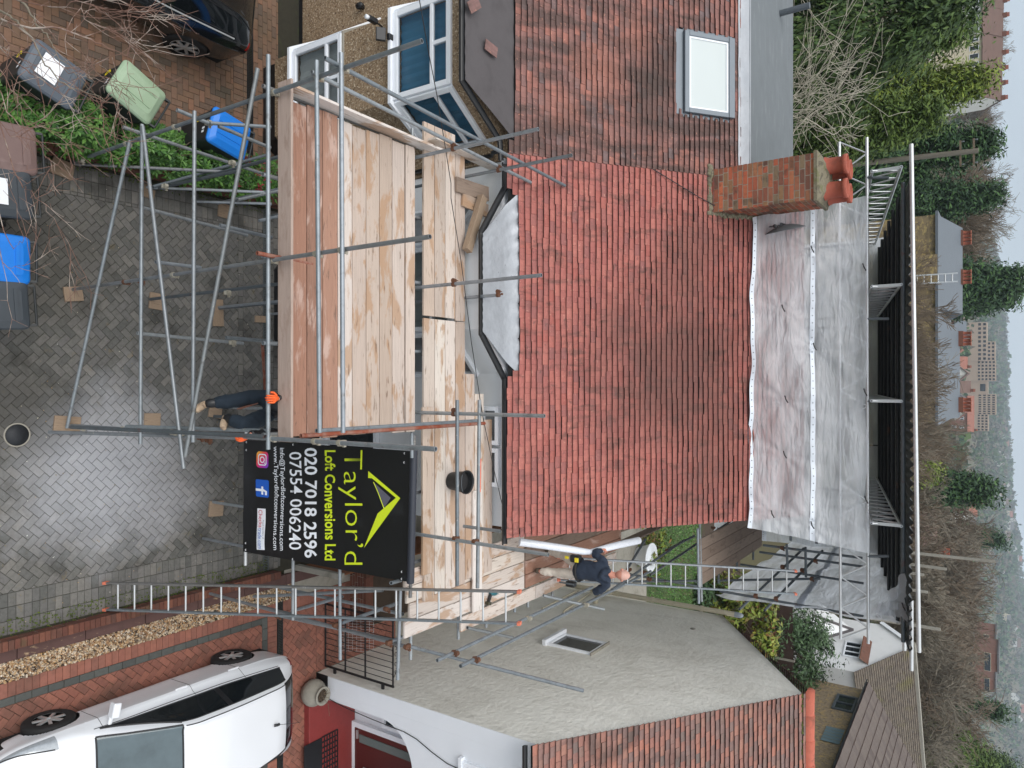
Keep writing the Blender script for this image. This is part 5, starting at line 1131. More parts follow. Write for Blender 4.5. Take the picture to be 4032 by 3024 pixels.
# support scaffold under the temporary roof (seen through and beside the sheeting)
for x in (-2.9,-1.2,.5,2.2): 
    for y in (14.2,16.5): tube(TRF,'standard',(x,y,6.8 if y<15 else 5.5),(x+.02,y,roofz(y)-dzb),'galv_dark',hollow=0)
for z in (7.9,8.35): tube(TRF,'ledger',(-3.3,14.15,z),(2.9,14.15,z),'galv_dark',hollow=0)
for (a,b,a2,b2,Y) in ((1120,405,2200,545,14.6),(1080,480,2212,640,15.2),(870,615,2212,820,16.0),(620,790,1740,770,15.0),(650,905,2212,1180,14.15)):
    p=onY(2600+a*.3617,2000+b*.3617,Y); q=onY(2600+a2*.3617,2000+b2*.3617,Y); tube(TRF,'standard',p,q,'galv_dark')
for (a,b,a2,b2,z,Y) in ((860,1105,1560,440,0,14.1),(1135,1115,1765,465,0,14.1),(1375,400,1385,670,0,14.6),(1580,430,1585,750,0,15.0)):
    p=onY(2600+a*.3617,2000+b*.3617,Y-.2); q=onY(2600+a2*.3617,2000+b2*.3617,Y+2.2 if a!=1375 and a!=1580 else Y); tube(TRF,'guard_rail',p,q,'galv_dark')
for (a,b,Y) in ((1330,635,15),(1545,670,15),(1650,765,15),(1040,950,14.1),(1260,980,14.1),(1330,430,14.6),(1690,570,14.8)): coupler(TRF,onY(2600+a*.3617,2000+b*.3617,Y),X_,Z_,'clamp_rust')
for yy in (700,1255,1580,2190): p=onY(3415,yy,BY); q=onY(3500,yy,BY); tube(TRF,'standard',p,q,'galv_dark')
# sheeting
def sheetmat(name,col,alpha,em=0):
    m=bpy.data.materials.new(name); m.use_nodes=True; t=m.node_tree; N=t.nodes;L=t.links; p=N['Principled BSDF']; p.inputs['Base Color'].default_value=col; p.inputs['Roughness'].default_value=.28; p.inputs['Specular IOR Level'].default_value=.5
    tl=N.new('ShaderNodeBsdfTranslucent'); tl.inputs[0].default_value=col; m1=N.new('ShaderNodeMixShader'); m1.inputs[0].default_value=em or .42; L.new(p.outputs[0],m1.inputs[1]); L.new(tl.outputs[0],m1.inputs[2])
    tr=N.new('ShaderNodeBsdfTransparent'); tr.inputs[0].default_value=(.97,.98,1,1); m2=N.new('ShaderNodeMixShader'); L.new(tr.outputs[0],m2.inputs[1]); L.new(m1.outputs[0],m2.inputs[2])
    tc=N.new('ShaderNodeTexCoord'); mp=N.new('ShaderNodeMapping'); mp.inputs['Scale'].default_value=(.45,.5,2.2); L.new(tc.outputs['Object'],mp.inputs[0])
    n=N.new('ShaderNodeTexNoise'); n.inputs['Scale'].default_value=1.6; n.inputs['Detail'].default_value=4; L.new(mp.outputs[0],n.inputs['Vector'])
    r_=N.new('ShaderNodeMapRange'); r_.inputs['From Min'].default_value=.35; r_.inputs['From Max'].default_value=.68; r_.inputs['To Min'].default_value=alpha-.24; r_.inputs['To Max'].default_value=min(1,alpha+.14); L.new(n.outputs['Fac'],r_.inputs[0]); L.new(r_.outputs[0],m2.inputs[0])
    n2=N.new('ShaderNodeTexNoise'); n2.inputs['Scale'].default_value=5; n2.inputs['Detail'].default_value=3; n2.inputs['Distortion'].default_value=.6; L.new(mp.outputs[0],n2.inputs['Vector']); b=N.new('ShaderNodeBump'); b.inputs['Strength'].default_value=.7; b.inputs['Distance'].default_value=.08; L.new(n2.outputs['Fac'],b.inputs['Height']); L.new(b.outputs[0],p.inputs['Normal']); L.new(b.outputs[0],tl.inputs[1])
    L.new(m2.outputs[0],N['Material Output'].inputs['Surface']); return m
MT['sheeting']=sheetmat('translucent reinforced sheeting',S(244,248,253),.68)
MT['sheet_band']=mk('white eyelet band',S(222,229,238),.45,var=.06,ns=5)
MT['sheet_thick']=sheetmat('side sheeting',S(232,235,240),.86,.68)
def cloth(name,P00,P10,P11,P01,nu,nv,amp,label,mat,bands=(),pins=(),seed=0):
    """sheet between four corners (u along the first edge, v upward) with folds and creases"""
    rr=random.Random(seed); P00,P10,P11,P01=map(V,(P00,P10,P11,P01)); n=(P10-P00).cross(P01-P00).normalized()
    c0=(P00+P10+P11+P01)/4; e=empty(name,c0,label,'sheeting')
    f=lambda u,v:P00*(1-u)*(1-v)+P10*u*(1-v)+P11*u*v+P01*(1-u)*v
    def disp(u,v):
        d=amp*(.9*math.sin(u*23+v*5+2*math.sin(v*3+u*4))*(.4+.6*(1-v))+.6*math.sin(v*19+3*math.sin(u*7))+.5*mnoise.noise(V((u*9,v*4,seed)))*2)
        for pu,pv in pins:
            q=math.hypot((u-pu)*6,(v-pv)*2.0); d-=.05*math.exp(-q*2.2)+ .02*math.exp(-q)*math.cos(math.atan2(v-pv,(u-pu)*3)*9)
        return d
    edge=lambda u:.006*math.sin(u*17)+.005*math.sin(u*41+1)+.012*mnoise.noise(V((u*6,seed,0)))
    vs=[];fs=[]
    for i in range(nu+1):
        for j in range(nv+1):
            u,v=i/nu,j/nv; vv=v+(1-v)**6*edge(u)
            vs.append(f(u,vv)+n*disp(u,v)-c0)
    for i in range(nu):
        for j in range(nv): a=i*(nv+1)+j; fs.append((a,a+nv+1,a+nv+2,a+1))
    MB().add(vs,fs,0,True).build('sheet',MT[mat],e)
    for b0,b1 in bands:
        vs=[];fs=[]
        for i in range(nu*2+1):
            u=i/nu/2
            for v in (b0,(b0+b1)/2,b1):
                vv=v+(1-v)**6*edge(u); vs.append(f(u,vv)+n*(disp(u,v)+(-.012 if n.y>0 else .012))-c0)
        for i in range(nu*2):
            for j in range(2): a=i*3+j; fs.append((a,a+3,a+4,a+1))
        o=MB().add(vs,fs,0,True).build('eyelet_band',MT['sheet_band'],e)
        k=MB()
        for i in range(1,46):
            u=i/46; p=f(u,(b0+b1)/2+(1-(b0+b1)/2)**6*edge(u))+n*(disp(u,(b0+b1)/2)+(-.018 if n.y>0 else .018))-c0
            k.lathe([(0,0),(.009,0),(.009,.004),(0,.004)],p,n=8,axis='y')
        k.build('eyelet',MT['galv'],o)
    for pu,pv in pins: p=f(pu,pv)+n*(-.03 if n.y>0 else .03)-c0; MB().path([p+V((-.06,-.01,-.02)),p+V((0,-.03,.0)),p+V((.06,-.01,.03))],.011,6).build('bungee_tie',MT['black_plastic'],e)
    return e
bL=roof_hit(2953,862);bR=roof_hit(2942,2075); tL=onY(3412,770,13.40);tR=onY(3425,2180,13.40)
bL.z+=.06;bR.z+=.04;bL.y-=.08;bR.y-=.06
cloth('sheeting',bL,bR,tR,tL,120,44,.035,'long translucent white sheet hung from the lattice beam down to the tiled roof','sheeting',((0.0,.035),(.52,.56)),((.94,.20),(.95,.53),(.13,.53),(.42,.55),(.3,.28),(.75,.30),(.58,.31),(.2,.97),(.55,.97),(.85,.97)),1)
vb=onX(*zz(1100,960),4.1); vt=onX(2600+1950*.3617,2000+1150*.3617,4.1)
s0=onX(2813,2342,4.1); Yf=s0.y
cloth('sheeting',(4.1,Yf,s0.z),(4.1,Yf+7.5,s0.z+.1),(4.1,Yf+7.5,8.6),(4.1,Yf,onX(3560,2480,4.1).z+0),50,30,.04,'white sheet closing the right side of the temporary roof','sheet_thick',((.45,.49),),((.1,.5),),5)
cloth('sheeting',(1.5,19.6,4.6),(4.1,19.6,4.6),(4.1,19.6,8.7),(1.5,19.6,8.7),30,30,.04,'white sheet at the back of the temporary roof seen behind the scaffold tubes','sheet_thick',((.3,.34),),(),8)
cloth('sheeting',(-3.6,20.0,6.0),(1.5,20.0,6.0),(1.5,20.0,8.9),(-3.6,20.0,8.9),40,20,.05,'rear white sheet visible below the corrugated roof','sheet_thick',(),(),9)
# flap at the right end of the roof
cloth('sheeting',onY(*D4(1030,440),13.3),onY(*D4(1170,440),13.6),onY(*D4(1290,500),13.2),onY(*D4(1270,120),13.2),20,20,.05,'loose flap of white sheet at the right end of the temporary roof','sheet_thick',(),((.6,.8),),6)
# ---------------------------------------------------------------- the banner
bt0=onY(*c(B3,1240,555),7.26); bb0=onY(*c(A3,1930,465),6.90); bb1=onY(*c(A3,1925,1350),6.90); bt1=onY(*c(B3,1215,1590),7.26)
BN=empty('banner',bb0,'black advertising banner with yellow and white lettering hung on the scaffold','banner')
bu_=(bb1-bb0); bv_=(bt0-bb0); bnrm=bu_.cross(bv_).normalized()
if bnrm.y>0: bnrm=-bnrm
def BP(u,v,o=0):  # u right, v up, bilinear on the banner
    p=bb0*(1-u)*(1-v)+bb1*u*(1-v)+bt1*u*v+bt0*(1-u)*v
    w_=.012*math.sin(u*9+v*3)*math.sin(v*6)+.006*mnoise.noise(V((u*5,v*7,2)))*2
    return p-bb0+bnrm*(w_+o)
MT['vinyl']=mk('black vinyl',S(22,23,26),.35,var=.15,ns=3,bump=.3,bs=4,bdist=.02,stain=(S(60,62,66),3,.62,.74,.25))
vs=[];fs=[];nu,nv=30,44
for i in range(nu+1):
    for j in range(nv+1): vs.append(BP(i/nu,j/nv))
for i in range(nu):
    for j in range(nv): a=i*(nv+1)+j; fs.append((a,a+nv+1,a+nv+2,a+1))
MB().add(vs,fs,0,True).build('vinyl_sheet',MT['vinyl'],BN)
MB().tube(BP(-.01,1.012,-.02),BP(1.01,1.012,-.02),.05,14).build('top_hem',mk('dark hem',S(44,48,58),.5,var=.1),BN)
tube(SS,'ledger',BP(-.12,1.012,-.02)+bb0,BP(1.12,1.012,-.02)+bb0); tube(SS,'ledger',BP(-.1,-.0,-.05)+bb0,BP(1.13,-.0,-.05)+bb0,'alu')
mb=MB()
for u,v in ((.02,.97),(.09,.97),(.02,.02),(.09,.02),(.92,.02),(.98,.02),(.93,.97),(.985,.97),(.0,.33),(1,.33)):
    p=BP(min(max(u,.012),.988),v,.004); mb.lathe([(.006,0),(.016,0),(.016,.004),(.006,.004)],p,n=10,mat=None)
mb.build('eyelet',MT['alu'],BN)
MT['ink_yellow']=mk('yellow ink',S(208,226,40),.5,var=.03); MT['ink_white']=mk('white ink',S(235,238,244),.5,var=.02); MT['ink_grey']=mk('grey ink',S(92,92,104),.5,var=.03)
def pxuv(o,a,b):
    """banner coordinates of a photo point"""
    x,y=c(o,a,b); u,v=.5,.5
    for _ in range(30):
        def pr(u,v):
            P=BP(u,v)+bb0; z=P.y*cp-(P.z-CAMH)*sp; uu=P.y*sp+(P.z-CAMH)*cp; return 2016+FPX*uu/z,1512+FPX*P.x/z
        f0=pr(u,v);h=1e-3;fu=pr(u+h,v);fv=pr(u,v+h)
        a11,a21=(fu[0]-f0[0])/h,(fu[1]-f0[1])/h; a12,a22=(fv[0]-f0[0])/h,(fv[1]-f0[1])/h
        ex_,ey_=x-f0[0],y-f0[1]; det=a11*a22-a12*a21; u+=(ex_*a22-ey_*a12)/det; v+=(a11*ey_-a21*ex_)/det
    return u,v
def text_mesh(body,name,parent,mat,place,bold=0.0,shear=0):
    cu=bpy.data.curves.new(name,'FONT'); cu.body=body; cu.size=1; cu.offset=bold; cu.shear=shear; cu.resolution_u=3
    to=bpy.data.objects.new(name,cu); COL.objects.link(to); dg=bpy.context.evaluated_depsgraph_get(); me=bpy.data.meshes.new_from_object(to.evaluated_get(dg)); bpy.data.objects.remove(to)
    bm=bmesh.new(); bm.from_mesh(me); 
    xs=[v.co.x for v in bm.verts]; ys=[v.co.y for v in bm.verts]; x0,x1,y0,y1=min(xs),max(xs),min(ys),max(ys)
    for v in bm.verts: v.co=place((v.co.x-x0)/(x1-x0),(v.co.y-y0)/(y1-y0))
    bm.to_mesh(me); bm.free(); me.materials.clear(); me.materials.append(mat); o=bpy.data.objects.new(name,me); COL.objects.link(o); o.parent=parent; return o
def btext(body,o,lo,hi,s,e,mat,bold=0.0,o2=0.004):
    """text whose lowest/highest photo x are lo/hi and whose ends in photo y are s/e"""
    u0,v0=pxuv(o,lo,s);u1,v1=pxuv(o,lo,e);u2,v2=pxuv(o,hi,s);u3,v3=pxuv(o,hi,e)
    def pl(a,b): 
        u=(u0*(1-a)+u1*a)*(1-b)+(u2*(1-a)+u3*a)*b; v=(v0*(1-a)+v1*a)*(1-b)+(v2*(1-a)+v3*a)*b; return BP(u,v,o2)
    return text_mesh(body,'lettering',BN,MT[mat],pl,bold)
btext("Taylor’d",B3,672,862,548,1455,'ink_yellow',-.012)
btext("Loft Conversions Ltd",B3,560,648,548,1420,'ink_yellow',.022)
btext("020 7018 2596",B3,400,500,530,1400,'ink_white',.02)
btext("07554 006240",B3,280,378,562,1335,'ink_white',.008)
btext("info@Taylordloftconversions.com",B3,196,245,530,1342,'ink_white',.006)
btext("www.Taylordloftconversions.com",B3,146,190,518,1338,'ink_white',.006)
def bpoly(name,o,pts,mat,off=.004,parent=None):
    q=[BP(*pxuv(o,a,b),off) for a,b in pts]; return MB().poly(q).build(name,mat if not isinstance(mat,str) else MT[mat],parent or BN)
lg=bpoly('roof_logo',B3,[(907,713),(905,768),(935,770),(1125,925),(980,1050),(872,1322),(1160,927)],'ink_yellow')
bpoly('logo_shade',B3,[(948,800),(1085,925),(1030,1008),(985,885)],'ink_grey',.0045,lg)
q=[pxuv(B3,a,b) for a,b in ((948,800),(985,885),(1030,1008))]
MB().path([BP(u,v,.005) for u,v in q],.006,4).build('logo_line',MT['ink_yellow'],lg)
# camera icon with a warm-to-violet gradient
def gradmat():
    m=bpy.data.materials.new('gradient ink'); m.use_nodes=True; t=m.node_tree;N=t.nodes;L=t.links; p=N['Principled BSDF']; p.inputs['Roughness'].default_value=.5
    tc=N.new('ShaderNodeTexCoord'); rp=N.new('ShaderNodeValToRGB'); e=rp.color_ramp.elements; e[0].position=.05;e[0].color=S(250,190,70);e[1].position=1;e[1].color=S(90,80,210)
    for ps,cl in((.3,S(240,90,60)),(.55,S(216,40,120)),(.8,S(160,50,180))): k=e.new(ps);k.color=cl
    sx_=N.new('ShaderNodeSeparateXYZ'); L.new(tc.outputs['Generated'],sx_.inputs[0]); ad=N.new('ShaderNodeMath'); L.new(sx_.outputs[0],ad.inputs[0]); L.new(sx_.outputs[2],ad.inputs[1]); ml=N.new('ShaderNodeMath'); ml.operation='MULTIPLY'; ml.inputs[1].default_value=.5; L.new(ad.outputs[0],ml.inputs[0]); L.new(ml.outputs[0],rp.inputs[0]); L.new(rp.outputs[0],p.inputs['Base Color']); return m
def rrect(u0,u1,v0,v1,rad,n=6,asp=1.0):
    pts=[]
    for cx_,cy_,a0 in((u1-rad,v1-rad*asp,0),(u0+rad,v1-rad*asp,90),(u0+rad,v0+rad*asp,180),(u1-rad,v0+rad*asp,270)):
        for k in range(n+1): a=R(a0+90*k/n); pts.append((cx_+rad*math.cos(a),cy_+rad*asp*math.sin(a)))
    return pts
Wb=bu_.length;Hb=bv_.length; asp=Wb/Hb
u0,v0=pxuv(A3,2032,555);u1,v1=pxuv(A3,2130,692); uc,vc=(u0+u1)/2,(v0+v1)/2; hs_=abs(u1-u0)/2
ic=MB().poly([BP(u,v,.004) for u,v in rrect(uc-hs_,uc+hs_,vc-hs_*asp,vc+hs_*asp,hs_*.45,asp=asp)]).build('camera_icon',gradmat(),BN)
mb=MB()
def ring(ro,ri,n=28,sq=False):
    A=[];Bq=[]
    if sq: A=rrect(uc-ro,uc+ro,vc-ro*asp,vc+ro*asp,ro*.5,asp=asp); Bq=rrect(uc-ri,uc+ri,vc-ri*asp,vc+ri*asp,ri*.45,asp=asp)
    else:
        A=[(uc+ro*math.cos(2*math.pi*k/n),vc+ro*asp*math.sin(2*math.pi*k/n)) for k in range(n)]; Bq=[(uc+ri*math.cos(2*math.pi*k/n),vc+ri*asp*math.sin(2*math.pi*k/n)) for k in range(n)]
    m=len(A); mb.add([BP(u,v,.006) for u,v in A]+[BP(u,v,.006) for u,v in Bq],[(k,(k+1)%m,m+(k+1)%m,m+k) for k in range(m)])
ring(hs_*.72,hs_*.58,sq=True); ring(hs_*.40,hs_*.26); mb.poly([BP(uc+hs_*.4+hs_*.08*math.cos(a*.8),vc+(hs_*.4+hs_*.08*math.sin(a*.8))*asp,.006) for a in range(8)]); mb.build('icon_lines',MT['ink_white'],ic)
u0,v0=pxuv(A3,2028,777);u1,v1=pxuv(A3,2128,925); fc=((u0+u1)/2,(v0+v1)/2); h2=abs(u1-u0)/2
fo=MB().poly([BP(u,v,.004) for u,v in rrect(fc[0]-h2,fc[0]+h2,fc[1]-h2*asp,fc[1]+h2*asp,h2*.2,asp=asp)]).build('blue_icon',mk('blue ink',S(24,90,190),.5,var=.03),BN)
fl_=[(.28,0),(.56,0),(.56,.5),(.9,.5),(.95,.66),(.56,.66),(.56,.74),(.62,.82),(.95,.82),(.95,1),(.52,1),(.36,.94),(.28,.8),(.28,.66),(0,.66),(0,.5),(.28,.5)]
MB().poly([BP(fc[0]+h2*(-.22+1.0*a),fc[1]+h2*asp*(-1+1.72*b),.007) for a,b in fl_]).build('icon_letter',MT['ink_white'],fo)
pa,pb,pc_,pd=(2035,1335),(2040,1008),(2105,1012),(2098,1338)
q_=[pxuv(A3,*z_) for z_ in (pb,pa,pd,pc_)]; lv_=[]; lf_=[]
for i in range(21):
    for j in range(9):
        a_,b_=i/20,j/8; lv_.append(BP(*(sum(q_[m_][k_]*[(1-a_)*(1-b_),a_*(1-b_),a_*b_,(1-a_)*b_][m_] for m_ in range(4)) for k_ in (0,1)),.005))
for i in range(20):
    for j in range(8): a_=i*9+j; lf_.append((a_,a_+9,a_+10,a_+1))
wl_=MB().add(lv_,lf_).build('trade_label',MT['ink_white'],BN)
MT['ink_red']=mk('red ink',S(200,40,70),.5,var=.03); MT['ink_blue']=mk('blue lettering',S(60,110,190),.5,var=.03); MT['ink_soft']=mk('soft grey lettering',S(130,136,150),.5,var=.03)
def ltext(body,lo,hi,s,e,mat): 
    o=btext(body,A3,lo,hi,s,e,mat,.0,.014); o.parent=wl_; o.name='lettering'; return o
ltext('Checka',2052,2082,1020,1160,'ink_red'); ltext('trade.com',2050,2080,1164,1328,'ink_blue'); ltext('Proud members of',2084,2096,1100,1250,'ink_soft'); ltext('Where reputation matters',2040,2049,1095,1325,'ink_soft')
# ---------------------------------------------------------------- wheelie bins
MT['bin_body']=mk('dark bin plastic',S(34,38,40),.5,var=.12,ns=4)
def bin240(loc,rz,lid,label,number=None,lidtype=0,labelpatch=False,body='bin_body'):
    e=empty('wheelie_bin',loc,label,'wheelie bin','wheelie bins on the drives',rz)
    def ring(w,d,z,yo=0,r=.05,n=4):
        pts=[]
        for sx_,sy_,a0 in((1,1,0),(-1,1,90),(-1,-1,180),(1,-1,270)):
            for k in range(n+1): a=R(a0+90*k/n); pts.append((sx_*(w/2-r)+r*math.cos(a),sy_*(d/2-r)+r*math.sin(a)+yo,z))
        return pts
    def loft(mb,rings,cap=True):
        m=len(rings[0]); vs=[p for r_ in rings for p in r_]; fs=[]
        for i in range(len(rings)-1):
            for k in range(m): fs.append((i*m+k,i*m+(k+1)%m,(i+1)*m+(k+1)%m,(i+1)*m+k))
        mb.add(vs,fs,0,False)
        if cap: mb.poly(rings[-1]); mb.poly(rings[0][::-1])
    mb=MB(); loft(mb,[ring(.46,.50,.06,-.075),ring(.47,.52,.2,-.068),ring(.55,.64,.88,-.01),ring(.56,.65,.93,0),ring(.60,.69,.935,0),ring(.60,.69,.985,0)]); bd=mb.build('body',MT[body],e,bevel=.006)
    mb=MB(); L=.70
    loft(mb,[ring(.61,L,.99,.0,.07),ring(.61,L,1.015,.0,.07),ring(.57,L-.05,1.04,.0,.06),ring(.40,L-.2,1.07+.01*lidtype,-.0,.05)]); ld=mb.build('lid',lid,e,bevel=.006)
    for q in (((-.2,-.26,1.07,.2,-.22,1.085),(-.2,.16,1.07,.2,.2,1.085)) if lidtype==0 else ((-.112,-.25,1.075,-.088,.22,1.09),(.088,-.25,1.075,.112,.22,1.09))): MB().box(*q).build('lid_rib',lid,ld)
    mb=MB(); mb.tube((-.25,.43,1.0),(.25,.43,1.0),.016,8); 
    for x in(-.25,.25): mb.bar((x,.33,.97),(x,.43,1.0),.03,.04)
    mb.build('handle',MT['bin_body'],e)
    for x in(-.25,.25): w_=MB().tube((x-.03,.28,.1),(x+.03,.28,.1),.1,16).build('wheel',MT['black_plastic'],e)
    if labelpatch: MB().poly([(-.17,-.2,1.0805),(.15,-.22,1.0805),(.16,.04,1.0805),(-.16,.05,1.0805)]).build('paper_label',MT['ink_white'],ld).location.z=.006
    if number:
        text_mesh(number,'number',bd,MT['num_yellow'],lambda a,b:V((-.21+.11*a,-.334-.002*b,.58+.17*b)),.03)
        mb=MB(); 
        for (x,z) in((.02,.80),(.08,.80)): mb.poly([(x,-.3345,z),(x+.04,-.3345,z),(x+.04,-.3375,z+.07),(x,-.3375,z+.07)])
        mb.build('emblem',MT['ink_white'],bd)
    return e
MT['num_yellow']=mk('yellow paint',S(226,206,40),.6,var=.1)
lg_=mk('slate grey lid',S(84,92,102),.5,var=.1,ns=4); lgr=mk('faded green lid',S(146,168,140),.55,var=.08,ns=3,stain=(S(170,188,164),2,.5,.7,.6)); lbl=mk('blue lid',S(20,120,214),.4,var=.06,ns=4); lbr=mk('faded brown lid',S(120,98,94),.6,var=.1,ns=4,stain=(S(150,130,126),2.5,.5,.7,.6)); lbk=mk('charcoal lid',S(62,68,74),.5,var=.12,ns=4)
def at(o,a,b,z=1.03): p=onZ(*c(o,a,b),z); return (p.x,p.y,0)
bin240(at(A_,430,590),R(-22),lg_,'dark bin with slate grey lid and white patch behind twigs on the brown drive','6',0,True)
bin240(at(A_,1090,730),R(-28),lgr,'dark bin with pale green lid and yellow number beside the hedge','6',1)
bin240(at(A_,1820,1060),R(-14),lbl,'dark bin with bright blue lid against the pebbledash bay','6',1)
bin240(at(A_,50,1160),R(3),lbr,'faded brown lidded bin at the hedge end of the row on the grey drive',None,0)
bin240(at(A_,15,1520),R(4),lbk,'charcoal lidded bin with a white paper label on the grey drive',None,0,True)
bin240(at(A2,-5,530),R(0),lbl,'bright blue lidded bin in the row on the grey drive',None,0)
bin240(at(A2,-15,905),R(4),lbk,'plain charcoal bin next to the blue one at the picture edge',None,0)
# ---------------------------------------------------------------- cars
def car(loc,rz,paint,label,trim='alu',dark=False):
    e=empty('parked_car',loc,label,'car',None,rz)
    ST=[(-2.30,.55,.62,.50,.66,.40,.68,.70),(-2.22,.70,.66,.64,.72,.50,.75,.77),(-1.95,.82,.75,.76,.83,.60,.88,.91),(-1.45,.87,.83,.80,.93,.68,.99,1.03),(-1.2,.875,.85,.80,.96,.73,1.02,1.07),(-.75,.88,.87,.79,.98,.68,1.20,1.24),(-.08,.88,.88,.79,.99,.62,1.46,1.50),(.3,.885,.89,.79,1.01,.61,1.50,1.54),(.8,.885,.90,.79,1.03,.60,1.49,1.53),(1.3,.88,.91,.78,1.07,.58,1.43,1.48),(1.65,.87,.92,.77,1.10,.56,1.36,1.42),(1.9,.84,.92,.75,1.09,.55,1.22,1.27),(2.1,.79,.90,.71,1.02,.55,1.06,1.09),(2.2,.72,.82,.66,.90,.52,.93,.95),(2.26,.62,.66,.56,.70,.45,.72,.74)]
    G=[]
    for y,hw,zs,xb,zb,xr,zr,zc in ST: G.append([(hw*.90,y,.20),(hw*.97,y,.34),(hw*.985,y,.56),(hw,y,zs-.06),(hw*.985,y,zs),(xb,y,zb),(xr,y,zr),(xr*.82,y,zr+(zc-zr)*.62),(xr*.42,y,zr+(zc-zr)*.92),(0,y,zc)])
    G=np.array(G); nu,nv=G.shape[:2]; su,sv=18,12
    def cr(P,t):
        n=len(P); i=min(int(t),n-2); f=t-i; p0=P[max(i-1,0)];p1=P[i];p2=P[i+1];p3=P[min(i+2,n-1)]
        return .5*((2*p1)+(-p0+p2)*f+(2*p0-5*p1+4*p2-p3)*f*f+(-p0+3*p1-3*p2+p3)*f**3)
    us=[i/su for i in range((nu-1)*su+1)]; vs_=[j/sv for j in range((nv-1)*sv+1)]
    rows=[[cr(G[:,j],u) for j in range(nv)] for u in us]; SURF=np.array([[cr(np.array(r_),v) for v in vs_] for r_ in rows])
    wy=(-1.43,1.43); wr=.365
    yidx=lambda y:np.interp(y,[s[0] for s in ST],range(nu))
    def part_of(u,v):
        if 5.12<v<5.9 and 4.35<u<10.55:
            t=(u-4.35)/(10.55-4.35); lo=5.12; hi=5.9
            if u<5.9 and v>5.12+ (u-4.35)/(1.55)*.8: return 'body'
            if 7.62<u<7.76: return 'pillar'
            return 'side_window'
        if v>6.12 and 4.12<u<5.88: return 'windscreen'
        if v>6.1 and 10.3<u<12.1: return 'rear_window'
        if 4.35<v<5.3 and 11.9<u<13.4: return 'tail_light'
        if 4.1<v<5.9 and 1.15<u<2.7 and v<4.3+ (u-1.0)*.8: return 'headlight'
        return 'body'
    parts={}
    for side in(1,-1):
        for i in range(len(us)-1):
            for j in range(len(vs_)-1):
                u,v=(us[i]+us[i+1])/2,(vs_[j]+vs_[j+1])/2; q=[SURF[i,j],SURF[i+1,j],SURF[i+1,j+1],SURF[i,j+1]]
                ctr=sum(q)/4
                if v<3.2 and any(math.hypot(ctr[1]-w,ctr[2]-.33)<wr for w in wy): continue
                k=part_of(u,v)
                nm=k if k in('body','pillar','windscreen','rear_window') else k+('L' if side>0 else 'R')
                parts.setdefault(nm,[]).append(([ (i,j,side),(i+1,j,side),(i+1,j+1,side),(i,j+1,side)] if side>0 else [(i,j+1,side),(i+1,j+1,side),(i+1,j,side),(i,j,side)]))
    gl=MT['car_glass']; mats={'body':paint,'pillar':MT['black_plastic'],'windscreen':MT['windscreen'],'rear_window':gl,'side_window':gl,'tail_light':MT['tail_red'],'headlight':MT['lamp_clear']}
    bodyo=None
    for nm,fl in sorted(parts.items()):
        base=nm.rstrip('LR') if nm[-1] in 'LR' else nm; idx={};V_=[];F_=[]
        for f in fl:
            g=[]
            for (i,j,s) in f:
                key=(i,j,0 if j==len(vs_)-1 else s)
                if key not in idx:
                    p=SURF[i,j].copy(); p[0]*=s
                    if base=='body':
                        for w in wy:
                            dd_=math.hypot(p[1]-w,p[2]-.33)
                            if vs_[j]<3.4 and dd_<wr+.06 and dd_>1e-3: kk=max(wr,dd_)/dd_ if dd_<wr else 1; p[1]=w+(p[1]-w)*kk; p[2]=.33+(p[2]-.33)*kk
                    idx[key]=len(V_);V_.append(tuple(p))
                g.append(idx[key])
            F_.append(tuple(g))
        o=MB().add(V_,F_,0,True).build({'pillar':'door_pillar'}.get(base,base),mats[base],e)
        if base=='body': bodyo=o
    mb=MB(); mb.box(-.78,-2.1,.18,.78,2.1,.5); mb.box(-.55,-2.28,.25,.55,2.22,.6); mb.box(-.70,-1.2,.5,.70,1.9,.95)
    mb.build('underbody',MT['black_deep'],e)
    mb=MB()
    for y in(-.02+.36,1.18,-.98):   # shut lines of the doors
        u=yidx(y); i=int(u*su); mb2=[(SURF[i,j]+np.array([.002,0,0])) for j in range(int(1.2*sv),int(5.2*sv))]
        for s in(1,-1): mb.path([(p[0]*s,p[1],p[2]) for p in mb2],.0035,4)
    for vv in(5.05,): 
        j=int(vv*sv); 
        for s in(1,-1): mb.path([(SURF[i,j][0]*s+.002*s,SURF[i,j][1],SURF[i,j][2]) for i in range(int(4.2*su),int(10.6*su))],.006,4)
    for vv in(6.25,):
        j=int(vv*sv)
        for s in(1,-1): mb.path([((SURF[i,j][0])*s,SURF[i,j][1],SURF[i,j][2]+.003) for i in range(int(5.95*su),int(11.6*su))],.009,4)
        vj=lambda u,v:cr(np.array([cr(G[:,j],u) for j in range(nv)]),v)
    for s in(1,-1):
        for pts_,r_ in (([vj(4.35+1.55*k/24,5.12+.8*k/24) for k in range(25)],.017),([vj(4.35+6.2*k/40,5.12) for k in range(41)],.010),([vj(5.88+4.67*k/30,5.9) for k in range(31)],.009),([vj(1.15+1.5*k/16,min(5.9,4.3+(.15+1.5*k/16)*.8)) for k in range(17)],.009),([vj(4.12+1.76*k/16,6.12) for k in range(17)],.014)):
            mb.path([(p[0]*s+.001*s,p[1],p[2]+.001) for p in pts_],r_,5)
    for u_ in(4.12,5.88): mb.path([(p[0]*s_,p[1],p[2]+.002) for s_,vv_ in [(1,6.12+2.88*k/8) for k in range(9)]+[(-1,9-2.88*k/8) for k in range(1,9)] for p in (vj(u_,min(9,vv_)),)],.014,5)
    mb.build('seam',MT['black_plastic'],e)
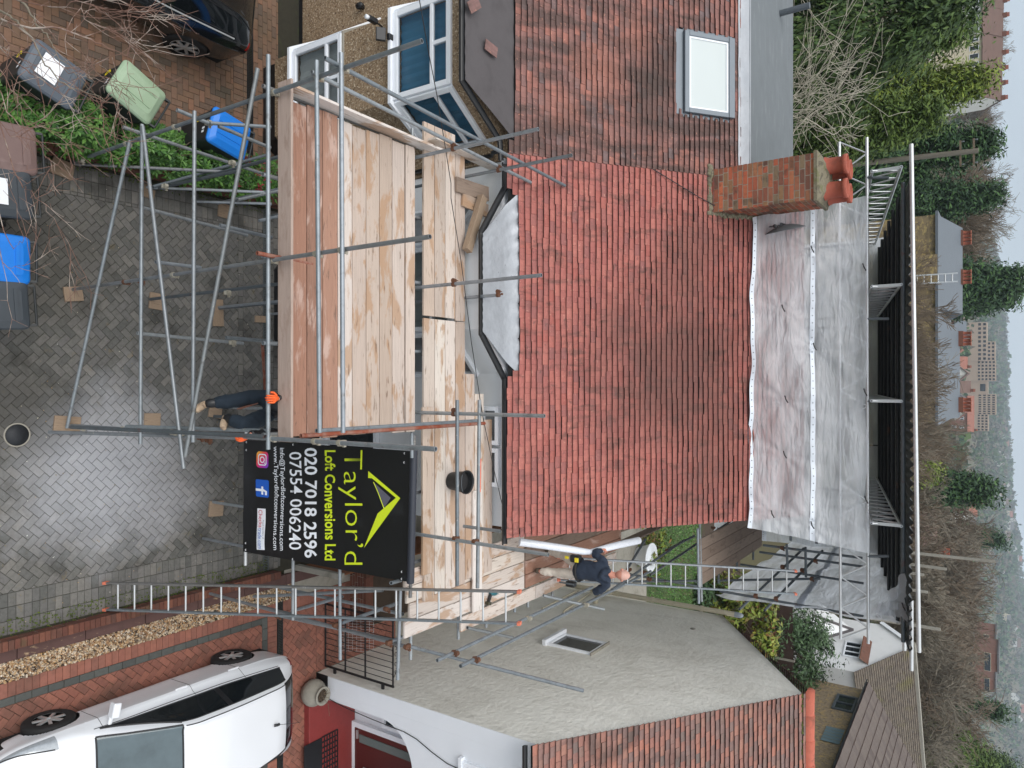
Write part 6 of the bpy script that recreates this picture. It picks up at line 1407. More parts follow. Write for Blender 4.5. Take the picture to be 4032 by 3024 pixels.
    if dark:
        mb=MB(); j=int(5.08*sv)
        for s in(1,-1): mb.path([(SURF[i,j][0]*s+.006*s,SURF[i,j][1],SURF[i,j][2]) for i in range(int(4.3*su),int(10.6*su))],.014,5)
        mb.build('chrome_strip',MT['alu'],e)
    for y in(.12,1.02):
        for s in(1,-1): MB().bar((s*.888,y-.02,.86),(s*.888,y+.17,.868),.03,.035).build('door_handle',paint,e,bevel=.008)
    for s in(1,-1):
        mb=MB(); mb.obox(M.Translation((s*1.0,-.90,1.05))@M.Rotation(R(12*s),4,'Z'),.10,.055,.065); mb.bar((s*.80,-.95,1.0),(s*.96,-.93,1.04),.06,.04); mb.build('door_mirror',paint,e,bevel=.03)
    for s in(1,-1):
        for w in wy:
            t=MB().lathe([(.20,-.1),(.30,-.105),(.325,-.09),(.33,-.05),(.33,.05),(.325,.09),(.30,.105),(.20,.1)],(s*.79,w,.33),n=28,axis='x').build('wheel',MT['tyre'],e)
            mb=MB(); o=s*.79+s*.095
            mb.lathe([(.205,0),(.215,.012),(.225,0)],(o,w,.33),n=28,axis='x')
            for k in range(7):
                a=2*math.pi*k/7; mb.bar((o-s*.0,w+.03*math.cos(a),.33+.03*math.sin(a)),(o-s*.01,w+.212*math.cos(a+.06),.33+.212*math.sin(a+.06)),.042,.02,up=(1,0,0))
            mb.lathe([(0,.012),(.04,.01),(.05,0)],(o,w,.33),n=14,axis='x'); mb.build('rim',MT['alu'],t)
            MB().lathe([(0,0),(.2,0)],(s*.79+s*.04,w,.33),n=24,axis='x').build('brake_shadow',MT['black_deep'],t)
            MB().lathe([(.335,-.14),(.372,-.02),(.378,.0)],(s*.80+s*.06,w,.33),n=28,axis='x').build('arch_liner',MT['black_deep'],e) if False else None
    for x_ in(-.3,.25): MB().bar((x_,-1.17,1.09),(x_+.42,-.80,1.235),.02,.02).build('wiper',MT['black_plastic'],e)
    mb=MB(); mb.path([(0,1.42,1.475),(0,1.46,1.5),(0,1.50,1.50)],.022,8); mb.tube((0,1.47,1.5),(0,1.72,1.72),.004,5); mb.build('aerial',MT['black_plastic'],e)
    return e
MT['windscreen']=mk('reflection toned windscreen',S(84,98,104),.08,var=.35,ns=2.5,spec=.6); MT['car_glass']=mk('dark car glass',S(22,26,29),.05,var=.05,spec=.6); MT['tail_red']=mk('red lamp lens',S(150,16,20),.15,var=.1,ns=20,spec=.6); MT['lamp_clear']=mk('clear lamp lens',S(170,176,182),.1,.3,var=.3,ns=18); MT['tyre']=mk('tyre rubber',S(28,28,29),.8,var=.2,ns=30)  # windscreen base is lightened: the grey-blue sky reflection is painted into its colour
car((5.50,6.20,0),R(0),mk('white car paint',S(222,225,230),.28,var=.0,coat=.6),'white hatchback parked on the red block drive, black side glass and silver wheels')
MT['car_glass2']=MT['car_glass']
car((-6.42,5.45,0),R(-6),mk('black car paint',S(14,16,20),.2,var=.0,coat=.7),'black car with red tail light parked at the top edge on the brown drive',dark=True)
# ---------------------------------------------------------------- small things
p=onZ(*c(B4,445,1045),.0)
e=empty('plant_pot',(5.93,9.52,0),'round ribbed grey stone pot with dead twigs by the porch corner','plant pot')
prof=[(.10,0)]+[(.12+.13*math.sin(math.pi*min(1,(k/26)*.92+.08))+(.004 if k%2 else 0),.02+k*.0155) for k in range(27)]+[(.15,.44),(.175,.45),(.175,.475),(.135,.475),(.125,.40),(0,.40)]
MB().lathe(prof,n=36).build('pot',MT['concrete'],e); MB().lathe([(.128,.41),(.06,.43),(0,.425)],n=16).build('soil',MT['soil'],e)
mb=MB()
for k in range(16): a=random.uniform(0,6.28); mb.path([(.05*math.cos(a),.05*math.sin(a),.42),(.12*math.cos(a+.3),.12*math.sin(a+.3),.46+.08*random.random())],.004,4)
mb.path([(0,0,.42),(.15,.05,.55),(.35,.02,.62)],.004,4); mb.build('dead_twigs',MT['bark_brown'],e)
p=onZ(*c(B4,530,1560),.16); e=empty('door_mat',(7.32,9.75,.145),'black rubber door mat with open slots on the red step','door mat')
mb=MB(); mb.box(-.42,-.42,0,.42,.02,.014)
for k in range(9): x=-.42+k*.105; mb.box(x-.012,.02,0,x+.012,.42,.014)
for k in range(6): y=.08+k*.068; mb.box(-.42,y-.01,0.0005,.42,y+.01,.0135)
mb.build('mat',MT['black_plastic'],e)
p=onZ(*c(B3,1560,790),4.605)
e=empty('bucket',(p.x,p.y,4.602),'black builders bucket with wire handle standing on the rear deck','bucket')
MB().lathe([(0,.004),(.115,.0),(.125,.02),(.158,.27),(.17,.275),(.17,.295),(.155,.295),(.15,.27),(.12,.04),(0,.035)],n=32).build('tub',mk('black rubber bucket',S(24,25,27),.5,var=.15,ns=5),e)
MB().path([(.165*math.cos(a),-.12*math.sin(a)*.5-.03,.285-.02*math.sin(a)) for a in [math.pi*k/16 for k in range(17)]],.004,5).build('handle',MT['galv'],e)
MB().lathe([(0,.2),(.1,.205),(.143,.20)],n=20).build('rubble',mk('dark rubble',S(40,40,42),.95,var=.5,ns=40,bump=.8,bs=60),e)
p=onZ(1380+1530*.3617,2060+765*.3617,4.6)
e=empty('cordless_drill',(p.x,p.y,4.566),'teal and black cordless drill lying on the side deck','drill'); e.rotation_euler=(0,0,R(75))
MB().lathe([(0,-.02),(.028,-.02),(.032,.03),(.032,.10),(.026,.12),(.018,.15),(.008,.16),(.008,.2),(0,.2)],(0,0,.035),n=14,axis='x').build('motor_body',mk('teal plastic',S(40,100,110),.5,var=.1),e); MB().bar((.0,0,.035),(-.03,-.13,.03),.04,.045).build('grip',MT['black_plastic'],e,bevel=.008); MB().obox(M.Translation((-.035,-.15,.035)),.045,.025,.033).build('battery',mk('yellow black battery',S(60,56,40),.5,var=.1),e,bevel=.006)
# satellite dish on a bracket in front of the sheeting
p=onY(2932+330*.4973,750+280*.4973,12.95)
e=empty('satellite_dish',(p.x,p.y-.12,p.z),'grey satellite dish on an arm next to the chimney, against the sheeting','satellite dish')
mt_=M.Rotation(R(12),4,'Z')@M.Rotation(R(84),4,'Y')
MB().lathe([(.33*k/8,.10*(k/8)**2) for k in range(9)],(0,.0,0),n=26,mat=mt_).build('dish',MT['felt'],e); MB().path([(0,0,-.05),(.05,-.2,-.2),(.1,-.42,-.05)],.012,6).build('feed_arm',MT['galv_dark'],e); MB().lathe([(0,0),(.03,0),(.03,.08),(0,.08)],(.1,-.46,-.04),n=10,axis='y').build('feed_horn',MT['black_plastic'],e); MB().path([(0,.03,0),(-.1,.12,-.2),(-.3,.15,-.55)],.02,8).build('mast',MT['galv'],e)
# telephone wires
def cable(pts,label,r=.006,sag=0): 
    o=MB().path(pts,r,5).build('overhead_cable',MT['black_plastic']); tag(o,label,'cable')
a=onZ(1000+1320*.4973,5*.4973,6.0); 
q=[onY(1000+x*.4973,y*.4973,Y) for x,y,Y in((1310,0,6.5),(1380,400,6.9),(1450,760,7.3),(1560,1450,7.9))]+[onY(1000+x*.4973,750+y*.4973,Y) for x,y,Y in((1560,60,7.95),(1640,560,8.4),(1720,1190,8.75),(1790,1650,8.95))]+[onY(1000+x*.4973,1500+y*.4973,Y) for x,y,Y in((1820,320,9.05),(1900,700,9.1),(1980,1040,9.15))]
cable(q,'thin black telephone wire crossing the decks to the white wall')
q=[onY(2000+x*.4973,y*.4973,Y) for x,y,Y in((1140,1350,11.2),(1300,1450,11.55),(1640,1640,12.4))]; q=[roof_hit(2000+x*.4973,y*.4973)+V((0,-.03,.05)) for x,y in((1120,1340),(1220,1400),(1350,1480),(1500,1570),(1650,1650))]
cable(q,'thin black cable lying on the red tiles towards the chimney',.008)
# telegraph pole and distant mast
pb=onY(2932+870*.4973,1308*.4973,34);pt=onY(2932+1850*.4973,1192*.4973,34)
e=empty('telegraph_pole',(pt.x,34,-1),'weathered telegraph pole with cross arms rising behind the chimney','telegraph pole'); MB().tube((pb.x-pt.x-.4,0,-1),(0,0,pt.z+1),.14,10,r2=.10).build('pole',mk('weathered pole',S(120,114,104),.9,var=.25,ns=2,stretch=(6,6,.6)),e)
mb=MB(); 
for z in(-.15,-.6): mb.bar((-.5,0,pt.z+1+z),(.5,.1,pt.z+1+z),.07,.07)
mb.build('cross_arm',MT['bark_brown'],e); mb=MB()
for z in(-.11,-.56):
    for x in(-.45,.45): mb.lathe([(.02,0),(.03,.03),(.03,.08),(.02,.1),(0,.1)],(x,0,pt.z+1+z),n=8)
mb.build('insulator',MT['felt'],e)
# back garden things between the houses
e=empty('garden_planter',(onY(*zz(330,560),24.8).x,24.8,-.05),'round white planter with autumn plants behind the side deck','planter'); MB().lathe([(.3,0),(.48,.5),(.52,.52),(.52,.56),(.46,.56),(.42,.45),(0,.45)],n=24).build('pot',MT['paint_white'],e)
# ---------------------------------------------------------------- people
MT['skin']=mk('skin',S(206,142,122),.55,var=.12,ns=14,stain=(S(190,104,90),9,.55,.7,.4)); MT['scalp']=mk('shaven scalp',S(204,160,146),.5,var=.1,ns=40)
MT['navy']=mk('navy hooded top',S(40,50,66),.9,var=.22,ns=9,stain=(S(92,90,86),4,.66,.78,.5),bump=.5,bs=14,bdist=.015); MT['cream_cloth']=mk('cream work trousers',S(206,196,184),.9,var=.16,ns=8,stain=(S(160,140,118),5,.55,.72,.5),bump=.5,bs=14,bdist=.012)
MT['dark_cloth']=mk('dark blue work trousers',S(30,42,54),.9,var=.2,ns=8,bump=.4,bs=14,bdist=.012); MT['boot']=mk('brown work boot',S(84,72,60),.8,var=.3,ns=20); MT['trainer']=mk('dusty beige trainer',S(178,156,132),.8,var=.3,ns=22,stain=(S(110,92,78),14,.52,.62,.7)); MT['glove']=mk('orange coated glove',S(238,100,40),.55,var=.12,ns=20)
def skinmesh(name,chains,mat,parent,org,sub=2,root=0):
    """chains: list of [(point, radius) ...]; points within 1 mm are welded; one continuous skinned surface"""
    vs=[];rs=[];es=[]
    def vid(p,r):
        for i,q in enumerate(vs):
            if (q-p).length<.001: return i
        vs.append(p);rs.append(r);return len(vs)-1
    for ch in chains:
        pr=None
        for p,r in ch:
            i=vid(V(p)-org,r)
            if pr is not None and pr!=i: es.append((pr,i))
            pr=i
    me=bpy.data.meshes.new(name); me.from_pydata(vs,es,[]); me.materials.append(mat); o=bpy.data.objects.new(name,me); COL.objects.link(o); o.parent=parent
    sk=o.modifiers.new('skin','SKIN'); sk.use_smooth_shade=True; sk.branch_smoothing=.6
    for i,r in enumerate(rs):
        d=me.skin_vertices[0].data[i]; d.radius=(r if hasattr(r,'__len__') else (r,r)); d.use_root=(i==root)
    if sub: m=o.modifiers.new('subdivision','SUBSURF'); m.levels=sub; m.render_levels=sub
    if name in('hooded_top','trousers','jacket','hood'):
        m=o.modifiers.new('fine','SUBSURF'); m.levels=1; m.render_levels=1
        d_=o.modifiers.new('folds','DISPLACE'); d_.texture=FOLD; d_.strength=.035 if name!='trousers' else .03; d_.mid_level=.5; d_.texture_coords='LOCAL'
    return o
FOLD=bpy.data.textures.new('folds','CLOUDS'); FOLD.noise_scale=.075; FOLD.noise_depth=1
def lerp(a,b,t): return V(a)*(1-t)+V(b)*t
def head(parent,org,c0,face,up,hairmat,r=.098):
    """head with cranium, brow, nose, jaw, ears, eyes"""
    face=V(face).normalized(); up=V(up).normalized(); up=(up-face*up.dot(face)).normalized(); sd_=face.cross(up); c0=V(c0)-org
    vs=[];fs=[];n=20;mm=14
    for j in range(mm+1):
        ph=math.pi*j/mm
        for k in range(n):
            a=2*math.pi*k/n; x=math.sin(ph)*math.cos(a); y=math.sin(ph)*math.sin(a); z=math.cos(ph)
            f=1.08*y if y<0 else y; w_=.80*x; h=1.18*z
            if z<-.1: k_=min(1,(-.1-z)/.9); w_*=1-.22*k_; f=f*(1-.10*k_)+(.16*k_ if y>0 else .22*k_)
            if y>.75 and -.25<z<.12: f+=.16*max(0,1-abs(x)*3.2)*max(0,1-abs(z+.1)*4)
            if y>.6 and .08<z<.3: f+=.03
            vs.append(c0+(sd_*w_+face*f+up*h)*r)
    for j in range(mm):
        for k in range(n): fs.append((j*n+k,(j+1)*n+k,(j+1)*n+(k+1)%n,j*n+(k+1)%n))
    mb=MB(); mb.add(vs,fs,0,True)
    for s in(-1,1):
        p=c0+sd_*s*.80*r+up*(-.05*r)-face*.05*r; mt=M((sd_*s,face,up)).transposed().to_4x4(); mb.lathe([(0,.02),(.012,.018),(.026,.008),(.03,0),(.02,-.008)],p,n=12,mat=mt@M.Rotation(R(65),4,'Y'))
    h=mb.build('head',MT['skin'],parent)
    for s in(-1,1): MB().lathe([(0,-.012),(.010,-.006),(.012,0),(.010,.006),(0,.012)],c0+sd_*s*.34*r+face*.93*r+up*.06*r,n=10).build('eye',MT['ink_white'],h)
    MB().bar(c0-sd_*.25*r+face*1.0*r-up*.55*r,c0+sd_*.25*r+face*1.0*r-up*.55*r,.012,.014).build('mouth',mk('lips',S(170,96,88),.5,var=0),h)
    vs=[];fs=[]
    for j in range(8):
        ph=math.pi*.53*j/7
        for k in range(n):
            a=2*math.pi*k/n; x=math.sin(ph)*math.cos(a); y=math.sin(ph)*math.sin(a); z=math.cos(ph); q=1.02
            if y>.3: z=max(z,.42+.2*y)
            vs.append(c0+(sd_*.80*x+face*(1.08*y if y<0 else y)+up*1.18*z)*r*q)
    for j in range(7):
        for k in range(n): fs.append((j*n+k,(j+1)*n+k,(j+1)*n+(k+1)%n,j*n+(k+1)%n))
    MB().add(vs,fs,0,True).build('cropped_hair',hairmat,h)
    return h
def hand(name,parent,org,wrist,dirv,normal,mat,curl=.9,scale=1.0,side=1):
    """palm and five separate curled fingers; fingers bend towards -normal"""
    d=V(dirv).normalized(); n=V(normal).normalized(); n=(n-d*n.dot(d)).normalized(); s=d.cross(n)*side; w_=V(wrist); ch=[]; k=scale
    palm=w_+d*.05*k; ch.append([(w_,.024*k),(palm,(.03*k,.022*k))])
    for i,(off,ln) in enumerate(((.030,.072),(.011,.082),(-.010,.076),(-.030,.060))):
        b=w_+d*.085*k+s*off*k; c_=[(palm,(.03*k,.022*k)),(b,.0105*k)]; p=b;a=0
        for q in range(3): a+=curl*(.75 if q else .5); p=p+(d*math.cos(a)-n*math.sin(a))*ln*k*.40; c_.append((p,(.0095-.001*q)*k))
        ch.append(c_)
    t0=w_+d*.03*k+s*.034*k; t1=t0+(d*.5+s*.6-n*.5).normalized()*.036*k; t2=t1+(d*.7-n*.7).normalized()*.03*k; ch.append([(palm,(.03*k,.022*k)),(t0,.013*k),(t1,.0115*k),(t2,.0095*k)])
    return skinmesh(name,ch,mat,parent,org,2)
def crop3(a,b): return (2030+a*.226,2080+b*.226)
Yb=10.55
fr=onZ(*crop3(300,750),4.60); fl=onZ(*crop3(500,395),4.60)
J={'ar':onY(*crop3(395,745),fr.y+.05),'kr':onY(*crop3(690,765),Yb+.03),'hr':onY(*crop3(1040,800),Yb),'al':onY(*crop3(570,400),fl.y+.02),'kl':onY(*crop3(820,470),Yb+.22),'hl':onY(*crop3(1060,600),Yb+.04),'pel':onY(*crop3(1070,710),Yb),'ch':onY(*crop3(1480,760),Yb-.03),'nk':onY(*crop3(1690,820),Yb+.02),'sl':onY(*crop3(1560,590),Yb),'sr':onY(*crop3(1620,985),Yb),'el':onY(*crop3(1350,430),Yb+.05),'wl':onY(*crop3(1530,372),Yb+.26),'er':onY(*crop3(1385,1110),Yb+.02),'wr':onY(*crop3(1560,1060),Yb+.25),'hd':onY(*crop3(1860,815),Yb+.05)}
PM=empty('person',(J['pel'].x,Yb,4.6),'man in navy hooded top and cream trousers walking along the side deck','person'); og=V(PM.location)
B_chain=lambda ks,rs:[(J[k],r) for k,r in zip(ks,rs)]
spn=lerp(J['pel'],J['ch'],.5)
skinmesh('body',[[(J['pel'],.12),(spn,.11),(J['ch'],.11),(J['nk'],.052),(lerp(J['nk'],J['hd'],.6),.052)],[(J['ch'],.11),(J['sl'],.02),(J['el'],.024),(J['wl'],.03)],[(J['ch'],.11),(J['sr'],.035),(J['er'],.03),(J['wr'],.03)],[(J['pel'],.12),(J['hl'],.085),(J['kl'],.055),(J['al'],.032)],[(J['pel'],.12),(J['hr'],.085),(J['kr'],.055),(J['ar'],.032)]],MT['skin'],PM,og)
skinmesh('hooded_top',[[(lerp(J['pel'],J['ch'],-.12),(.18,.15)),(lerp(J['pel'],J['ch'],.2),(.185,.15)),(spn,(.19,.15)),(J['ch'],(.20,.15)),(lerp(J['ch'],J['nk'],.75),(.10,.09))],[(J['ch'],(.20,.15)),(J['sl'],.088),(lerp(J['sl'],J['el'],.5),.076),(J['el'],.068),(lerp(J['el'],J['wl'],.55),.058),(lerp(J['el'],J['wl'],.92),.047)],[(J['ch'],(.20,.15)),(J['sr'],.088),(lerp(J['sr'],J['er'],.5),.078),(J['er'],.07),(lerp(J['er'],J['wr'],.55),.06),(lerp(J['er'],J['wr'],.92),.047)]],MT['navy'],PM,og)
bk=V((0,-1,0)); hb=lerp(J['ch'],J['nk'],.62)+bk*.085
skinmesh('hood',[[(hb+V((-.09,.03,.07)),.045),(hb+V((-.05,-.03,-.02)),.06),(hb+V((0,-.05,-.06)),.065),(hb+V((.05,-.03,-.02)),.06),(hb+V((.09,.03,.07)),.045)]],MT['navy'],PM,og)
skinmesh('trousers',[[(lerp(J['pel'],J['ch'],.35),(.15,.125)),(J['pel'],(.168,.14)),(J['hr'],.108),(lerp(J['hr'],J['kr'],.5),.09),(J['kr'],.074),(lerp(J['kr'],J['ar'],.5),.072),(lerp(J['kr'],J['ar'],.95),.07)],[(J['pel'],(.165,.135)),(J['hl'],.105),(lerp(J['hl'],J['kl'],.5),.09),(J['kl'],.074),(lerp(J['kl'],J['al'],.5),.070),(lerp(J['kl'],J['al'],.95),.068)]],MT['cream_cloth'],PM,og,root=1)
def boot(a,foot,dirv,mat,parent,org,k=1.0,name='boot'):
    a=V(a); z0=V(foot).z; d=V(dirv).normalized(); h=V((a.x,a.y,z0+.045)); return skinmesh(name,[[(a+V((0,0,.02)),.052*k),(lerp(a,h,.6),.05*k),(h,(.046*k,.044*k)),(h+d*.09*k+V((0,0,-.003)),(.047*k,.038*k)),(h+d*.19*k+V((0,0,-.012)),(.042*k,.03*k))],[(h,(.046*k,.044*k)),(h-d*.05*k,(.04*k,.042*k))]],mat,parent,org)
fwd=V((.15,1,0)); boot(J['ar'],(0,0,4.60),fwd,MT['boot'],PM,og); boot(J['al'],(0,0,4.60),fwd,MT['boot'],PM,og)
head(PM,og,J['hd'],(.12,.9,-.42),(0.02,.42,.9),MT['scalp'],.103)
hand('hand',PM,og,J['wl'],(.15,.8,.1),(-.3,.2,1),MT['skin'],.8,1.05,1); hand('hand',PM,og,J['wr'],(-.2,.9,-.1),(.3,.1,1),MT['skin'],.8,1.05,-1)
bp=J['pel']+V((0,0,.05)); mb=MB()
n=28; ringp=[bp-og+V((.185*math.cos(2*math.pi*k/n),.155*math.sin(2*math.pi*k/n),0)) for k in range(n+1)]; bt=MB().path(ringp,.024,6).build('tool_belt',mk('black leather belt',S(32,31,32),.7,var=.2,ns=20),PM)
pl=onY(*crop3(1080,545),Yb-.10)-og; mb=MB(); mb.box(-.07,-.05,-.12,.05,.05,.06); o=mb.build('tool_pouch',MT['black_plastic'],PM,bevel=.02); o.location=pl
ty=MB(); ty.box(-.04,-.075,-.02,.035,-.05,.05); ty.box(-.05,-.075,-.20,.0,-.05,-.13); o2=ty.build('tape_measure',MT['num_yellow'],PM,bevel=.01); o2.location=pl
pr_=onY(*crop3(1000,960),Yb-.02)-og; o=MB().box(-.03,-.05,-.12,.06,.05,.05).build('tool_pouch',MT['black_plastic'],PM,bevel=.02); o.location=pr_; MB().tube(pr_+V((.0,-.06,-.22)),pr_+V((.0,-.06,.05)),.014,8).build('hammer',MT['galv_dark'],PM)
# the bent bundle of white sheeting he carries
q=[onY(*crop3(a,b),Y) for a,b,Y in((70,240,9.65),(500,300,9.95),(900,360,10.2),(1180,405,10.45),(1290,415,10.6),(1400,390,10.75),(1560,350,10.9),(1800,290,11.3),(2140,215,11.95))]
MT['pvc_sheet']=mk('glossy white sheeting',S(228,232,240),.25,var=.12,ns=10,stretch=(1,1,1),stain=(S(190,198,214),7,.5,.7,.5,(9,2,9)))
o=MB().path(q,[.062,.060,.058,.055,.045,.05,.056,.062,.066],10).build('rolled_sheeting',MT['pvc_sheet']); tag(o,'bent roll of glossy white sheeting carried under the left arm of the walking man','sheeting roll')
# climbing man under the front deck
def crop2(a,b): return (750+a*.1808,1480+b*.1808)
zl=onY(763,1560,5.15).z+.025
F1=onY(*crop2(190,690),5.22); F2=onY(*crop2(760,1000),5.34)
K={'al':onY(*crop2(400,600),5.30),'kl':onY(*crop2(980,540),5.58),'hl':onY(*crop2(1640,420),5.98),'ar':onY(*crop2(810,920),5.40),'kr':onY(*crop2(1150,1060),5.45),'hr':onY(*crop2(1690,860),5.92)}
K['pel']=(K['hl']+K['hr'])/2+V((0,.03,.08)); up_=V((0,.12,1)).normalized(); K['ch']=K['pel']+V((0.02,.10,.40)); K['nk']=K['ch']+V((0,-.02,.2)); K['hd']=K['nk']+V((0,-.08,.10))
K['sl']=K['ch']+V((-.19,-.02,.08)); K['sr']=K['ch']+V((.19,-.02,.08)); H1_=onY(*crop2(1815,505),5.17); H2_=onY(*crop2(1110,1340),5.2)
K['wl']=H1_+V((0,.09,-.05)); K['wr']=H2_+V((-.03,.09,.02)); K['el']=lerp(K['sl'],K['wl'],.5)+V((-.09,.08,-.08)); K['er']=lerp(K['sr'],K['wr'],.5)+V((.06,.10,-.05))
PC=empty('person',(K['pel'].x,5.7,zl),'man in dark trousers and orange gloves climbing the scaffold below the front deck','person'); oc=V(PC.location)
skinmesh('body',[[(K['pel'],.12),(lerp(K['pel'],K['ch'],.5),.11),(K['ch'],.11),(K['nk'],.052),(lerp(K['nk'],K['hd'],.6),.05)],[(K['ch'],.11),(K['sl'],.035),(K['el'],.03),(K['wl'],.03)],[(K['ch'],.11),(K['sr'],.035),(K['er'],.03),(K['wr'],.03)],[(K['pel'],.12),(K['hl'],.085),(K['kl'],.055),(K['al'],.032)],[(K['pel'],.12),(K['hr'],.085),(K['kr'],.055),(K['ar'],.032)]],MT['skin'],PC,oc)
skinmesh('jacket',[[(lerp(K['pel'],K['ch'],-.1),(.18,.15)),(lerp(K['pel'],K['ch'],.2),(.18,.15)),(lerp(K['pel'],K['ch'],.5),(.18,.14)),(K['ch'],(.19,.14)),(lerp(K['ch'],K['nk'],.7),.08)],[(K['ch'],(.19,.14)),(K['sl'],.085),(K['el'],.064),(lerp(K['el'],K['wl'],1.0),.05)],[(K['ch'],(.19,.14)),(K['sr'],.085),(K['er'],.064),(lerp(K['er'],K['wr'],1.0),.05)]],MT['black_plastic'],PC,oc)
skinmesh('trousers',[[(lerp(K['pel'],K['ch'],.3),(.165,.14)),(K['pel'],(.18,.155)),(K['hr'],.125),(lerp(K['hr'],K['kr'],.5),.115),(K['kr'],.098),(lerp(K['kr'],K['ar'],.5),.092),(lerp(K['kr'],K['ar'],.85),.075)],[(K['pel'],(.18,.155)),(K['hl'],.125),(lerp(K['hl'],K['kl'],.5),.115),(K['kl'],.098),(lerp(K['kl'],K['al'],.5),.092),(lerp(K['kl'],K['al'],.9),.078)]],MT['dark_cloth'],PC,oc,root=1)
def shoe(a,toe,mat): 
    a=V(a);toe=V(toe);h=a+V((0,0,-.06)); d=(toe-h).normalized(); skinmesh('trainer',[[(a,.05),(h,(.052,.048)),(h+d*.1,(.054,.042)),(h+d*.2,(.048,.034))],[(h,(.052,.048)),(h-d*.05,(.042,.042))]],mat,PC,oc)
shoe(K['al'],onY(*crop2(100,760),5.12),MT['trainer']); shoe(K['ar'],onY(*crop2(700,1200),5.28),MT['trainer'])
for a in('al','ar'): skinmesh('sock',[[(K[a]+V((0,0,-.05)),.058)]+[(K[a]+(K['k'+a[1]]-K[a]).normalized()*t_,.062) for t_ in (0,.08,.16,.26)]],MT['black_plastic'],PC,oc,1)
head(PC,oc,K['hd'],(0,-1,.1),(0,.1,1),MT['bark_brown'],.1)
hand('glove',PC,oc,K['wl'],(0,-.75,.45),(0,.4,.9),MT['glove'],1.15,1.25,1); hand('glove',PC,oc,K['wr'],(.3,-.8,.2),(.5,.1,.8),MT['glove'],1.1,1.25,-1)
k0=K['hl']+V((.10,-.16,.02))-oc; k1=onY(*crop2(1050,720),5.55)-oc; MB().bar(k0,k1,.07,.012,up=(1,.2,0)).build('hanging_saw',MT['rusty'],PC); MB().path([k0+V((-.1,-.02,0)),k0+V((-.06,-.05,-.1)),k0+V((.0,-.04,-.02))],.006,5).build('tool_clip',MT['alu'],PC)
# ---------------------------------------------------------------- vegetation
def quads_from(cen,size,nrm,asp=.5,up=None,rng=RNG,curl=True):
    """leaf/spray quads (diamond-ish) at centres with normals; returns verts, faces"""
    n=len(cen); nrm=nrm/np.maximum(np.linalg.norm(nrm,axis=1,keepdims=True),1e-6)
    if up is None: t=rng.normal(size=(n,3))
    else: t=up+rng.normal(size=(n,3))*.35
    t=t-nrm*(t*nrm).sum(1,keepdims=True); t/=np.maximum(np.linalg.norm(t,axis=1,keepdims=True),1e-6); b=np.cross(nrm,t)
    s=size[:,None]
    v=np.stack([cen-t*s, cen+b*s*asp+t*s*.05, cen+t*s, cen-b*s*asp+t*s*.05],1).reshape(-1,3)
    f=np.arange(4*n).reshape(n,4); return v,f
def crown_pts(rng,n,R3,ncl,spread,shape='ell',surf=.55,full=0.):
    """points of a clumped crown; shape ell or cone; R3=(rx,ry,h)"""
    k=[]
    while len(k)<ncl:
        p=rng.uniform(-1,1,3)
        if shape=='ell':
            d=np.linalg.norm(p)
            if d>1 or d<surf*rng.uniform(.3,1): continue
            k.append((p[0]*R3[0],p[1]*R3[1],(p[2]+1)*.5*R3[2]))
        else:
            z=(rng.uniform(0,1)**1.35); r=((1-z)**.75*(1-full)+full*math.sqrt(max(0,1-z**4)))*(.35+.65*min(1,z*6+.3)); a=rng.uniform(0,6.283); q=math.sqrt(rng.uniform(surf**2,1))*r*(1+.22*math.sin(a*3+z*9))
            k.append((q*math.cos(a)*R3[0],q*math.sin(a)*R3[1],z*R3[2]))
    k=np.array(k); w=rng.dirichlet(np.ones(ncl)*2.5); cnt=rng.multinomial(n,w); C0=np.repeat(k,cnt,0); sc=np.repeat(rng.uniform(.6,1.3,ncl),cnt)[:,None]
    P=C0+np.clip(rng.normal(size=(len(C0),3)),-1.5,1.5)*spread*sc; return P,C0
def foliage(name,parent,seed,n,R3,ncl,spread,leaf,mat,shape='ell',droop=0,asp=.4,z0=0,surf=.55,upv=None,full=0.):
    rng=np.random.default_rng(seed); P,C0=crown_pts(rng,n,R3,ncl,spread,shape,surf,full); out=P-np.array([0,0,R3[2]*.4]); out[:,2]*=.4
    out/=np.maximum(np.linalg.norm(out,axis=1,keepdims=True),1e-6); nr=out*.7+(P-C0)/max(spread,1e-3)*.25+rng.normal(size=P.shape)*.55+np.array([0,0,.35])
    up=None
    if shape=='cone' or droop: up=out*1.0+np.array([0,0,-droop])
    if upv is not None: up=np.tile(np.array(upv),(len(P),1))+out*.5
    v,f=quads_from(P+np.array([0,0,z0]),leaf*rng.uniform(.6,1.4,len(P)),nr,asp,up,rng)
    return fastmesh(name,v,f,mat,parent)
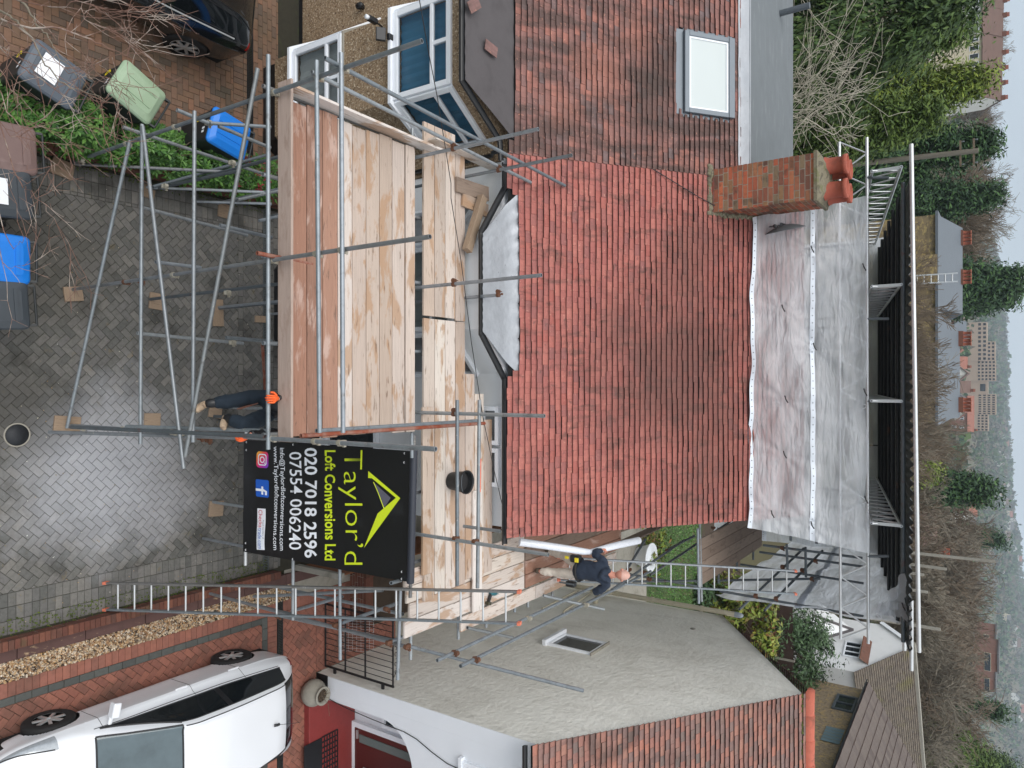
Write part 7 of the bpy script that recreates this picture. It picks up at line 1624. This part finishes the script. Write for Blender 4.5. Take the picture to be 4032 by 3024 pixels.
def branches(seed,h,lv=5,spread=.55,n0=3,len0=.42,r0=.12,twist=.25,up=.12,kids_=(2,4),tw=1.0,shrink=.68,trunk_h=.25):
    """recursive limbs; returns list of (points, radii)"""
    rr=random.Random(seed); out=[]
    def grow(p,d,L,r,l):
        n=3 if l<lv else 2; pts=[p]; dd=V(d)
        for i in range(n):
            dd=(dd+V((rr.gauss(0,twist),rr.gauss(0,twist),rr.gauss(0,twist)+up))*.6).normalized(); pts.append(pts[-1]+dd*L/n)
        r2=r*.62; out.append((pts,[r+(r2-r)*i/n for i in range(n+1)],l))
        if l<lv:
            k=rr.randint(*kids_)
            for j in range(k):
                t=rr.uniform(.45,1) if j else 1; q=pts[min(n,max(1,int(t*n+.5)))]; a=V((rr.gauss(0,1),rr.gauss(0,1),rr.gauss(0,.6))); nd=(dd+a*spread).normalized(); grow(q,nd,L*shrink*rr.uniform(.75,1.2),r2*rr.uniform(.65,.95),l+1)
    b=V((0,0,0)); t=V((rr.gauss(0,.02)*h,rr.gauss(0,.02)*h,trunk_h*h)); out.append(([b,(b+t)/2,t],[r0*1.25,r0*1.05,r0],0))
    for i in range(n0):
        a=6.283*i/n0+rr.uniform(-.5,.5); grow(t,V((math.cos(a)*spread,math.sin(a)*spread,1)).normalized(),len0*h,r0*.72,1)
    return out
def branch_mesh(name,br,mat,parent,lo=0,hi=99,nmin=3,rmin=0):
    vs=[];fs=[]
    for pts,rad,l in br:
        if not(lo<=l<=hi): continue
        n=6 if l<=1 else (4 if l<=2 else nmin); b=len(vs); d=(pts[-1]-pts[0]).normalized() if (pts[-1]-pts[0]).length>1e-6 else V((0,0,1)); x=d.orthogonal().normalized(); y=d.cross(x)
        for p,r in zip(pts,rad):
            for k in range(n): a=6.283*k/n; q=p+(x*math.cos(a)+y*math.sin(a))*max(r,rmin); vs.append((q.x,q.y,q.z))
        for i in range(len(pts)-1):
            for k in range(n): fs.append((b+i*n+k,b+i*n+(k+1)%n,b+(i+1)*n+(k+1)%n,b+(i+1)*n+k))
    return fastmesh(name,vs,fs,mat,parent,smooth=True)
def topz(px_,Y): return onY(px_,1512,Y).z
def conifer(y0,y1,pxt,Y,label,mats,n=9000,seed=1,leaf=.16,droop=.7,group=None,base=None,zb=-.5,spread=.3,ncl=160,name='conifer',full=.0):
    a=onY(pxt,(y0+y1)/2,Y); L=onY(pxt-300,y0,Y).x; Rr=onY(pxt-300,y1,Y).x; e=empty(name,(a.x,Y,zb),label,'tree',group); h=a.z-zb; w=(Rr-L)/2
    foliage('foliage',e,seed,int(n*2.6),(w,w*.9,h*1.0),int(ncl*1.5),spread*.85,leaf*.58,mats,'cone',droop,.30,0,.35,full=full)
    MB().tube((0,0,0),(0,0,h*.9),.02*h,8,r2=.02).build('trunk',MT['bark_brown'],e); return e
# the conifers behind the flat roof
conifer(-560,520,3812,23,'huge drooping dark green conifer behind the grey flat roof at the picture edge',MT['leaf_dark'],24000,1,.19,1.5,spread=.45,ncl=280,full=.35)
conifer(-40,660,3885,33,'tall golden green conifer with a bright top behind the drooping one',MT['leaf_gold'],19000,2,.19,.2,spread=.42,ncl=240)
conifer(-90,330,3822,29,'olive conifer standing close beside the golden one in front of the distant terrace',MT['leaf_mid'],14000,15,.18,.5,spread=.42,ncl=220)
conifer(180,720,3680,27,'olive green conifer behind the bare pale tree',MT['leaf_mid'],16000,3,.17,.7,spread=.4,ncl=240)
conifer(300,820,3915,42,'broad mid green conifer behind the telegraph pole',MT['leaf_fir'],17000,4,.22,.5,spread=.5,ncl=260)
conifer(600,930,3920,62,'rounded dark conifer right of the telegraph pole above the slate house',MT['leaf_fir'],12000,5,.30,.2,spread=.6,ncl=200)
conifer(955,1270,4018,78,'tall dark fir group tip beyond the yellow brick block',MT['leaf_fir'],14000,6,.42,.1,spread=.9,ncl=260)
conifer(1040,1290,3985,84,'second dark fir standing right of the tallest fir',MT['leaf_fir'],9000,7,.42,.1,spread=.8,ncl=180)
conifer(900,1060,3745,66,'small blue grey fir close behind the yellow brick block',MT['leaf_olive'],4500,8,.28,.2,spread=.5,ncl=110)
conifer(1840,2030,3905,66,'dark fir beyond the temporary roof right of centre',MT['leaf_fir'],11000,9,.34,.2,spread=.7,ncl=200)
conifer(1770,1960,3668,52,'bright yellow green bush tree rising behind the temporary roof edge',MT['leaf_gold'],6000,10,.24,.2,spread=.5,ncl=110)
conifer(2060,2200,3950,140,'slim dark fir on the right slope among bare trees',MT['leaf_fir'],5000,11,.5,.2,spread=.9,ncl=110)
conifer(2740,3300,3905,66,'mixed dark conifer mass at the lower right of the view',MT['leaf_mid'],15000,12,.26,.5,spread=.7,ncl=220)
conifer(2770,2850,3960,72,'ivy covered dark trunk right of the mossy roof',MT['leaf_fir'],5000,13,.28,.2,spread=.5,ncl=100)
conifer(2880,3200,3990,88,'dark evergreen behind the conifer mass at the right edge',MT['leaf_dark'],9000,14,.32,.4,spread=.8,ncl=160)
# pale bare tree between the chimney and the conifers
b=onY(3110,540,18.0)
e=empty('bare_tree',(b.x,18.2,-.3),'pale bark bare tree with curling branches behind the chimney','tree')
br=branches(21,9.0,7,.58,4,.27,.14,.24,.10,(2,3),shrink=.76,trunk_h=.45); branch_mesh('trunk',br,MT['bark_pale'],e,0,2); branch_mesh('crown',br,MT['bark_pale'],e,3,9,rmin=.0055)
zm_=max(p.z for q_,_,_ in br for p in q_); e.scale=(1.25,1.1,(onY(3560,760,18.2).z+.3)/zm_)
# bare trees: three grown kinds, copied
PROT=[]
for i,(sd_,h,lv,spr,up) in enumerate(((31,10,6,.42,.16),(32,10,6,.55,.08),(33,10,6,.36,.22))):
    br=branches(sd_,h,7,spr,5,.30,.16,.22,up,(2,4),shrink=.72,trunk_h=.18)
    PROT.append(br)
def bare(y,pxt,Y,label,k=0,wide=1.0,mat='bark_brown',rz=None,zb=None,group='bare trees beyond the houses'):
    a=onY(pxt,y,Y); zb=land_h(a.x,Y)-.3 if zb is None else zb; e=empty('bare_tree',(a.x,Y,zb),label,'tree',group,random.uniform(0,6.28) if rz is None else rz)
    zmax=max(p.z for pts,_,_ in PROT[k] for p in pts); s=(a.z-zb)/zmax
    key=(k,mat)
    if key not in CACHE: CACHE[key]=(branch_mesh('trunk',PROT[k],MT[mat],None,0,2),branch_mesh('crown',PROT[k],MT[mat],None,3,9,3,.013)); first=True
    else: first=False
    for o in CACHE[key]:
        q=o if first else o.copy()
        if not first: COL.objects.link(q)
        q.parent=e
    e.scale=(s*wide,s*wide,s); return e
CACHE={}
bl_=[(1330,3800,44,'brown bare tree in front of the left end of the yellow block',0,1.2),(1440,3790,45,'bare tree in front of the middle of the yellow brick block',1,1.2),(1540,3770,44,'bare tree before the right half of the yellow brick block',2,1.3),(1610,3790,47,'bare tree at the tan end wall of the brick block',0,1.1),(1700,3840,60,'pollarded grey bare tree with upright shoots right of the brick block',2,1.0),(1780,3835,62,'second pollarded bare tree with upright shoots',2,1.1),(1850,3830,70,'third upright bare tree beside the dark fir',0,1.1),
(740,3960,95,'bare tree with fine twigs against the sky left of the fir group',1,1.4),(690,4010,120,'tall pale bare tree against the sky above the conifers',2,1.3),(880,3990,90,'bare brown tree between conifer and fir group',0,1.4),(780,4030,130,'bare tree crown touching the top of the picture sky',1,1.2),(930,3950,100,'low brown bare tree beside the fir group',2,1.5),
(130,4005,215,'bare tree over the ridge of the distant terrace',0,1.0),(240,3985,225,'second bare tree over the distant terrace ridge',1,1.0),(420,3960,230,'small bare tree behind the terrace chimneys',2,1.0),(520,3955,235,'bare tree low behind the distant roofs',0,1.1),
(2080,3890,75,'wide grey bare tree right of the brown tiled house',1,1.5),(2170,3935,85,'large bare tree behind the grey posts',0,1.5),(2260,3960,95,'large spreading bare tree right of the posts',1,1.6),(2340,3945,80,'dense bare tree above the white gable',2,1.7),(2420,3930,88,'bare tree left of the brick flats',0,1.5),(2240,3850,62,'brown bare tree behind the roof end',2,1.6),(2360,3840,60,'bare tree behind the white gable apex',0,1.6),(2480,3860,66,'thin bare tree by the mossy ridge',1,1.4),
(2600,3850,75,'bare tree in front of the brick flats',2,1.5),(2680,3890,78,'bare tree before the plain brick flats',1,1.5),(2740,3960,85,'bare tree right of the brick flats',0,1.5),(2860,3960,60,'bare tree over the conifer mass',1,1.4),(2950,3930,58,'bare tree at the lower right edge',0,1.4)]
for i,(y,pxt,Y,lab,k,wd) in enumerate(bl_): bare(y,pxt,Y,lab,k,wd,['bark_brown','bark','bark_brown'][i%3])
# far woodland on the hills
rng=np.random.default_rng(99); pts=[]
for k in range(15000):
    d=rng.uniform(330,1900)**1.0; a=rng.uniform(-.62,.66); x,y=d*math.sin(a),d*math.cos(a)
    if 560<d<700 and -.10<a<.10: continue
    if a<-.17 and d>420: continue
    pts.append((x,y,land_h(x,y)))
pts=np.array(pts); n=len(pts); dens=np.array([mnoise.noise(V((p[0]*.006,p[1]*.006,3)))*.5+.5 for p in pts]); hgt=rng.uniform(5,10,n)*np.where(dens>.52,1.15,.75)*np.clip(.55+pts[:,1]/2600,.6,1.15)
K_=10; cen=np.repeat(pts,K_,0); hh=np.repeat(hgt,K_); off=rng.normal(size=(n*K_,3))*np.stack([hh*.22,hh*.22,hh*.2],1); off[:,2]+=hh*.55; cen=cen+off
v,f=quads_from(cen,hh*rng.uniform(.16,.34,len(hh)),rng.normal(size=cen.shape)+np.array([0,-.8,.6]),.7,None,rng)
tree_kind=np.repeat(rng.choice([0,0,1,1,2],n),K_)
o=fastmesh('woodland',v,f,[MT['haze_wood'],MT['leaf_fir'],MT['leaf_dark']],None,mi=tree_kind); tag(o,kind='stuff')
rng=np.random.default_rng(5); pts=[]
for k in range(1500):
    d=rng.uniform(60,330); a=rng.uniform(-.6,.75); x,y=d*math.sin(a),d*math.cos(a)
    if y<45: continue
    pts.append((x,y,land_h(x,y)))
pts=np.array(pts); n=len(pts); K_=26; cen=np.repeat(pts,K_,0); hh=np.repeat(rng.uniform(1.2,3.2,n),K_); off=rng.normal(size=(n*K_,3))*np.stack([hh*.4,hh*.4,hh*.25],1); off[:,2]=np.abs(off[:,2])+hh*.3; cen=cen+off
v,f=quads_from(cen,hh*rng.uniform(.12,.25,len(hh)),rng.normal(size=cen.shape)+np.array([0,-.5,.8]),.6,None,rng)
o=fastmesh('undergrowth',v,f,[MT['haze_wood'],MT['leaf_olive'],MT['leaf_mid']],None,mi=np.repeat(rng.choice([0,0,1,1,2],n),K_)); tag(o,kind='stuff')
# pale houses dotted over the far hill
rr=random.Random(4); PXH=[(1690,3965),(1720,3942),(1745,3975),(1790,3935),(1800,3958),(1822,3930),(1850,3948),(1866,3972),(1893,3940),(1910,3962),(1938,3938),(1950,3925),(1975,3955),(1990,3936),(2025,3972),(2055,3988),(2070,3975),(2092,3996),(2110,3960),(2160,3990),(2200,4010),(2250,3935),(2440,3960),(2470,3990),(2530,4000),(2750,3995),(2790,4015),(2830,4010)]
POSN=['by the school end','low on the slope','high near the skyline','in the middle of the slope','half hidden by trees']
COLN=['white','cream','brick','pale grey']
for i,(py,pxx) in enumerate(PXH):
    d0=onZ(pxx,py,-1e4); dr=V(ray(pxx,py)); t=None
    for s in range(150,2000,6):
        P=V((0,0,CAMH))+dr*(s/dr.y)
        if P.z<=land_h(P.x,P.y)+4: t=P; break
    if t is None: P=V((0,0,CAMH))+dr*(1500/dr.y); t=P
    z=land_h(t.x,t.y); w=rr.uniform(8,13); wl=['wall_w','wall_w','wall_c','wall_w'][i%4]; rf=['roof_b','roof_g','roof_r'][i%3]
    pitched('house',t.x-w/2,t.x+w/2,t.y,z-1,z+5.5,z+9.5,8,MT[wl],MT[rf],'tiny far hillside house',((-w*.25,1,1.6,1.6),(w*.25,1,1.6,1.6),(-w*.25,3.8,1.6,1.4),(w*.25,3.8,1.6,1.4)),(),'pale houses dotted over the far wooded hill',bool(i%2))
# hedge: rosettes of glossy leaves
def rosettes(name,parent,seed,cnt,box,leaf,mat,per=7,hfun=None):
    rng=np.random.default_rng(seed); x0,x1,y0,y1,z0,z1=box; c_=np.stack([rng.uniform(x0,x1,cnt),rng.uniform(y0,y1,cnt),rng.uniform(0,1,cnt)**.6],1)
    hm=np.array([z1*(.72+.28*math.sin(p[1]*2.3+p[0]*3)+.15*mnoise.noise(V((p[0]*2,p[1]*2,seed)))) for p in c_]); edge=1-np.abs((c_[:,0]-(x0+x1)/2)/((x1-x0)/2))**3*.5
    c_[:,2]=z0+c_[:,2]*hm*edge
    vs=[];fs=[]
    for p in c_:
        ax=V((rng.normal()*.4,rng.normal()*.4-.15,1)).normalized(); x=ax.orthogonal().normalized(); y=ax.cross(x); a0=rng.uniform(0,6.28)
        for k in range(per):
            a=a0+6.283*k/per+rng.normal()*.2; L=leaf*rng.uniform(.7,1.25); d=(x*math.cos(a)+y*math.sin(a)); s=ax.cross(d); lift=rng.uniform(-.05,.75); d2=(d+ax*lift).normalized(); w=L*.2; P=V(p); tip=P+d2*L-ax*L*.12; m1=P+d2*L*.55
            n_=d2.cross(s).normalized(); b=len(vs); vs+=[tuple(P+d2*L*.06),tuple(m1+s*w+n_*w*.25),tuple(tip),tuple(m1-s*w+n_*w*.25)]; fs.append((b,b+1,b+2,b+3))
    return fastmesh(name,vs,fs,mat,parent)
def at_hedge(y0,y1,n,h,label,mat,seed,name='shrub',x0=-4.0,x1=-3.22,leaf=.10):
    yc=(y0+y1)/2; e=empty(name,(-3.6,yc,.08),label,'shrub'); rosettes('foliage',e,seed,n,(x0+3.6,x1+3.6,y0-yc,y1-yc,.05,h),leaf,MT[mat])
    mb=MB(); rr=random.Random(seed)
    for k in range(14): x=rr.uniform(-.2,.2);y=rr.uniform(y0-yc+.2,y1-yc-.2); mb.path([(x,y,0),(x+rr.uniform(-.1,.1),y+rr.uniform(-.1,.1),h*.4),(x+rr.uniform(-.2,.2),y+rr.uniform(-.2,.2),h*.8)],[.012,.009,.005],5)
    mb.build('stem',MT['bark_brown'],e); return e
MT['leaf_red']=leafmat('red young leaf',[S(130,40,50),S(104,34,44),S(150,60,60)],.4)
at_hedge(3.6,5.2,520,.85,'glossy green laurel shrub between the two rows of bins','leaf_hedge',61); at_hedge(4.9,6.3,420,.8,'glossy green laurel shrub below the pale green bin','leaf_hedge',62); at_hedge(6.1,7.4,330,.7,'glossy green laurel shrub beside the blue lidded bin by the wall','leaf_hedge',63); at_hedge(7.3,8.5,240,.6,'thin laurel shrub at the house end of the bed under the scaffold','leaf_hedge',64)
at_hedge(7.0,8.2,40,.62,'red leaved shrub near the house under the scaffold tubes','leaf_red',65,leaf=.07); e=at_hedge(3.3,3.9,40,.9,'red leaved sprig at the picture corner','leaf_red',66,leaf=.08)
# garden shrubs behind
def shrub(o,a,b,Y,R3,n,label,mat,leaf=.09,seed=1,z0=-.05,name='shrub'):
    p=onY(*(o(a,b)),Y); e=empty(name,(p.x,Y,z0),label,'shrub'); foliage('foliage',e,seed,n,R3,26,.22,leaf,MT[mat],asp=.42); mb=MB(); rr=random.Random(seed)
    for k in range(7): mb.path([(0,0,0),(rr.uniform(-.3,.3)*R3[0],rr.uniform(-.3,.3)*R3[1],R3[2]*.5),(rr.uniform(-.8,.8)*R3[0],rr.uniform(-.8,.8)*R3[1],R3[2]*.85)],[.03,.02,.008],5)
    mb.build('stem',MT['bark_brown'],e); return e
shrub(zz,1420,1240,31.5,(1.9,1.2,3.2),5200,'yellow green leafy shrub behind the cream gable','leaf_shrub',.13,71); shrub(zz,1150,1060,32.5,(1.5,1.0,1.3),1600,'low brown and green shrub at the lawn edge','leaf_shrub',.11,72); shrub(zz,870,1010,31.0,(1.2,.8,1.0),1300,'dark green border plants by the lawn','leaf_olive',.11,73); shrub(zz,480,470,25.4,(.9,.6,.7),700,'autumn plants with orange leaves beside the lawn','leaf_shrub',.09,74)
q=onY(*D4(590,720),37.0); e=empty('olive_tree',(q.x,37.0,-.2),'grey green leafy small tree before the white gable house','tree')
zt_=onY(*D4(740,700),37.0).z; foliage('crown',e,75,12000,(2.3,1.8,zt_*.95),110,.32,.10,MT['leaf_olive'],asp=.35,z0=.3); br=branches(76,zt_*1.0,4,.5,3,.3,.07,.25,.1,(2,3),shrink=.7,trunk_h=.25); branch_mesh('trunk',br,MT['bark_brown'],e)
panel_fence('panel_fence',tuple(onY(*D4(310,340),35.5).xy),tuple(V(onY(*D4(310,340),35.5).xy)+V((11.0,.8))),onY(*D4(395,600),35.5).z,'dark brown fence with pale battens beyond the yellow green shrub','fence_dark','concrete',4,-.1)
p=onY(*D4(195,600),33.0); e=empty('plant_pot',(p.x,33.0,max(0,p.z-.3)),'dark square pot with spiky red plant beyond the gable','plant pot'); MB().lathe([(.15,0),(.2,.36),(.22,.38),(.2,.4),(.17,.34),(0,.34)],n=18).build('pot',MT['felt'],e)
mb=MB()
for k in range(40): a=random.uniform(0,6.28); t=random.uniform(.3,1); mb.path([(0,0,.34),(.2*t*math.cos(a),.2*t*math.sin(a),.34+.35*(1.1-t*.5)),(.42*t*math.cos(a),.42*t*math.sin(a),.36+.40*(1.1-t))],[.012,.008,.002],4)
mb.build('leaves',MT['leaf_red'],e)
# lawn blades and leaf litter are one mass
rng=np.random.default_rng(77); n=9000; P=np.stack([rng.uniform(3.5,10.5,n),rng.uniform(25.7,31.3,n),np.full(n,-.02)],1); v,f=quads_from(P,rng.uniform(.03,.07,n),rng.normal(size=(n,3))*.6+np.array([0,-.6,.5]),.3,np.tile(np.array([0,0,1.]),(n,1)),rng); tag(fastmesh('grass',v,f,MT['leaf_hedge']),kind='stuff')
n=420; P=np.stack([rng.uniform(-3,3.3,n),rng.uniform(4,8.4,n),np.full(n,.006)],1); v,f=quads_from(P,rng.uniform(.004,.012,n),rng.normal(size=(n,3))*.15+np.array([0,0,1]),.6,None,rng); tag(fastmesh('litter',v,f,leafmat('pale litter',[S(200,196,180),S(150,120,80),S(120,110,70),S(220,220,216)],.8)),kind='stuff')
n=900; P=np.stack([rng.uniform(3.2,3.45,n),rng.uniform(3.5,8.6,n),np.full(n,.015)],1); P2=np.stack([rng.uniform(-3.25,-3.1,n//2),rng.uniform(3.5,8.6,n//2),np.full(n//2,.015)],1); P=np.concatenate([P,P2]); v,f=quads_from(P,rng.uniform(.008,.022,len(P)),rng.normal(size=P.shape)*.5+np.array([0,0,1]),.6,None,rng); tag(fastmesh('moss_patch',v,f,leafmat('moss green',[S(70,84,34),S(90,104,40),S(56,66,30)],.9)),kind='stuff')
# the bare birch at the street corner whose twigs cross the top left
e=empty('bare_tree',(-5.0,2.3,0),'reddish twigged bare birch whose branches cross the top left corner','tree')
o0=V(e.location); TW=[]; rr=random.Random(12)
def Apt(zx,zy,z): return onZ(zx*.4973,zy*.4973,z)
MAIN=[[(-260,-60,2.0),(150,-10,2.6),(270,170,2.9),(400,300,3.0),(470,450,3.0),(650,640,3.05),(820,800,3.05)],[(-260,-60,2.0),(60,120,2.8),(200,260,3.1),(400,560,3.3),(560,680,3.4),(900,830,3.5),(1010,1000,3.5)],[(-260,-60,2.0),(100,200,3.3),(500,230,3.8),(760,330,4.0),(960,430,4.0),(1080,415,4.0)],[(-260,100,2.2),(100,470,3.0),(330,640,3.3),(560,830,3.3),(540,1110,3.2),(420,1320,3.1),(170,1480,3.0)],[(-260,100,2.2),(60,880,3.0),(330,1010,3.1),(700,1000,3.3),(840,1060,3.3)],[(-260,200,2.2),(120,1360,2.8),(250,1510,2.8),(420,1720,2.8),(545,1950,2.7),(560,2200,2.7)],[(-260,-100,2.2),(400,60,3.6),(640,20,4.0),(900,110,4.2),(1115,130,4.2)],[(-260,-100,2.2),(300,330,3.4),(520,540,3.6),(840,610,3.7),(1020,720,3.7)],[(-260,-100,2.2),(560,-20,3.8),(700,180,4.0),(900,240,4.0),(1080,360,4.0)],[(-260,300,2.2),(30,1030,2.9),(260,1000,3.0),(480,800,3.2),(660,540,3.3),(860,470,3.3)],[(-260,-140,2.4),(860,-20,4.2),(1060,60,4.3),(1290,100,4.3)],[(-260,250,2.2),(60,640,2.9),(180,900,2.9),(330,1180,2.9),(420,1280,2.9)],[(-260,-60,2.2),(30,300,2.9),(60,560,2.9),(150,760,2.9)],[(-260,0,2.1),(0,380,2.9),(300,440,3.1),(640,600,3.2),(880,660,3.2),(930,720,3.2)],[(-260,350,2.2),(30,1830,2.6),(140,1930,2.6),(230,1840,2.6)],[(-260,350,2.2),(-20,1960,2.6),(140,2090,2.6),(230,2060,2.6),(330,1820,2.6)]]
def spline(P,m=5):
    out=[]
    for i in range(len(P)-1):
        p0=P[max(i-1,0)];p1=P[i];p2=P[i+1];p3=P[min(i+2,len(P)-1)]
        for k in range(m): f=k/m; out.append(.5*((2*p1)+(p2-p0)*f+(2*p0-5*p1+4*p2-p3)*f*f+(3*p1-p0-3*p2+p3)*f**3))
    return out+[P[-1]]
for mi_,mp_ in enumerate(MAIN):
    P=spline([Apt(*q)-o0 for q in mp_]); P=[p+V((rr.gauss(0,.012),rr.gauss(0,.012),rr.gauss(0,.012))) for p in P]; n=len(P); r0=.016 if mi_<3 else .0075
    TW.append((P,[max(.0028,r0*(1-i/n)**1.2) for i in range(n)],1 if mi_<2 else 2))
    for i in range(5,n-1):
        for _ in range(1 if rr.random()<.5 else 0):
            d=(P[i+1]-P[i]).normalized(); a=V((rr.gauss(0,.8),rr.gauss(0,.8),rr.gauss(0,.5))); d=(d+a*.75).normalized(); L=rr.uniform(.2,.85); q=[P[i]]
            for k in range(4): d=(d+V((rr.gauss(0,.22),rr.gauss(0,.22),rr.gauss(0,.15)))).normalized(); q.append(q[-1]+d*L/4)
            TW.append((q,[.0034,.0031,.0028,.0025,.0021],3))
            if L>.25:
                for k in (2,3):
                    d2=(d+V((rr.gauss(0,.8),rr.gauss(0,.8),rr.gauss(0,.4)))).normalized(); l2=rr.uniform(.06,.22); TW.append(([q[k],q[k]+d2*l2*.5,q[k]+d2*l2+V((0,0,.01))],[.0028,.0023,.0018],4))
tr0=Apt(-260,-60,2.0)-o0
TW.append(([V((tr0.x-.1,tr0.y-.1,-0.1)),V((tr0.x-.05,tr0.y-.05,1)),tr0+V((0,0,.2))],[.09,.07,.05],0))
for q in ((-260,100,2.2),(-260,-100,2.2),(-260,200,2.2),(-260,300,2.2),(-260,350,2.2),(-260,-140,2.4),(-260,250,2.2),(-260,0,2.1)): TW.append(([tr0+V((-.05,-.05,-.9)),(tr0+Apt(*q)-o0)*.5+V((0,0,-.2)),Apt(*q)-o0],[.05,.035,.018],0))
branch_mesh('trunk',TW,MT['bark'],e,0,1,4); branch_mesh('crown',TW,MT['twig_red'],e,2,9,4)
# ---------------------------------------------------------------- the air
hz=bpy.data.materials.new('haze'); hz.use_nodes=True; t=hz.node_tree; t.nodes.remove(t.nodes['Principled BSDF']); pv=t.nodes.new('ShaderNodeVolumePrincipled'); pv.inputs['Density'].default_value=.00036; pv.inputs['Color'].default_value=(.78,.89,1,1); pv.inputs['Anisotropy'].default_value=.2
t.links.new(pv.outputs[0],t.nodes['Material Output'].inputs['Volume'])
o=MB().box(-2400,-2400,-90,2400,2400,90).build('haze',hz); tag(o,kind='stuff'); o.display_type='WIRE'
